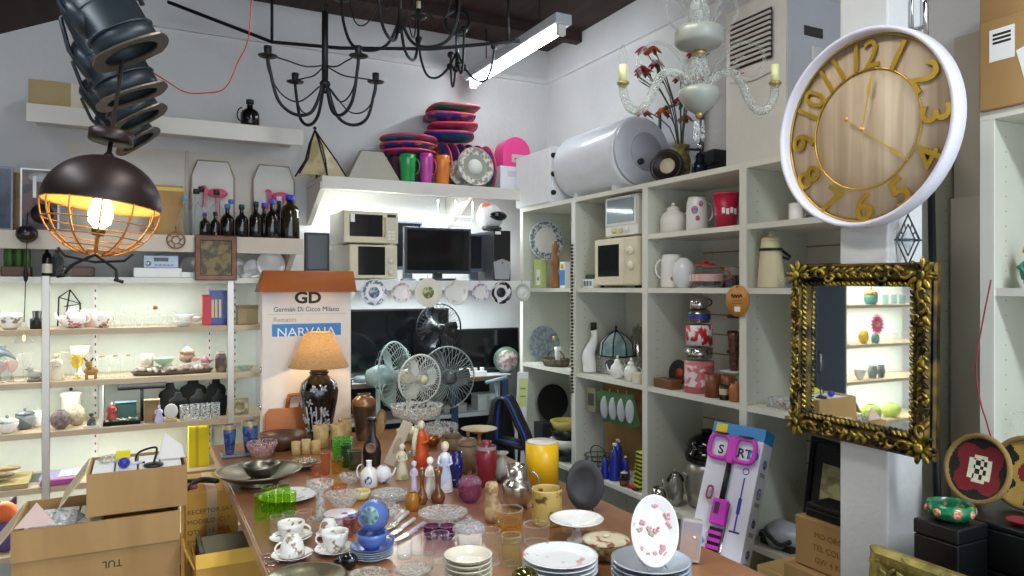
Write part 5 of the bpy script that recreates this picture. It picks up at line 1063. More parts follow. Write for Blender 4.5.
t = thing('tan_box', 'small tan box on short board right of the metal post', 'box', S(247, Z, 4.32), 0); linked('box', MB().box(-.055, -.04, 0, .055, .04, .09), plain('a8946c', .6), t, .003); linked('lid', MB().box(-.057, -.042, .0905, .057, .042, .105), plain('8a7a58', .6), t)
# third board (1.135)
Z = 1.135
def fig(name, label, P, hpx, robe, hair=None, skin='e8d0bc', group=None, base=None, arms=True, rz=FC, rr=.26, n2=None, hm=None):
    """a small standing figurine: robed body with arms, head, hair, base"""
    H = size(hpx, P); R = H * rr
    t = thing(name, label, 'figurine', P, rz, group)
    b = MB().lathe([(0, H * .03), (R * .95, H * .03), (R, H * .06), (R * .8, H * .3), (R * .55, H * .5), (R * .68, H * .66), (R * .6, H * .74), (R * .2, H * .79), (R * .16, H * .82), (0, H * .82)], 18, wob=lambda a, v: 1 + .06 * math.sin(7 * a) * (1 - v))
    if arms:
        for s in (-1, 1): b.tube([(s * R * .6, 0, H * .70), (s * R * .85, -R * .2, H * .56), (s * R * .3, -R * .75, H * .52)], [R * .2, R * .17, R * .12], 8)
    linked('robe', b, robe, t)
    h = linked('head', MB().sph((0, -R * .05, H * .88), (H * .075, H * .078, H * .092), 14, 10).sph((0, -R * .05 - H * .078, H * .875), (H * .012, H * .014, H * .016), 6, 5), plain(skin, .3) if isinstance(skin, str) else skin, t)
    if hair: linked('hair', MB().sph((0, R * .06, H * .905), (H * .085, H * .08, H * .09), 14, 10), hair, h)
    linked('base', MB().lathe([(0, 0), (R * 1.05, 0), (R * 1.05, H * .025), (0, H * .03)], 18), base or robe, t)
    return t
t = thing('dolphin_figurine', 'grey dolphin figurine at the left edge of glass shelf', 'figurine', S(3, Z, 4.4), 0); linked('body', MB().tube(smooth([(-.06, 0, .09), (-.03, 0, .13), (.0, 0, .14), (.035, 0, .12), (.055, 0, .1)]), [.003, .01, .016, .02, .022, .024, .025, .026, .026, .025, .024, .022, .02, .018, .016, .014, .012, .01, .009, .008, .007, .006, .005, .004, .003], 10), plain('6d7880', .3), t); linked('fin', MB().sph((.0, 0, .165), (.014, .004, .012), 8, 6), plain('6d7880', .3), t); linked('wave_base', MB().lathe([(0, 0), (.05, 0), (.03, .05), (.015, .11), (0, .12)], 14), glass('b8d0d8', .5), t)
for px, Y, l in ((4, 4.28, 'pink glass goblet at the left edge of glass shelf'), (11, 4.30, 'pink glass goblet second from the left edge')): pot('pink_goblet', l, 'goblet', S(px, Z, Y), 12, 21, 'goblet', glass('eec4c0', .3), group='pink goblets')
for i, px in enumerate((20, 27)): pot('clear_goblet', ('clear goblet right of the pink goblets', 'clear goblet left of the grey bird')[i], 'goblet', S(px, Z, 4.3 + .06 * i), 10, 27, 'goblet', CLEAR)
t = thing('bird_figurine', 'small grey and white bird figurine beside metal post', 'figurine', S(35, Z, 4.27), 0); linked('body', MB().sph((0, 0, .035), (.032, .02, .022)).sph((-.02, 0, .062), (.014, .013, .014)).tube([(.02, 0, .035), (.05, 0, .02)], [.012, .004], 8), plain('b9b7b0', .4), t); linked('beak', MB().at(-.033, 0, .06, 0, -PI/2).lathe([(.004, 0), (0, .012)], 8), IRON, t); linked('base', MB().lathe([(0, 0), (.035, 0), (.03, .014), (0, .016)], 14), plain('6b6862', .5), t)
fig('yellow_figurine', 'figurine with a yellow bonnet just right of metal post', S(56.5, Z, 4.28), 27, plain('ded3bd', .4), plain('dcc034', .4))
pot('glass_vase', 'clear glass vase right of the yellow-bonnet figurine', 'vase', S(66.5, Z, 4.34), 12, 26, 'flute', CLEAR)
pot('yellow_glass', 'yellow-tinted glass cup on tall foot', 'goblet', S(77, Z, 4.3), 12, 24, 'goblet', glass('e8c860', .5))
pot('white_dish', 'white wide dish on stand behind yellow glass cup', 'dish', S(80, Z, 4.47), 20, 30, 'compote', CHINA)
t = thing('bull_figurine', 'golden bull figurine with dark horns on glass shelf', 'figurine', S(91, Z, 4.25), 0); GB = plain('b08440', .35)
linked('body', MB().sph((0, 0, .04), (.034, .018, .022)).sph((-.01, -.01, .078), (.016, .015, .02)).tube([(-.005, -.005, .05), (-.01, -.01, .075)], .013, 8), GB, t); linked('horns', MB().tube([(-.03, -.01, .108), (-.022, -.01, .094), (.002, -.01, .094), (.01, -.01, .108)], .004, 6), IRON, t)
for x in (-.02, .02):
    for y in (-.009, .009): linked('leg', MB().tube([(x, y, .035), (x, y, 0)], .007, 6), GB, t)
for i, px in enumerate((105, 115.5, 125.5)): pot('gold_dot_glass', ('tall clear glass with a gold dot, nearest the golden bull', 'tall clear glass with a gold dot, middle of three', 'tall clear glass with a gold dot, beside the shell basket')[i], 'glass', S(px, Z, 4.28), 11, 21, 'straight', CLEAR, group='tall clear glasses with gold dots', band=(.4, .98, 1.03, GOLD))
P = S(173, Z, 4.31)
t = thing('shell_basket', 'long low basket piled with pale shells and ornaments', 'basket', P, 0); linked('tray', MB().mat(Matrix.Diagonal((1, .28, 1, 1))).lathe(vessel([(.92,0),(1,1)], .205, .02, .006), 28), plain('5c4a34', .7), t)
rnd = random.Random(3); q = MB()
for k in range(60): 
    a, r = rnd.random() * 6.28, rnd.random() ** .5; q.mat(Matrix.Translation((.185 * r * math.cos(a), .055 * r * math.sin(a), .02 + .02 * rnd.random())) @ Matrix.Rotation(rnd.random() * 3, 4, 'Z')); q.sph((0, 0, 0), (.02, .012, .011), 8, 6)
linked('shells', q, speck('eae6dc', 'cdb9a8', 20, .5), t)['kind'] = 'stuff'
pot('green_dish', 'pale green dish on top of the shell basket', 'dish', P + Vector((-.045, -.02, .052)), 19, 7, 'bowl', plain('a9cfae', .3))
pot('white_cup', 'small beige cup standing in shell basket left of green dish', 'cup', P + Vector((-.125, .0, .052)), 11, 11, 'straight', plain('d2c4b0', .4), handle=1)
t = thing('conch_shell', 'brown and pink conch shell topping the shell basket', 'shell', P + Vector((.07, 0, .055)), .4); linked('shell', MB().sph((0, 0, .03), (.045, .025, .03)).at(0, 0, .05).lathe([(.035, 0), (.04, .01), (.025, .022), (.012, .034), (0, .044)], 12, wob=lambda a, v: 1 + .12 * math.sin(6 * a)), speck('c9a58a', '8a6248', 20, .4), t); linked('lip', MB().sph((.035, -.015, .02), (.03, .01, .014)), plain('d8a89a', .3), t)
t = thing('pink_shell', 'small pink shell at right end of shell basket', 'shell', P + Vector((.16, -.0, .05)), 0); linked('shell', MB().lathe([(0, 0), (.02, .002), (.022, .02), (.01, .034), (0, .04)], 12), plain('c8808a', .4), t); linked('tip', MB().at(.02, 0, .006, 0, 1.2).lathe([(.01, 0), (0, .03)], 10), plain('8a6a60', .4), t)
pot('dark_vase', 'small dark pottery vase beside right metal post', 'vase', S(221, Z, 4.28), 11, 20, 'jar', speck('4a3c34', '7a6656', 20, .4), band=(.8, .93, 1.02, plain('d8d0c2', .4)))
pot('glass_plate', 'flat clear glass dish on short board right of post', 'dish', S(245, Z, 4.32), 18, 4, 'plate', glass('a8c8c8', .5))
# fourth board (.89)
Z = .89
pot('white_tureen', 'white dish with greenery inside at left end of the jewellery shelf', 'dish', S(9, Z, 4.28), 20, 10, 'bowl', CHINA, lid=.8, lm=speck('c8d0c4', '8a9a84', 30, .5))
pot('grey_tureen', 'grey mottled dish right of white dish with greenery', 'dish', S(24, Z, 4.34), 17, 15, 'deep', speck('8c9096', '5f6468', 30, .4), lid=.4)
pot('white_pot', 'plain white pot at left beside metal post', 'pot', S(37, Z, 4.4), 12, 14, 'deep', CHINA, lid=.3)
pot('white_urn', 'tall white lidded urn on jewellery shelf', 'urn', S(71, Z, 4.46), 20, 28, [(.7,0),(.9,.05),(.85,.9),(1,1)], CHINA, lid=.22, kn=IRON)
pot('mauve_pot', 'round grey-mauve textured pot in front of white urn', 'pot', S(62, Z, 4.28), 18, 18, 'round', speck('8f7f7c', '6d5f5e', 50, .7, bump=.6))
pot('beige_pot', 'round beige textured pot in front of white urn', 'pot', S(75, Z, 4.33), 16, 20, 'round', speck('c4b89e', 'a2957c', 50, .7, bump=.6))
t = thing('seated_figurine', 'small dark seated figurine on white book base beside divider', 'figurine', S(91.5, Z, 4.25), 0); linked('body', MB().lathe([(0, .01), (.022, .01), (.02, .03), (.012, .05), (0, .055)], 14).sph((0, -.003, .065), .013), speck('4c4a46', '8a867c', 40, .5), t); linked('base', MB().box(-.035, -.025, 0, .035, .025, .0095), plain('d8d6cc', .5), t)
fig('red_figurine', 'small figurine in red robe beside black tray', S(112, Z, 4.35), 21, plain('8c2a2c', .4), plain('5a3a28', .5))
t = thing('trinket_box', 'dark green trinket box with pale blue lid behind black tray', 'box', S(126, Z, 4.43), 0); linked('box', MB().box(-.05, -.035, 0, .05, .035, .085), plain('2f4f48', .4), t, .003); linked('lid', MB().at(0, .0, .086, -.15).box(-.052, -.037, 0, .052, .037, .012), plain('9fd0dc', .3), t)
t = thing('jewellery_tray', 'black tray of small jewellery pieces on jewellery shelf', 'tray', S(120, Z, 4.27), 0); linked('tray', MB().box(-.075, -.04, 0, .095, .04, .02), VELVET, t, .003); q = MB(); rnd = random.Random(2)
for k in range(24): q.sph((rnd.uniform(-.065, .085), rnd.uniform(-.03, .03), .023), (.007, .006, .005), 6, 5)
linked('jewellery', q, speck('c9c4a0', '5f8a6a', 60, .25), t)['kind'] = 'stuff'
t = thing('bracelet_stand', 'black velvet T-bar bracelet stand on jewellery shelf', 'stand', S(142, Z, 4.34), 0); linked('bar', MB().at(-.115, 0, .185, 0, PI/2).lathe([(0, 0), (.017, 0), (.019, .01), (.019, .22), (.017, .23), (0, .23)], 20), VELVET, t); linked('post', MB().tube([(0, 0, .01), (0, 0, .17)], .008, 10), VELVET, t); linked('base', MB().box(-.05, -.03, 0, .05, .03, .0095), VELVET, t)
for i, (px, Y, w, h, z) in enumerate(((170, 4.42, 21, 33, 0), (193, 4.47, 26, 35, 0), (216, 4.43, 19, 35, 0), (178, 4.31, 18, 26, 0), (199, 4.34, 17, 27, 0), (220, 4.31, 16, 26, 0))):
    P = S(px, Z, Y); R = size(w, P) / 2; H = size(h, P)
    t = thing('necklace_bust', 'black velvet necklace bust, ' + ('tall one at left behind a small bust', 'widest one, in the middle at the back', 'tall one against the metal post', 'small one in front at left', 'small one in front, in the middle', 'small one in front by the metal post')[i], 'bust', P, 0, 'black velvet necklace busts')
    linked('torso', MB().mat(Matrix.Diagonal((1, .45, 1, 1))).lathe([(0, .0), (R * .72, 0), (R * .8, H * .3), (R, H * .62), (R * .85, H * .74), (R * .42, H * .83), (R * .34, H * .97), (R * .3, H), (0, H)], 24), VELVET, t); linked('stand', MB().box(-R * .6, .0, 0, R * .6, R * .7, .006), BLACK, t)
t = thing('wooden_case', 'small open wooden case in front of bracelet stand', 'case', S(152, Z, 4.28), 0)
for x in (-.036, .034): linked('side', MB().box(x - .003, -.025, 0, x + .003, .025, .11), wood('9c7f55', 'b89a6c', 9, .6), t)
linked('back', MB().box(-.034, .019, 0, .032, .025, .11), wood('9c7f55', 'b89a6c', 9, .6), t); linked('top', MB().box(-.039, -.026, .1105, .037, .026, .117), wood('9c7f55', 'b89a6c', 9, .6), t)
fig('lilac_figurine', 'little white and lilac figurine before the wooden case', S(159, Z, 4.235), 17, plain('c9c2e0', .35), plain('8a80b0', .4))
t = thing('oval_mirror', 'small oval dressing mirror on pale stand right of wooden case', 'mirror', S(171, Z, 4.245), 0); linked('oval_frame', MB().mat(Matrix.Translation((0, 0, .052)) @ Matrix.Rotation(PI/2, 4, 'X') @ Matrix.Diagonal((1, 1.2, 1, 1))).lathe([(0, 0), (.032, 0), (.034, .004), (.03, .007), (0, .006)], 28), plain('d9d6cc', .3), t); linked('stand', MB().box(-.03, -.012, 0, .03, .014, .014), plain('c8ac7a', .5), t)
for i, px in enumerate((186, 196, 205, 213)): pot('crystal_glass', 'cut crystal tumbler, ' + ('leftmost of four in front of the busts', 'second from left before the busts', 'third from left before the busts', 'rightmost of four, beside the metal post')[i], 'glass', S(px, Z, 4.24), 9, 15, 'straight', CRYSTAL, group='crystal tumblers before the busts')
t = thing('round_ornament', 'pale round framed ornament on short board right of post', 'ornament', S(240, Z, 4.28), 0); linked('plaque', MB().box(-.045, 0, 0, .045, .012, .09), plain('9c9a84', .5), t); linked('ring', MB().at(0, -.006, .045, PI/2).ring(.03, .012, 24, 8), speck('c4b48a', '8a7a58', 30, .5), t)
# fifth board (.62)
Z = .62
t = thing('tan_folder', 'tan folder with sandals on it at left end of magazine shelf', 'folder', S(6, Z + .012, 4.3), 0); linked('folder', MB().at(0, 0, 0, .12).box(-.1, -.08, 0, .1, .1, .02), plain('a8986a', .6), t); linked('sandal', MB().sph((-.02, -.02, .05), (.06, .03, .016)), plain('7a6444', .6), t); linked('sandal', MB().sph((.0, .03, .07), (.06, .025, .014)), plain('8f7a55', .6), t)
for i, (px, c, l) in enumerate(((31, '20242c', 'dark blue magazine lying left of the metal post'), (51, '8f93c8', 'lilac-blue magazine lying behind metal post'), (70, 'b9bcd8', 'pale lilac magazine on the pile right of the post'))):
    for k in range(1): 
        t = thing('magazine', l, 'magazine', S(px, Z, 4.36), 0, 'magazines on the lower shelf'); linked('pages', MB().box(-.044, -.09, 0, .044, .09, .014 + .006 * i), PAPER, t); linked('cover', MB().box(-.045, -.091, .0145 + .006 * i, .045, .091, .0165 + .006 * i), plain(c, .3), t)
t = thing('magenta_case', 'magenta pencil case lying in front of lilac magazines', 'case', S(62, Z, 4.225), 0); linked('case', MB().box(-.09, -.02, 0, .08, .02, .03), plain('b04a98', .4), t, .006); linked('zip', MB().box(-.085, -.0012, .0301, .075, .0012, .032), plain('d8c8d8', .4), t)
t = thing('yellow_box', 'tall bright yellow box standing behind the open cartons', 'box', S(198, Z, 4.33), 0); linked('box', MB().box(-.05, -.04, 0, .055, .04, .235), plain('e6d21e', .45), t, .002); linked('side_stripe', MB().box(-.015, -.0412, .0, .0, -.0401, .235), plain('c9b40e', .45), t)
Z = .3
t = thing('plush_toy', 'orange and purple soft toy at left on the lowest shelf', 'toy', S(5, Z, 4.3) + Vector((0, 0, 0)), 0); linked('body', MB().sph((0, 0, .09), (.07, .06, .09)), plain('5c4a7a', .9), t); linked('head', MB().sph((.0, -.02, .2), (.055, .05, .05)), plain('d8683c', .9), t); linked('ear', MB().at(.03, 0, .235, 0, .4).lathe([(.02, 0), (0, .05)], 10), plain('3c3448', .9), t); linked('ear', MB().at(-.03, 0, .235, 0, -.4).lathe([(.02, 0), (0, .05)], 10), plain('3c3448', .9), t)
# ---------------------------------------------------------------- shelving seen in the mirror
t = thing('dark_stand_in', 'tall dark blue-black stand-in cabinet, added for the dark strip reflected in mirror', 'cabinet', (-1.37, 4.15, 0)); linked('body', MB().box(-.185, .0, .002, .185, .42, 1.88), plain('22272c', .3), t, .004); linked('door', MB().box(-.18, -.018, .05, .18, -.0005, 1.86), plain('2a3440', .15), t, .003); linked('handle', MB().tube([(.15, -.02, .9), (.15, -.035, .92), (.15, -.035, 1.05), (.15, -.02, 1.07)], .006, 6), STEEL, t)  # dark block added so the mirror's left part reflects dark
t = thing('display_shelving', 'white lit glassware shelving at far left, seen reflected in gilded mirror', 'shelving', (0, 0, 0))
for z in (1.72, 1.45, 1.10, .78, .41): linked('shelf_board', MB().box(-2.95, LF, z - .025, -1.62, LBk - .03, z), BRD, t)
for x in (-1.60, -2.97): linked('post', MB().box(x - .02, LF - .022, 0, x + .02, LF + .02, 1.78), POST, t)
linked('back_panel', MB().box(-2.95, LBk - .03, 0, -1.62, LBk - .005, 1.74), plain('e8efe8', .5), t)
g_ = MB()
for k in range(7): g_.tube([(-1.66 - .05 * k, LBk - .06, .42), (-1.66 - .05 * k, LBk - .06, 1.7)], .002, 5)
for k in range(24): g_.tube([(-1.66, LBk - .06, .45 + .05 * k), (-1.96, LBk - .06, .45 + .05 * k)], .002, 5)
linked('wire_grid', g_, plain('5c6468', .4), t)
for z in (1.69, 1.42, 1.07, .75): area('shelf_lamp', (-2.3, LF + .12, z), 1.1, .03, 5.5, (.95, 1, .95))
def Mx(X, z, Y=4.3): return Vector((X, Y, z + .0012))
t = thing('gerbera_vase', 'pink gerbera flower in small vase, seen reflected in mirror', 'flower', Mx(-2.16, 1.10)); linked('vase', MB().lathe(vessel('jar', .035, .08, .003), 18), plain('4d8a7a', .3), t); q = MB()
for k in range(16): q.mat(Matrix.Translation((0, -.02, .17)) @ Matrix.Rotation(k * PI / 8, 4, (0, 1, 0))); q.sph((.055, 0, 0), (.045, .004, .014), 8, 5)
linked('petals', q, plain('e05a8c', .5), t); linked('flower_centre', MB().sph((0, -.025, .17), (.025, .008, .025)), plain('e0b04a', .7), t); linked('stem', MB().tube([(0, 0, .05), (0, -.01, .17)], .004, 6), plain('4d6e38', .6), t)
pot('yellow_vase', 'yellow round vase beside the gerbera, seen reflected in mirror', 'vase', Mx(-2.0, 1.10), 22, 30, 'round', plain('d8b43c', .3))
for k in range(6): pot('reflected_goblet', ('clear goblet nearest the shelving post in mirror row', 'second clear goblet in mirror row', 'third clear goblet in mirror row', 'fourth clear goblet in mirror row', 'fifth clear goblet in mirror row', 'last clear goblet in mirror row')[k], 'goblet', Mx(-1.72 - .13 * k - (.12 if k > 1 else 0), 1.10, 4.25), 13, 24, 'goblet', CLEAR, group='goblets seen in the mirror')
for X, l in ((-2.1, 'pale green round bowl nearer the post, reflected in mirror'), (-2.38, 'pale green round bowl farther from the post, reflected in mirror')): pot('green_bowl', l, 'bowl', Mx(X, .41), 46, 34, 'round', plain('bcd06a', .3), group='green bowls seen in the mirror')
pot('cream_bowl', 'low cream bowl beside green bowls, reflected in mirror', 'bowl', Mx(-1.83, .41), 30, 14, 'bowl', plain('e0d2b0', .4))
for k, X in enumerate((-1.95, -2.12, -2.24)): pot('white_ornament', ('beaded white ornament', 'small grey vase with leaves', 'larger grey vase with leaves')[k] + ' reflected in the middle of mirror', 'vase', Mx(X, .78), 26 - 4 * k, 24 + 6 * (k > 0), ('bowl', 'flute', 'flute')[k], (plain('e4e2d4', .4), plain('7a7e7c', .4), plain('6a6e6c', .4))[k])
pot('flower_pot', 'pot with yellow and red flowers, reflected at mirror top', 'flower', Mx(-2.1, 1.45), 30, 22, 'deep', plain('6aa89a', .4), lid=.9, lm=speck('d8b83c', 'b04a3c', 40, .6))
for k in range(3): pot('reflected_jar', ('first', 'second', 'third')[k] + ' glass jar right of reflected flower pot in mirror', 'jar', Mx(-2.3 - .12 * k, 1.45), 14, 24, 'straight', glass('a8c4c8', .4))
# ================================================================ middle of the back wall
Z = 2.25
P = S(323, Z + .006, 4.26)
t = thing('shell_lamp', 'leaded glass sail-shaped lamp shade at left end of shelf', 'lamp shade', P, 0); u = size(1, P)
LG = (speck('b5a57a', '9a8a5c', 12, .35), speck('d5cdb0', 'b8ac88', 12, .35))
def sail(x0, x1, k, dy): 
    top = (-8 * u, 0, 45 * u); L_ = [(x0 * u, dy, 0), (x0 * .55 * u - 2*u, dy * .6, 16 * u), (x0 * .3 * u - 5*u, dy * .3, 32 * u), top]; R_ = [(x1 * u, dy, 0), (x1 * .6 * u, dy * .6, 15 * u), (x1 * .2 * u - 2 * u, dy * .3, 30 * u), top]
    n = len(L_); vs = L_ + R_; linked('glass_panel', MB().add(vs, [(i, n + i, n + i + 1, i + 1) for i in range(n - 1)], True), LG[k], t); linked('lead_edge', MB().tube(L_ + R_[::-1], .005, 6), IRON, t)
sail(-24, 3, 0, -.03); sail(3, 22, 1, -.03); sail(-24, -3, 1, .1); sail(-3, 22, 0, .1)
linked('finial', MB().sph((-8 * u, 0, 47 * u), .01), IRON, t)
P = S(371, Z, 4.33); u = size(1, P)
t = thing('pyramid_lampshade', 'cream pyramid-shaped fabric lamp shade right of leaded shade', 'lamp shade', P, 0); t.scale = (1, .5, 1)
linked('fabric', MB().at(rz=PI/4).lathe([(37 * u, .004), (15 * u, 30 * u)], 4, False, cap=False), plain('b6b0a0', .8), t); linked('wire_edge', MB().at(0, 0, .004, rz=PI/4).ring(37 * u, .004, 4, 6).at(0, 0, 30 * u, rz=PI/4).ring(15 * u, .003, 4, 6), plain('5c5a50', .5), t)
for px, w, h, c, l in ((408.5, 17, 28, '1f9a4a', 'green'), (426.5, 14, 30, 'c23fa0', 'magenta'), (443, 15, 29, 'e8842c', 'orange')):
    pot('plastic_mug', 'ribbed %s plastic mug on the shelf with bright cushions' % l, 'mug', S(px, Z, 4.24), w, h, [(.82,0),(.84,.1),(.88,.12),(.86,.25),(.91,.27),(.89,.4),(.94,.42),(.92,.55),(.97,.57),(.95,.75),(1,.8),(1,1)], plain(c, .25, coat=.4), handle=1, group='ribbed plastic mugs')
FAB = speck('d0305a', '2a49a8', 9, .5, 0, .42, .5, 'noise', 2, c3='3a9a6a'); FAB2 = speck('2f4fb4', 'c8385c', 11, .5, 0, .45, .52, 'noise', 2, c3='d8a83c')
def cushion(label, P, R, th, rot=(0, 0, 0), m=FAB, square=False, group='bright cushions on the shelf'):
    t = thing('cushion', label, 'cushion', P, 0, group, rot=rot)
    f = lambda a, v: 1 if not square else 1 / max(abs(math.cos(a + .4)), abs(math.sin(a + .4))) ** .7
    linked('cover', MB().lathe([(0, 0), (R * .6, .002), (R * .92, th * .25), (R, th * .5), (R * .92, th * .75), (R * .6, th * .98), (0, th)], 28, wob=f), m, t)
    linked('piping', MB().at(0, 0, th * .5).tube([(R * 1.005 * f(a, 0) * math.cos(a), R * 1.005 * f(a, 0) * math.sin(a), 0) for a in [2*PI*i/28 for i in range(28)]], .007, 6, True), plain('d8486a', .5), t)
P = S(410, Z, 4.44)
for k in range(3): cushion(('lowest', 'middle', 'topmost')[k] + ' round pink-edged cushion of the pile behind the mugs', P + Vector((-.02, -.03, .045 * k + .188)), .178, .043, m=(FAB, FAB2, speck('4a8aa0', 'b8385c', 6, .5, 0, .5, .58))[k])
single('cushion_crate', 'dark box hidden beneath the pile of round cushions', 'crate', MB().box(-.11, -.05, 0, .10, .1, .186), plain('5a3040', .6), P + Vector((-.02, 0, 0)), 0)
for k in range(6): cushion(('leftmost round cushion standing on edge', 'second upright round cushion from left', 'third upright round cushion from left', 'fourth upright round cushion from left', 'fifth upright round cushion from left', 'rightmost round cushion standing on edge')[k] + ' in the row', S(441 + 8.6 * k, Z, 4.46) + Vector((0, 0, .158)), .15, .034, (0, PI/2 - .1, 0), (FAB2, FAB)[k % 2])
P = S(449, Z, 4.44)
for k in range(4): cushion(('lowest', 'second', 'third', 'topmost')[k] + ' square cushion of the stack on top of the upright row', P + Vector((.025 * (k % 2), 0, .33 + .06 * k)), .16, .05, (0, (-1) ** k * .02, .1 * k), (speck('2f4fb4', '2f7a5a', 9, .5, 0, .46, .54), speck('c8304e', 'd85a7a', 9, .5), FAB2, speck('2f7a5a', 'c8385c', 9, .5, 0, .48, .54))[k], True)
for i, (px, dia, l) in enumerate(((462, 28, 'ornate metal-mounted plate leaning behind the orange mug'), (476, 40, 'larger ornate white plate in brass mount on cushion shelf'))):
    P = S(px, Z, 4.278 - .068 * i); leanplate('ornate_plate', l, 'plate', P, dia, plain('9a968c', .4), 0, -.12, rimm=speck('8a8578', 'd5d2c8', 40, .4, 0, .45, .55), motif=plain('dedcd4', .4), stand=BRASS)
P = S(509, Z, 4.40)
t = thing('white_carton', 'white box supporting the pink drum-shaped case', 'box', S(505, Z, 4.40), 0); linked('box', MB().box(-.075, -.08, 0, .07, .1, .17), plain('dedee2', .5), t, .003); linked('label', MB().box(-.02, -.0808, .1, .06, -.0802, .14), plain('c8c8d0', .6), t)
t = thing('pink_case', 'bright pink round-topped case standing on the white box', 'case', S(509, Z + .1705, 4.41), 0)
arch = [(-.085, 0), (.125, 0)] + [(.02 + .105 * math.cos(a), .1 + .105 * math.sin(a)) for a in [PI * i / 16 for i in range(17)]]
linked('shell', MB().at(0, .06, 0, PI/2).prism(arch, .14), plain('e6418a', .35), t, .006); linked('label', MB().box(-.02, -.0815, .03, .11, -.0802, .085), plain('c9bcb8', .5), t); linked('label_print', MB().box(.0, -.0825, .05, .1, -.0816, .06), plain('b8603c', .5), t)
# appliances on the middle shelf
Z = 1.645
def micro(label, P, w, h, dp, win, body='d8cfae'):
    t = thing('microwave', label, 'microwave', P, 0, 'microwaves on the middle shelf'); b = plain(body, .4)
    linked('case', MB().box(0, 0, .008, w, dp, h), plain('dcd8cc', .4), t, .005); linked('fascia', MB().box(.002, -.012, .01, w - .002, -.0005, h - .002), b, t, .004)
    linked('door_window', MB().box(win[0], -.0145, win[2], win[1], -.0122, win[3]), plain('141415', .12), t, .004)
    linked('control_panel', MB().box(w - .075, -.0135, .02, w - .012, -.0121, h - .02), plain('cfc9b4', .35), t); return t
A_ = on_y(349, 279, LF - .06); u = size(1, A_)
m1 = micro('cream microwave at bottom of pair, dials at right', (A_.x, LF - .06, Z + .001), 50 * u, 36 * u, .33, (.05, 40 * u - .02, .03, 34 * u))
for z in (20 * u, 8 * u): linked('dial', MB().at(50 * u - .043, -.0136, z, PI/2).lathe([(0, 0), (.02, 0), (.016, .012), (0, .012)], 16), plain('e0d9c2', .35), m1)
m2 = micro('cream microwave stacked on top of the other, keypad at right', (A_.x - .035, LF - .06, Z + 36 * u + .002), 57 * u, 34 * u, .33, (.035, 40 * u, .045, 30 * u))
linked('display', MB().box(57 * u - .07, -.0148, 28 * u, 57 * u - .018, -.0136, 31 * u), plain('2a3430', .2), m2); linked('sticker', MB().box(.04, -.0158, 22 * u, .065, -.0146, 30 * u), PAPER, m2); linked('door_handle', MB().tube([(42 * u, -.013, 8 * u), (42.5 * u, -.03, 12 * u), (42.5 * u, -.03, 24 * u), (42 * u, -.013, 28 * u)], .006, 6), plain('cbc29f', .4), m2)
for k in range(6): linked('key', MB().box(57 * u - .066 + .024 * (k % 2), -.0155, .03 + .02 * (k // 2), 57 * u - .047 + .024 * (k % 2), -.0136, .042 + .02 * (k // 2)), plain('e6e2d2', .4), m2)
def monitor(label, px, y0, y1, wpx, Y, m=BLACK, foot=True, rz=0, name='monitor', z=Z):
    P = S(px, z, Y); u = size(1, P); w, h = wpx * u, (y1 - y0) * u; zb = EYE - (y1 - 288) * u - z
    t = thing(name, label, 'monitor', P, rz); linked('bezel', MB().box(-w/2, -.012, zb, w/2, .025, zb + h), m, t, .004); linked('screen', MB().box(-w/2 + .016, -.0135, zb + .022, w/2 - .016, -.0122, zb + h - .016), plain('101114', .12), t)
    if foot: linked('neck', MB().box(-.03, .0, .012, .03, .02, zb + .03), m, t); linked('foot', MB().mat(Matrix.Diagonal((1, .55, 1, 1))).lathe([(0, 0), (w * .28, 0), (w * .26, .012), (0, .014)], 24), m, t)
    return t
monitor('small black flat monitor standing left of the microwaves', 317, 233, 273, 24, 4.22)
t = monitor('wide dark monitor in the middle of the shelf', 438, 228, 274, 71, 4.16, plain('343a42', .35)); linked('logo', MB().box(-.01, -.0138, .045, .01, -.0124, .05), CHROME, t)
monitor('small blue-grey monitor half hidden right of the wide one', 474, 234, 272, 20, 4.30, plain('454c5e', .35)); monitor('blue-grey monitor peeking out behind the wide one', 408, 221, 270, 30, 4.42, plain('4c5460', .35))
P = S(500, Z, 4.16); u = size(1, P)
t = thing('computer_tower', 'black computer tower with silver lower front below the helmet', 'computer', P, 0); linked('case', MB().box(-.062, -.03, 0, .062, .3, 50 * u), plain('1a1a1d', .35), t, .004); linked('silver_front', MB().at(0, -.031, .01, PI/2).prism([(-.05, 0), (.05, 0), (.06, .11), (.0, .13), (-.06, .11)], .004), plain('b9bcc0', .3, .5), t); linked('power_button', MB().at(0, -.037, .115, PI/2).lathe([(0, 0), (.008, 0), (0, .004)], 12), CHROME, t); linked('badge', MB().box(-.05, -.0325, 46 * u, -.01, -.0304, 49 * u), PAPER, t)
P = S(491, Z + 50 * u + .001, 4.18)
t = thing('motorcycle_helmet', 'white full-face motorcycle helmet with coloured top on computer tower', 'helmet', P, 0); R = .089
linked('shell', MB().sph((0, .02, R * .99), (R * .95, R * 1.15, R * .95), 28, 18), speck('dcdcdc', 'c8c8c8', 6, .2), t); linked('visor', MB().mat(Matrix.Translation((.02, -.055, R * 1.0)) @ Matrix.Rotation(.2, 4, 'Z')).sph((0, 0, 0), (R * .72, R * .62, R * .36), 20, 12), plain('0f0f11', .1), t); linked('stripe', MB().mat(Matrix.Translation((0, .02, R * 1.0)) @ Matrix.Rotation(-.4, 4, 'X')).sph((-.02, 0, .012), (R * .6, R * .9, R * .96), 20, 12), plain('d06a4a', .3), t); linked('chin_trim', MB().at(.005, .0, .0135).ring(R * .6, .012, 28, 8), plain('30343a', .4), t)
m = MB()
for x in (0, .12, .24): m.tube([(x, 0, .16), (x, 0, 0), (x, .1, 0)], .003, 5)
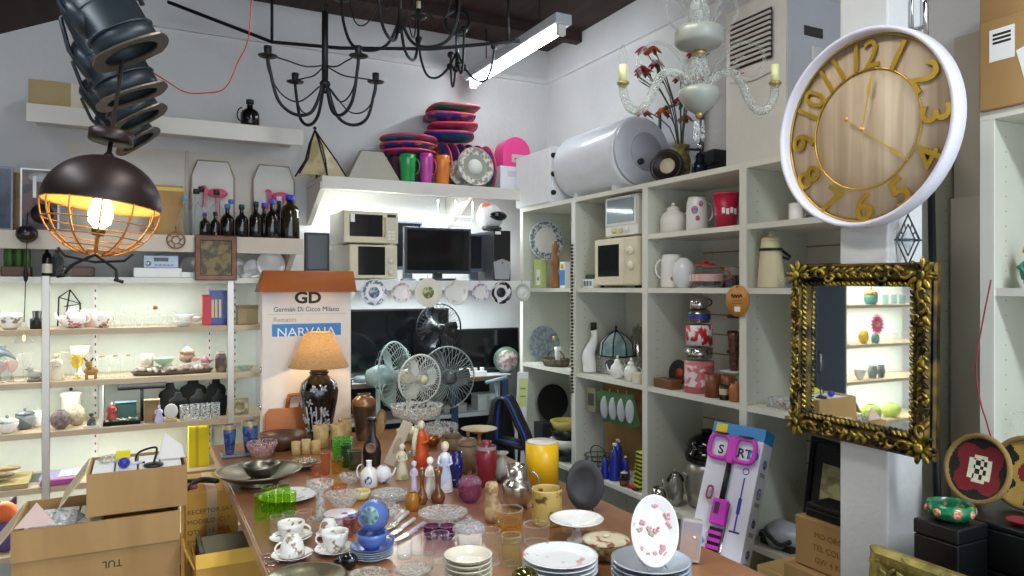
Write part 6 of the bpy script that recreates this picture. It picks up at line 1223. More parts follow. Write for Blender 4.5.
m.tube([(0, 0, 0), (.24, 0, 0)], .003, 5).tube([(0, .1, 0), (.24, .1, 0)], .003, 5).tube([(0, 0, .04), (.24, 0, .04)], .003, 5)
single('hanging_wire_rack', 'white wire rack hanging under the cushion shelf', 'rack', m, plain('d6d6d2', .4), on_y(438, 222, 4.3), 0)
# plates hung along the shelf edge
PLC = [('346', 9, CHINA, 'small white plate, leftmost of the row hung under the microwaves', None, None), ('374', 13.5, CHINA, 'blue-grey leafy plate hung below the microwaves', speck('dfe3ea', '6f7f9c', 45, .25, 0, .48, .54), speck('b9c3d4', '5d6f90', 40, .25)), ('401', 10.5, CHINA, 'small pale plate with rosy pattern, third in the hung row', speck('efe6e4', 'b9a5a8', 45, .25, 0, .5, .56), None), ('428', 14.5, plain('e9e4d2', .25), 'large cream plate with green centre, hung below wide monitor', None, speck('c9c88a', '6f7a4a', 40, .3)), ('456', 12.5, CHINA, 'cream plate with faint sprays, fifth in the hung row', speck('f0ece2', 'd2c4b4', 30, .25, 0, .54, .6), None), ('480', 9.5, CHINA, 'small lilac flowered plate hung left of black and white one', speck('e9e2ee', 'a98ab8', 45, .25, 0, .5, .56), None), ('501', 12, plain('e6e6e6', .25), 'black and white patterned plate hung under computer tower', speck('101014', 'e0e0e0', 30, .25, 0, .5, .54), plain('26262a', .3)), ('522', 9, plain('e4e6de', .25), 'pale ring-rimmed plate at right end of the hung row', plain('b9bcae', .3), plain('f2f2ee', .3))]
for px, r, m_, l, rm, mo in PLC:
    px = float(px); P = on_y(px, 292.5, 4.068); R = size(r, P)
    t = thing('hanging_plate', l, 'plate', P, 0, 'plates hung along the shelf edge'); M = Matrix.Rotation(PI/2, 4, 'X')
    linked('dish', MB().mat(M).lathe([(0, -.003), (R * .6, -.003), (R * .98, .006), (R, .009), (R * .97, .0105), (R * .62, .002), (0, .0012)], 32), m_, t)
    if rm: linked('rim_band', MB().mat(M).lathe([(R * .66, .0035), (R * .95, .0108)], 32, cap=False), rm, t)
    if mo: linked('motif', MB().mat(M).lathe([(0, .0025), (R * .42, .0025), (R * .42, .0022)], 24, cap=False), mo, t)
    linked('wire_hanger', MB().tube([(0, .004, R * .95), (0, .004, R + .012), (0, .008, R + .016)], .0015, 5), BRASS, t)
# television table
t = thing('television_table', 'white table on blue legs under the televisions', 'table', (0, 0, 0)); TT = 1.025; WT = plain('c9ced0', .4)
linked('tabletop', MB().box(.95, 4.27, TT - .03, 2.2, YW - .006, TT), WT, t); linked('wood_edge', MB().box(.95, 4.262, TT - .028, 2.2, 4.2695, TT - .004), plain('7a6248', .5), t); linked('lower_shelf', MB().box(.98, 4.28, .765, 2.18, YW - .031, .79), WT, t)
linked('back_panel', MB().box(.96, YW - .03, .02, 2.19, YW - .012, TT - .031), plain('17191b', .6), t)  # near-black sheet added to paint the darkness under the tabletop
for x in (1.0, 1.77, 2.13): linked('leg', MB().box(x, 4.268, 0, x + .045, 4.30, TT - .031), plain('2f4a66', .4), t)
def tv(label, x0, x1, h, Y, z0=.0):
    t = thing('television', label, 'television', ((x0 + x1) / 2, Y, TT + .001), 0, 'black flat televisions'); w = (x1 - x0) / 2
    linked('bezel', MB().box(-w, -.01, .03, w, .03, h), plain('0d0d0f', .3), t, .003); linked('screen', MB().box(-w + .012, -.0115, .045, w - .012, -.0102, h - .012), plain('0a0b0d', .1), t); linked('stand', MB().box(-.12, -.04, 0, .12, .07, .012).box(-.03, .0, .0125, .03, .02, .04), BLACK, t)
a, b_ = on_y(349, 310, 4.48), on_y(447, 312, 4.48); tv('large black flat television behind the left fans', a.x, b_.x + .03, a.z - TT, 4.53)
a, b_ = on_y(446, 328, 4.40), on_y(522, 328, 4.40); tv('smaller black flat television beside the bookcase', a.x, b_.x, b_.z - TT, 4.455)
P = pos_y(507, 4.33, TT + .001); u = size(1, P)
t = thing('floral_tin', 'round floral tin standing on edge before the smaller television', 'tin', P + Vector((0, 0, 13 * u)), -.35); linked('tin', MB().at(0, 0, 0, PI/2).lathe([(0, -.055), (12.5 * u, -.055), (13 * u, -.045), (13 * u, .0), (12 * u, .006), (0, .006)], 32), plain('5a6f66', .35, .3), t); linked('floral_lid', MB().at(0, -.0065, 0, PI/2).lathe([(0, 0), (10.5 * u, 0), (10.5 * u, .002), (0, .002)], 28), speck('c2a4a8', '6a7a5c', 40, .4, 0, .45, .55, c3='8a5a6a'), t)
t = thing('power_strip', 'white power strip lying on television table behind fans', 'power strip', pos_y(472, 4.305, TT + .001), 0); linked('strip', MB().box(-.11, -.02, 0, .10, .02, .03), WHITE, t, .004)
for k in range(4): linked('plug', MB().box(-.09 + .05 * k, -.015, .0305, -.067 + .05 * k, .01, .052), WHITE, t, .003)
t = thing('grey_router', 'small grey round device with cables at left of television table', 'device', pos_y(362, 4.33, TT + .001), 0); linked('body', MB().lathe([(0, 0), (.05, 0), (.055, .02), (.04, .035), (0, .04)], 20), plain('7f8a8c', .4), t); linked('cable', MB().tube(smooth([(-.05, 0, .02), (-.08, -.05, .02), (-.088, -.082, .012), (-.09, -.088, -.05), (-.06, -.09, -.14), (-.085, -.085, -.2)]), .004, 6), IRON, t)
t = thing('white_storage_tub', 'small white tub on lower shelf of the television table', 'tub', pos_y(484, 4.37, .791), 0); linked('tub', MB().box(-.07, -.06, 0, .07, .06, .095), plain('c3c9c6', .4), t, .006); linked('lid', MB().box(-.074, -.064, .0955, .074, .064, .105), plain('cfd4d2', .4), t)
t = thing('storage_tray', 'low beige tray on lower shelf of the television table behind fans', 'tray', pos_y(452, 4.37, .791), 0); linked('tray', MB().box(-.08, -.06, 0, .08, .06, .05), plain('a9a69a', .5), t, .004); linked('lid', MB().box(-.082, -.062, .0505, .082, .062, .058), plain('8a8a80', .5), t)
# folded things between the table and the bookcase
t = thing('folding_scooter', 'pale blue folding scooter frame leaning before the corner', 'scooter', pos_y(497, 4.12, 0.001), 0)
linked('handlebar', MB().tube([(-.08, 0, 1.0), (.06, -.02, 1.03)], .012, 8), plain('8aa6b4', .35), t); linked('steering_post', MB().tube([(-.01, 0, 1.01), (.03, -.0, .72), (.06, .0, .1)], .013, 8), plain('8a9aa2', .3, .4), t); linked('wheel', MB().at(.06, 0, .06, PI/2).ring(.045, .014, 24, 8), BLACK, t); linked('deck', MB().tube([(.06, 0, .1), (-.14, .06, .02)], .018, 8), plain('5a6a74', .4), t)
t = thing('tool_bag', 'tall black bag slumped behind the red vase', 'bag', pos_y(500, 4.02, .001), .2); linked('sack', MB().lathe([(0, 0), (.09, 0), (.1, .3), (.085, .7), (.05, .9), (0, .93)], 16, wob=lambda a, v: 1 + .1 * math.sin(4 * a + 6 * v)), plain('0f0f10', .7), t); linked('strap', MB().tube(smooth([(.03, -.06, .9), (.07, -.1, .75), (.06, -.11, .5)]), .01, 6), plain('161618', .6), t)
t = thing('price_board', 'narrow white board with a pale green note leaning by the corner', 'board', pos_y(515, 4.06, .001), -.3, rot=(-.05, .06, -.3)); linked('board', MB().box(-.035, -.008, 0, .035, .008, 1.06), plain('dfe3e8', .4), t, .003); linked('note', MB().box(-.025, -.0095, .84, .03, -.0082, 1.02), plain('cfdc8a', .6), t)
for k in range(2): linked('note_print', MB().box(-.015, -.0102, .9 + k * .05, .02, -.0096, .91 + k * .05), plain('8a9a5c', .6), t)
for i in range(4):
    single('folding_chair', ('folded black chair nearest the white board', 'folded chair with a blue tube, second from white board', 'folded black chair, third from the white board', 'folded black chair nearest the black pan')[i], 'chair', MB().tube(smooth([(-.05, 0, .006), (-.06, 0, .5), (-.05, 0, .88), (.0, 0, .95), (.07, 0, .84), (.16, .0, .6), (.2, 0, .006)]), .011, 8).tube([(-.055, 0, .45), (.185, 0, .4)], .009, 8).tube([(-.05, 0, .7), (.13, 0, .68)], .016, 8), plain('1f3f8c', .4) if i == 1 else IRON, (1.87 + .031 * i, 3.74 + .026 * i, .001), -.9, 'folded chairs beside the bookcase')
# fans
def fan(label, px, py, Y, rpx, zfloor, m, bm, rz=0, tilt=0, dens=40, base=.12, blades=3, hubm=None, wire=.0016):
    P = on_y(px, py, Y); R = size(rpx, P); h = P.z - zfloor
    t = thing('fan', label, 'fan', Vector((P.x, P.y, zfloor + .001)), rz, 'fans behind the table', rot=(0, 0, rz))
    Mf = Matrix.Translation((0, 0, h)) @ Matrix.Rotation(tilt, 4, 'X') @ Matrix.Rotation(PI/2, 4, 'X')
    g = MB().mat(Mf); g.ring(R, .005, 40, 6); g.ring(R * .25, .003, 20, 6)
    for k in range(dens):
        a = 2 * PI * k / dens
        g.tube([(R * q * math.cos(a + .25 * (1 - q)), R * q * math.sin(a + .25 * (1 - q)), z) for q, z in ((.22, .05), (.6, .048), (.9, .03), (1, 0))], wire, 4)
    linked('front_guard', g, m, t)
    g = MB().mat(Mf)
    for k in range(dens // 2):
        a = 2 * PI * k / (dens // 2); g.tube([(R * q * math.cos(a), R * q * math.sin(a), z) for q, z in ((.2, -.07), (.7, -.065), (.95, -.03), (1, 0))], wire, 4)
    linked('rear_guard', g, m, t)
    for k in range(blades):
        b = MB().mat(Mf @ Matrix.Rotation(2 * PI * k / blades, 4, 'Z'))
        pr = [(.12, -.08, -.005), (.5, -.34, -.018), (.85, -.3, -.022), (.93, .0, -.008), (.8, .25, .008), (.45, .22, .008), (.12, .08, .005)]
        b.add([(x * R, y * R, z - .01) for x, y, z in pr] + [(x * R, y * R, z - .013) for x, y, z in pr], [tuple(range(7)), tuple(range(13, 6, -1))] + [(i, (i + 1) % 7, 7 + (i + 1) % 7, 7 + i) for i in range(7)], True)
        linked('blade', b, bm, t)
    linked('hub', MB().mat(Mf).lathe([(0, -.03), (R * .17, -.03), (R * .17, .045), (R * .1, .052), (0, .054)], 20), hubm or bm, t)
    linked('motor', MB().mat(Mf).lathe([(0, -.19), (R * .25, -.18), (R * .36, -.12), (R * .34, -.075), (0, -.07)], 20), hubm or m, t)
    linked('pole', MB().tube([(0, .12, h), (0, .12, .02)], .014, 10), m, t); linked('base', MB().at(0, .12, 0).lathe([(0, 0), (base, 0), (base * .95, .02), (base * .3, .035), (0, .035)], 24), hubm or m, t)
    return t
fan('black three-bladed fan standing highest, before the televisions', 439, 328, 4.21, 24, TT, IRON, plain('1a1c20', .3), .05, base=.09, wire=.0012)
fan('large grey fan with clear blades behind the white one', 447, 378, 3.93, 31, 0, plain('8a9490', .4), plain('59605f', .3), .1)
fan('pale grey-green fan turned sideways, leftmost of the fans', 396, 376, 4.06, 34, 0, plain('9fb0ac', .4), plain('8fa6a4', .3), .75, -.1, hubm=plain('9fb4b2', .4))
fan('small white desk fan with cream hub on end of the table', 420, 379, 3.68, 24, TZ, plain('d5d6d0', .4), plain('c9ccc4', .3), .2, 0, base=.07, hubm=plain('ddd9b4', .4))
# lettered display panel
YP = 3.985
a, b_ = on_y(262, 303, YP), on_y(351, 303, YP); W = b_.x - a.x; u = W / 89
t = thing('display_stand', 'white lettered display panel with orange wooden top behind table lamp', 'display panel', ((a.x + b_.x) / 2, YP, .001), 0)
zt = EYE - .022
linked('panel', MB().box(-W/2, 0, 0, W/2, .065, zt), plain('e6ddd2', .45), t, .004)
linked('wooden_top', MB().add([(-W/2 - .03, -.09, zt + .0), (W/2 + .01, -.09, zt + .0), (W/2 + .01, .066, zt + .0), (-W/2 - .03, .066, zt + .0), (-W/2 + .01, .02, zt + .115), (W/2 + .02, .02, zt + .115), (W/2 + .02, .066, zt + .115), (-W/2 + .01, .066, zt + .115)], [(0, 3, 2, 1), (4, 5, 6, 7), (0, 1, 5, 4), (1, 2, 6, 5), (2, 3, 7, 6), (3, 0, 4, 7)]), wood('9a4f22', 'b5682e', 6, .4, (.2, 1, 1)), t, .003)
KM = plain('141414', .5)
def px_(x, y): p = on_y(x, y, YP - .002); return (p.x - (a.x + b_.x) / 2, -.002, p.z)
text('lettering', 'GD', .084, KM, t, px_(308, 303), offset=.003, sx=1.15); text('lettering', 'Germán Di Cicco Milano', .037, plain('3a3a3c', .5), t, px_(307, 311.5), sx=.93)
linked('underline', MB().box(px_(268, 0)[0], -.0015, px_(306, 314)[2] - .002, px_(346, 0)[0], -.0003, px_(306, 314)[2]), plain('b9aea6', .6), t)
text('lettering', 'Remates', .035, plain('a8a096', .6), t, px_(285, 322)); q = px_(272, 337), px_(341, 323)
linked('blue_band', MB().box(q[0][0], -.0015, q[0][2], q[1][0], -.0003, q[1][2]), plain('3f86c8', .5), t); text('lettering', 'NARVAJA', .066, plain('f0f4f6', .5), t, (px_(306.5, 336)[0], -.003, px_(306, 336)[2]), sx=1.12)
for z in (.95, 1.15): linked('hinge', MB().tube([(-W/2 - .004, .02, z), (-W/2 - .004, .02, z + .03)], .005, 8), CHROME, t)
# ================================================================ cartons on the left
def openbox(label, x0, x1, y0, y1, z0, z1, name='open_carton', m=CARD, inner=CARDIN, group=None):
    t = thing(name, label, 'carton', ((x0 + x1) / 2, y0, z0), 0, group); w, d, h = (x1 - x0) / 2, y1 - y0, z1 - z0; k = .006
    b = MB().box(-w, 0, 0, w, k, h).box(-w, d - k, 0, w, d, h).box(-w, k, 0, -w + k, d - k, h).box(w - k, k, 0, w, d - k, h).box(-w + k, k, 0, w - k, d - k, k)
    linked('box', b, m, t); return t, w, d, h
WB = plain('e9ebec', .5)
carton('plain brown carton on floor under the two open cartons', -.40, 2.94, 0, .135, 3.34, .40, CARD)
t, w, d, h = openbox('wide open brown carton filled with white boxes, under the smaller one', -.39, .131, 2.95, 3.35, .402, .772)
linked('flap', MB().at(0, -.002, h, -.05).box(-w, -.006, -.105, w, -.001, 0), CARD, t); f = linked('flap', MB().at(-w, .0, h, 0, -.9).box(-.16, .02, -.002, 0, d - .02, .003), plain('c3b096', .7), t)
linked('pink_flap', MB().at(-w + .005, .02, h + .002).add([(0, 0, 0), (.125, -.005, 0), (.062, .03, .075), (0, .006, 0), (.125, .001, 0), (.062, .036, .075)], [(0, 1, 2), (5, 4, 3), (0, 3, 4, 1), (1, 4, 5, 2), (2, 5, 3, 0)]), plain('d9bdb4', .7), t)
text('lettering', 'TUL', .036, INK, t, (.04, -.001, .222), rot=(-PI/2, 0, PI), ext=.0003)
for i in range(6):
    single('white_box', ('white box inside the wide carton, at its left front', 'white box inside the wide carton, second from left in front', 'white box inside the wide carton, third from left in front', 'white box inside the wide carton, left in the back row', 'white box inside the wide carton, second in the back row', 'white box inside the wide carton, third in the back row')[i], 'box', MB().box(0, 0, 0, .075, .17, .33), WB, (-.37 + .082 * (i % 3), 2.96 + .185 * (i // 3), .41), 0, 'white boxes in the wide carton', bevel=.003)
single('plastic_bag', 'crumpled clear plastic bag lying on white boxes in wide carton', 'bag', MB().mat(Matrix.Diagonal((1, .7, .55, 1))).lathe([(0, 0), (.07, 0), (.085, .03), (.06, .075), (.02, .1), (0, .105)], 20, wob=lambda a, v: 1 + .18 * math.sin(5 * a + 3 * v) + .1 * math.sin(11 * a)), glass('eef2f4', .55, .15, .8, 30), (-.275, 3.07, .742), .3)
t, w, d, h = openbox('smaller open brown carton of white boxes, stacked on the wide one', -.172, .158, 3.0, 3.3, .774, .928)
linked('flap', MB().at(0, -.002, h, -.03).box(-w, -.005, -.15, w, -.0005, 0), CARD, t); linked('flap', MB().at(-w - .002, .0, h, 0, .62).box(-.005, .02, -.14, 0, d - .02, .0), plain('cbb896', .7), t)
linked('raised_flap', MB().at(w - .10, d * .45, h + .002, 0, 0, .05).add([(0, 0, 0), (.098, -.01, .0), (.09, .0, .045), (.03, .02, .095), (0, .008, 0), (.098, -.002, .0), (.09, .008, .045), (.03, .028, .095)], [(0, 1, 2, 3), (7, 6, 5, 4), (0, 4, 5, 1), (1, 5, 6, 2), (2, 6, 7, 3), (3, 7, 4, 0)]), plain('dfdbd6', .7), t)
for i in range(8):
    single('white_box', ('front row of smaller carton, far left', 'front row of smaller carton, second from left', 'front row of smaller carton, third from left', 'front row of smaller carton, far right', 'back row of smaller carton, far left', 'back row of smaller carton, second from left', 'back row of smaller carton, third from left', 'back row of smaller carton, far right')[i].join(('white box in the ', '')), 'box', MB().box(0, 0, 0, .071, .13, .138), WB, (-.16 + .077 * (i % 4), 3.012 + .14 * (i // 4), .782), 0, 'white boxes in the smaller carton', bevel=.003)
ZQ = .9215
t = thing('blue_bulb', 'deep blue round bulb lying on white boxes', 'bulb', (-.055, 3.08, ZQ)); linked('cap', MB().sph((0, 0, .02), (.021, .021, .02), 18, 12), plain('2a2f9c', .3), t); linked('shaft', MB().tube([(.015, .01, .012), (.06, .02, .012)], .006, 8), plain('c8ccd4', .3), t)
t = thing('desk_microphone', 'small black desk microphone base with cable on white boxes', 'microphone', (.045, 3.07, ZQ)); linked('base', MB().lathe([(0, 0), (.035, 0), (.034, .008), (.012, .014), (0, .015)], 24), BLACK, t); linked('cable', MB().tube(smooth([(0, 0, .012), (.01, 0, .05), (.004, 0, .07), (-.05, .03, .05), (-.06, .04, .012), (-.03, .05, .006)]), .004, 6), BLACK, t)
t = thing('yellow_packet', 'crinkled clear packet with a yellow label on carton corner', 'packet', (-.095, 3.22, ZQ)); linked('film', MB().mat(Matrix.Diagonal((1, .7, .5, 1))).lathe([(0, 0), (.04, 0), (.05, .02), (.03, .05), (0, .06)], 16, wob=lambda a, v: 1 + .2 * math.sin(5 * a)), glass('eef0e4', .5, .15, .6, 40), t); linked('yellow_label', MB().at(.035, -.02, .025, .6).box(-.025, -.02, 0, .025, .02, .004), plain('dcd22c', .5), t)
t = carton('yellow stamped carton standing between open cartons and table', .165, 3.28, 0, .372, 3.62, .745, name='printed_carton')
for k, s in enumerate(('RECEPTOR SAT', 'MODELO: C17', 'QTY:   12  PCS', 'GW:    10  KGS', 'NW:     9  KGS', 'COLOR: BLACK')): text('lettering', s, .026, plain('6e4a1c', .8), t, (0, 0, 0), ext=.0003, align='LEFT').matrix_local = Matrix.Translation((-.165, 0, 0)) if False else Matrix.Rotation(PI/2, 4, 'Z') @ Matrix.Translation((-.095, -.1712, .655 - .042 * k)) @ Matrix.Rotation(PI/2, 4, 'X')
t = thing('cable_bundle', 'bundle of black cables lying on top of yellow stamped carton', 'cables', (.26, 3.4, .748)); linked('black_cable', MB().tube(smooth([(-.09, -.1, .01), (-.03, -.06, .035), (.03, -.1, .03), (-.02, -.02, .02), (-.08, .04, .01)], 5), .011, 6), BLACK, t); linked('red_plug', MB().tube([(-.08, -.09, .012), (-.05, -.1, .016)], .01, 8), plain('9c3a44', .4), t)
t, w, d, h = openbox('low open yellow carton in front of the stamped one', .175, .40, 2.78, 3.08, 0, .60, 'yellow_open_carton', YCARD, YCARD)
linked('flap', MB().at(-w - .004, .01, h, 0, -.4).box(-.003, 0, 0, .003, .13, .08), YCARD, t); linked('flap', MB().at(0, 0, h, -.5).box(-w, -.004, -.0, w, .0, .05), plain('e0b44a', .8), t)
t = thing('old_cash_drawer', 'dark metal machine part sitting in open yellow carton', 'machine', (.285, 2.93, .007)); linked('body', MB().box(-.095, -.12, 0, .095, .12, .60), plain('55503c', .5, .4), t, .004); linked('slats', MB().box(-.08, -.1, .6005, .09, .1, .63), plain('6b6650', .45, .5), t, .004); linked('black_edge', MB().box(-.095, -.12, .601, -.082, .1, .64), BLACK, t)
# ================================================================ everything on the big table
def TP(px, bottom, wb=10):
    py = bottom
    for _ in range(4): d = FPX * .8 / (py - 288); py = bottom - wb / 2 * .8 / d
    P = pos_z(px, py, TZ); P.z += .0012; return P
def tv_(name, label, cat, px, top, bottom, w, prof, m, **k):
    p = PR[prof] if isinstance(prof, str) else prof
    P = TP(px, bottom, w * p[0][0]); d = dep(P); k.setdefault('n', 28)
    H = .8 - (top - 288) * d / (FPX - w * p[-1][0] / 2)
    return pot(name, label, cat, P, w, H * FPX / d, prof, m, **k)
# --- far left corner
t = thing('vase_plinth', 'flat dark grey slab under the pair of blue vases', 'plinth', TP(240, 457, 12), 0); 
linked('slab', MB().box(-.085, -.045, 0, .085, .045, .012), plain('6e6c72', .4), t, .004); linked('felt', MB().box(-.08, -.04, -.0008, .08, .04, .0), BLACK, t)
P0 = t.location.copy(); BV = speck('20356e', '3c6aa0', 30, .2, 0, .45, .55, c3='6a4a5a', coat=.4)
for dx, w, h, l in ((-.047, 12.5, 29, 'smaller blue glazed vase with gold rim, at left of pair'), (.045, 15.5, 31, 'larger blue glazed vase with gold rim, at right of pair')):
    pot('blue_vase', l, 'vase', Vector((P0.x + dx, P0.y, P0.z + .0128)), w, h, [(.62,0),(.68,.02),(.9,.4),(1,.75),(.95,1)], BV, band=(1.0, .86, 1.005, plain('c9b070', .3, .5)), group='blue vases in the table corner')
t = tv_('pewter_dish', 'large footed pewter dish at the left table edge', 'dish', 259, 459, 489, 84, [(.45,0),(.46,.12),(.3,.22),(.45,.3),(.75,.5),(.93,.85),(1,1)], PEWTER)
P = t.location; H = .8 - (459 - 288) * dep(P) / (FPX - 42)
pot('pewter_bowl', 'smaller pewter bowl sitting inside the large pewter dish', 'bowl', Vector((P.x + .01, P.y, P.z + H * .36)), 36, 15, 'bowl', PEWTER)
t = tv_('mosaic_bowl', 'brown bowl with a mosaic inside, before the cutting board', 'bowl', 281, 429, 452, 47, [(.5,0),(.55,.1),(.85,.55),(1,1)], plain('5c4030', .35))
P = Vector((TP(283, 441, 6).x + .02, 3.93, TZ + .0012)); u = dep(P) / FPX
t = thing('cutting_board', 'orange-brown wooden cutting board with handle leaning behind mosaic bowl', 'cutting board', P, .02, rot=(-.12, 0, .02))
CBW = wood('a85f28', 'c2773a', 8, .45, (.2, 1, 1))
bp_ = [(-20, 0), (20, 0), (20.5, 26), (17, 31), (-16, 31), (-20, 26)]
linked('board', MB().at(0, .014, 0, PI/2).prism([(x * u, y * u) for x, y in bp_], .014), CBW, t, .004); linked('handle', MB().tube([(2 * u, .007, 31 * u), (4 * u, .007, 43 * u), (18 * u, .007, 44 * u), (15 * u, .007, 31 * u)], .012, 8), CBW, t)
CRY_P = glass('e6c4c4', .5, .08, .9, 50)
t = tv_('crystal_heart_dish', 'pinkish cut crystal dish left of the brown mosaic bowl', 'dish', 263, 438, 459, 29, [(.5,0),(.7,.2),(1,.8),(.95,1)], CRY_P, wob=lambda a, v: 1 + .06 * math.sin(2 * a))
# --- table lamp
P = pos_y(319, 3.82, TZ + .0012); u = dep(P) / FPX
t = thing('table_lamp', 'lit table lamp with black floral ceramic base and linen shade', 'lamp', P, FC)
JP = [(9, 0), (10, 2), (13, 14), (18, 40), (19, 50), (17, 58), (10, 64), (8.5, 66), (9.5, 67), (9.5, 69)]
linked('ceramic_base', MB().lathe([(0, 0)] + [(r * u, z * u) for r, z in JP] + [(0, 69 * u)], 36), plain('0c0b0e', .15, coat=.6, var=.3), t)
fl = MB(); rnd = random.Random(9)
for k in range(26):
    a = rnd.uniform(-1.25, 1.25); z = rnd.uniform(12, 56); r = 13.2 + (z - 14) * .19 if z < 40 else 18.3 + (50 - z) * -.03; r = min(r, 18.8)
    fl.mat(Matrix.Rotation(a, 4, 'Z') @ Matrix.Translation((0, -r * u, z * u)) @ Matrix.Rotation(rnd.random() * 3, 4, (0, 1, 0)))
    for j in range(4): fl.m = fl.m @ Matrix.Rotation(PI/2, 4, (0, 1, 0)); fl.sph((2.2 * u, 0, 0), (2.0 * u, .6 * u, 1.0 * u), 8, 5)
for a in (-.5, -.2, .1, .4):
    fl.m = Matrix.Rotation(a, 4, 'Z'); fl.tube([(0, -(13.0 + (z - 14) * .2) * u, z * u) for z in (12, 20, 28, 36)], .8 * u, 5)
linked('flower_decoration', fl, speck('b9b7b8', '8f8e96', 40, .35), t)
linked('wooden_collar', MB().at(0, 0, 69 * u).lathe([(0, 0), (8 * u, 0), (8.5 * u, 2 * u), (5 * u, 4 * u), (0, 4 * u)], 20), plain('6a3f22', .4), t)
linked('lamp_rod', MB().tube([(0, 0, 73 * u), (0, 0, 84 * u)], 1.2 * u, 8), BRASS, t); linked('bulb', MB().at(0, 0, 88 * u).sph((0, 0, 0), (3 * u, 3 * u, 4.5 * u)), glow('ffd9a0', 25), t)
sh, nt, b = nodes('linen_shade'); setp(b, Base_Color=rgb('a8875c'), Roughness=.9)
N = nt.nodes.new; L = nt.links.new; tr = N('ShaderNodeBsdfTranslucent'); tr.inputs['Color'].default_value = rgb('c4a070'); ms = N('ShaderNodeMixShader'); ms.inputs[0].default_value = .22; o_ = nt.nodes['Material Output']
nz = N('ShaderNodeTexNoise'); nz.inputs['Scale'].default_value = 60; tc = N('ShaderNodeTexCoord'); mp = N('ShaderNodeMapping'); mp.inputs['Scale'].default_value = (1, 1, 6); rp = N('ShaderNodeValToRGB'); rp.color_ramp.elements[0].color = rgb('7d6648'); rp.color_ramp.elements[1].color = rgb('ab906a'); rp.color_ramp.elements[0].position = .35; rp.color_ramp.elements[1].position = .65
L(tc.outputs['Object'], mp.inputs['Vector']); L(mp.outputs['Vector'], nz.inputs['Vector']); L(nz.outputs['Fac'], rp.inputs['Fac']); L(rp.outputs['Color'], b.inputs['Base Color']); L(b.outputs[0], ms.inputs[1]); L(tr.outputs[0], ms.inputs[2]); L(ms.outputs[0], o_.inputs['Surface'])
linked('lamp_shade', MB().lathe([(29 * u, 74 * u), (13 * u, 108 * u)], 48, cap=False), sh, t); linked('shade_trim', MB().at(0, 0, 74 * u).ring(29 * u, .6 * u, 48, 6).at(0, 0, 108 * u).ring(13 * u, .6 * u, 36, 6), plain('b08a58', .7), t)
linked('shade_spider', MB().tube([(-13 * u, 0, 107 * u), (0, 0, 100 * u), (13 * u, 0, 107 * u)], .4 * u, 5).tube([(0, 0, 84 * u), (0, 0, 100 * u)], .4 * u, 5), BRASS, t)
point('table_lamp_bulb', P + Vector((0, 0, 88 * u)), 9, (1, .74, .46), .02)
# --- ceramic beakers, metal dish, coloured glasses
BEA = speck('c2a672', 'a8894f', 25, .5, 0, .4, .6)
for px, top, bot, w, l in ((296, 441, 456, 9, 'small beige beaker, leftmost of three'), (306, 439, 455, 9, 'small beige beaker, middle of three'), (316, 440, 455, 9, 'small beige beaker, rightmost of three')):
    tv_('beige_beaker', l + ' behind silver nut dish', 'beaker', px, top, bot, w, 'straight', BEA, group='beige ceramic beakers')
for px, top, bot, w, l in ((321, 424, 449, 15, 'tall beige beaker directly before the black lamp base'), (338, 423, 447, 15, 'tall beige beaker right of the lamp base'), (345, 418, 440, 13, 'tall beige beaker farthest back, right of the lamp')):
    tv_('beige_beaker', l, 'beaker', px, top, bot, w, 'pot', BEA, group='beige ceramic beakers')
t = tv_('silver_nut_dish', 'low silver dish of shiny trinkets behind the pink tumblers', 'dish', 304, 458, 471, 36, [(.4,0),(.35,.25),(.8,.7),(1,1)], PEWTER)
P = t.location; q = MB(); rnd = random.Random(1)
for k in range(34): a, r = rnd.random() * 6.28, rnd.random() ** .5 * .055; q.sph((r * math.cos(a), r * math.sin(a), .0), (.008, .007, .006), 6, 5)
o = single('shiny_trinkets', 'little gold and silver trinkets lying in low silver dish', 'trinkets', q, speck('c9b48a', '8f8a80', 60, .25, .4), P + Vector((0, 0, size(13, P) * .62)), kind='stuff')
tv_('green_etched_jar', 'bright green etched glass jar left of the dark bottle', 'jar', 342.5, 436, 463, 20, 'straight', glass('6ad24a', .45, .1, .7, 60))
for px, top, bot, w, c, l in ((317, 461, 478, 10, 'e8a890', 'pale pink glass tumbler, front left of the pink pair'), (326, 452, 476, 10, 'd88a7a', 'rose pink glass tumbler beside the pale pink one'), (336, 457, 475, 12, 'e0a860', 'amber glass tumbler right of the pink tumblers')):
    tv_('coloured_tumbler', l, 'glass', px, top, bot, w, 'tumbler', glass(c, .35))
for px, top, bot, w, l in ((346, 443, 468, 11, 'smoky green glass before the green jar, left one'), (355, 449, 471, 14, 'smoky green glass with lime foot, left of dark bottle')):
    tv_('smoky_glass', l, 'glass', px, top, bot, w, 'tumbler', glass('6a7a68', .5), foot=(.8, .2, glass('b8cc3c', .5)))
t = tv_('dark_bottle', 'dark brown flattened bottle with a round medallion', 'bottle', 372, 420, 468, 19, [(.8,0),(.9,.03),(1,.3),(.85,.5),(.4,.68),(.33,.95),(.4,1)], plain('2a1c16', .3), sy=.6, lid=.1)
P = t.location; R = size(19, P) / 2; linked('medallion', MB().mat(Matrix.Translation((0, -R * .61, size(19, P))) @ Matrix.Rotation(PI/2, 4, 'X')).lathe([(0, 0), (R * .5, 0), (R * .55, .004), (R * .45, .007), (R * .4, .004), (0, .004)], 24), plain('8a6a58', .4), t)
t2 = thing('bronze_vase', 'bronze vase with coppery shoulder right of the table lamp', 'vase', TP(364, 441, 12), FC)
P = t2.location; R = size(24, P) / 2; H = .8 - (394 - 288) * dep(P) / FPX
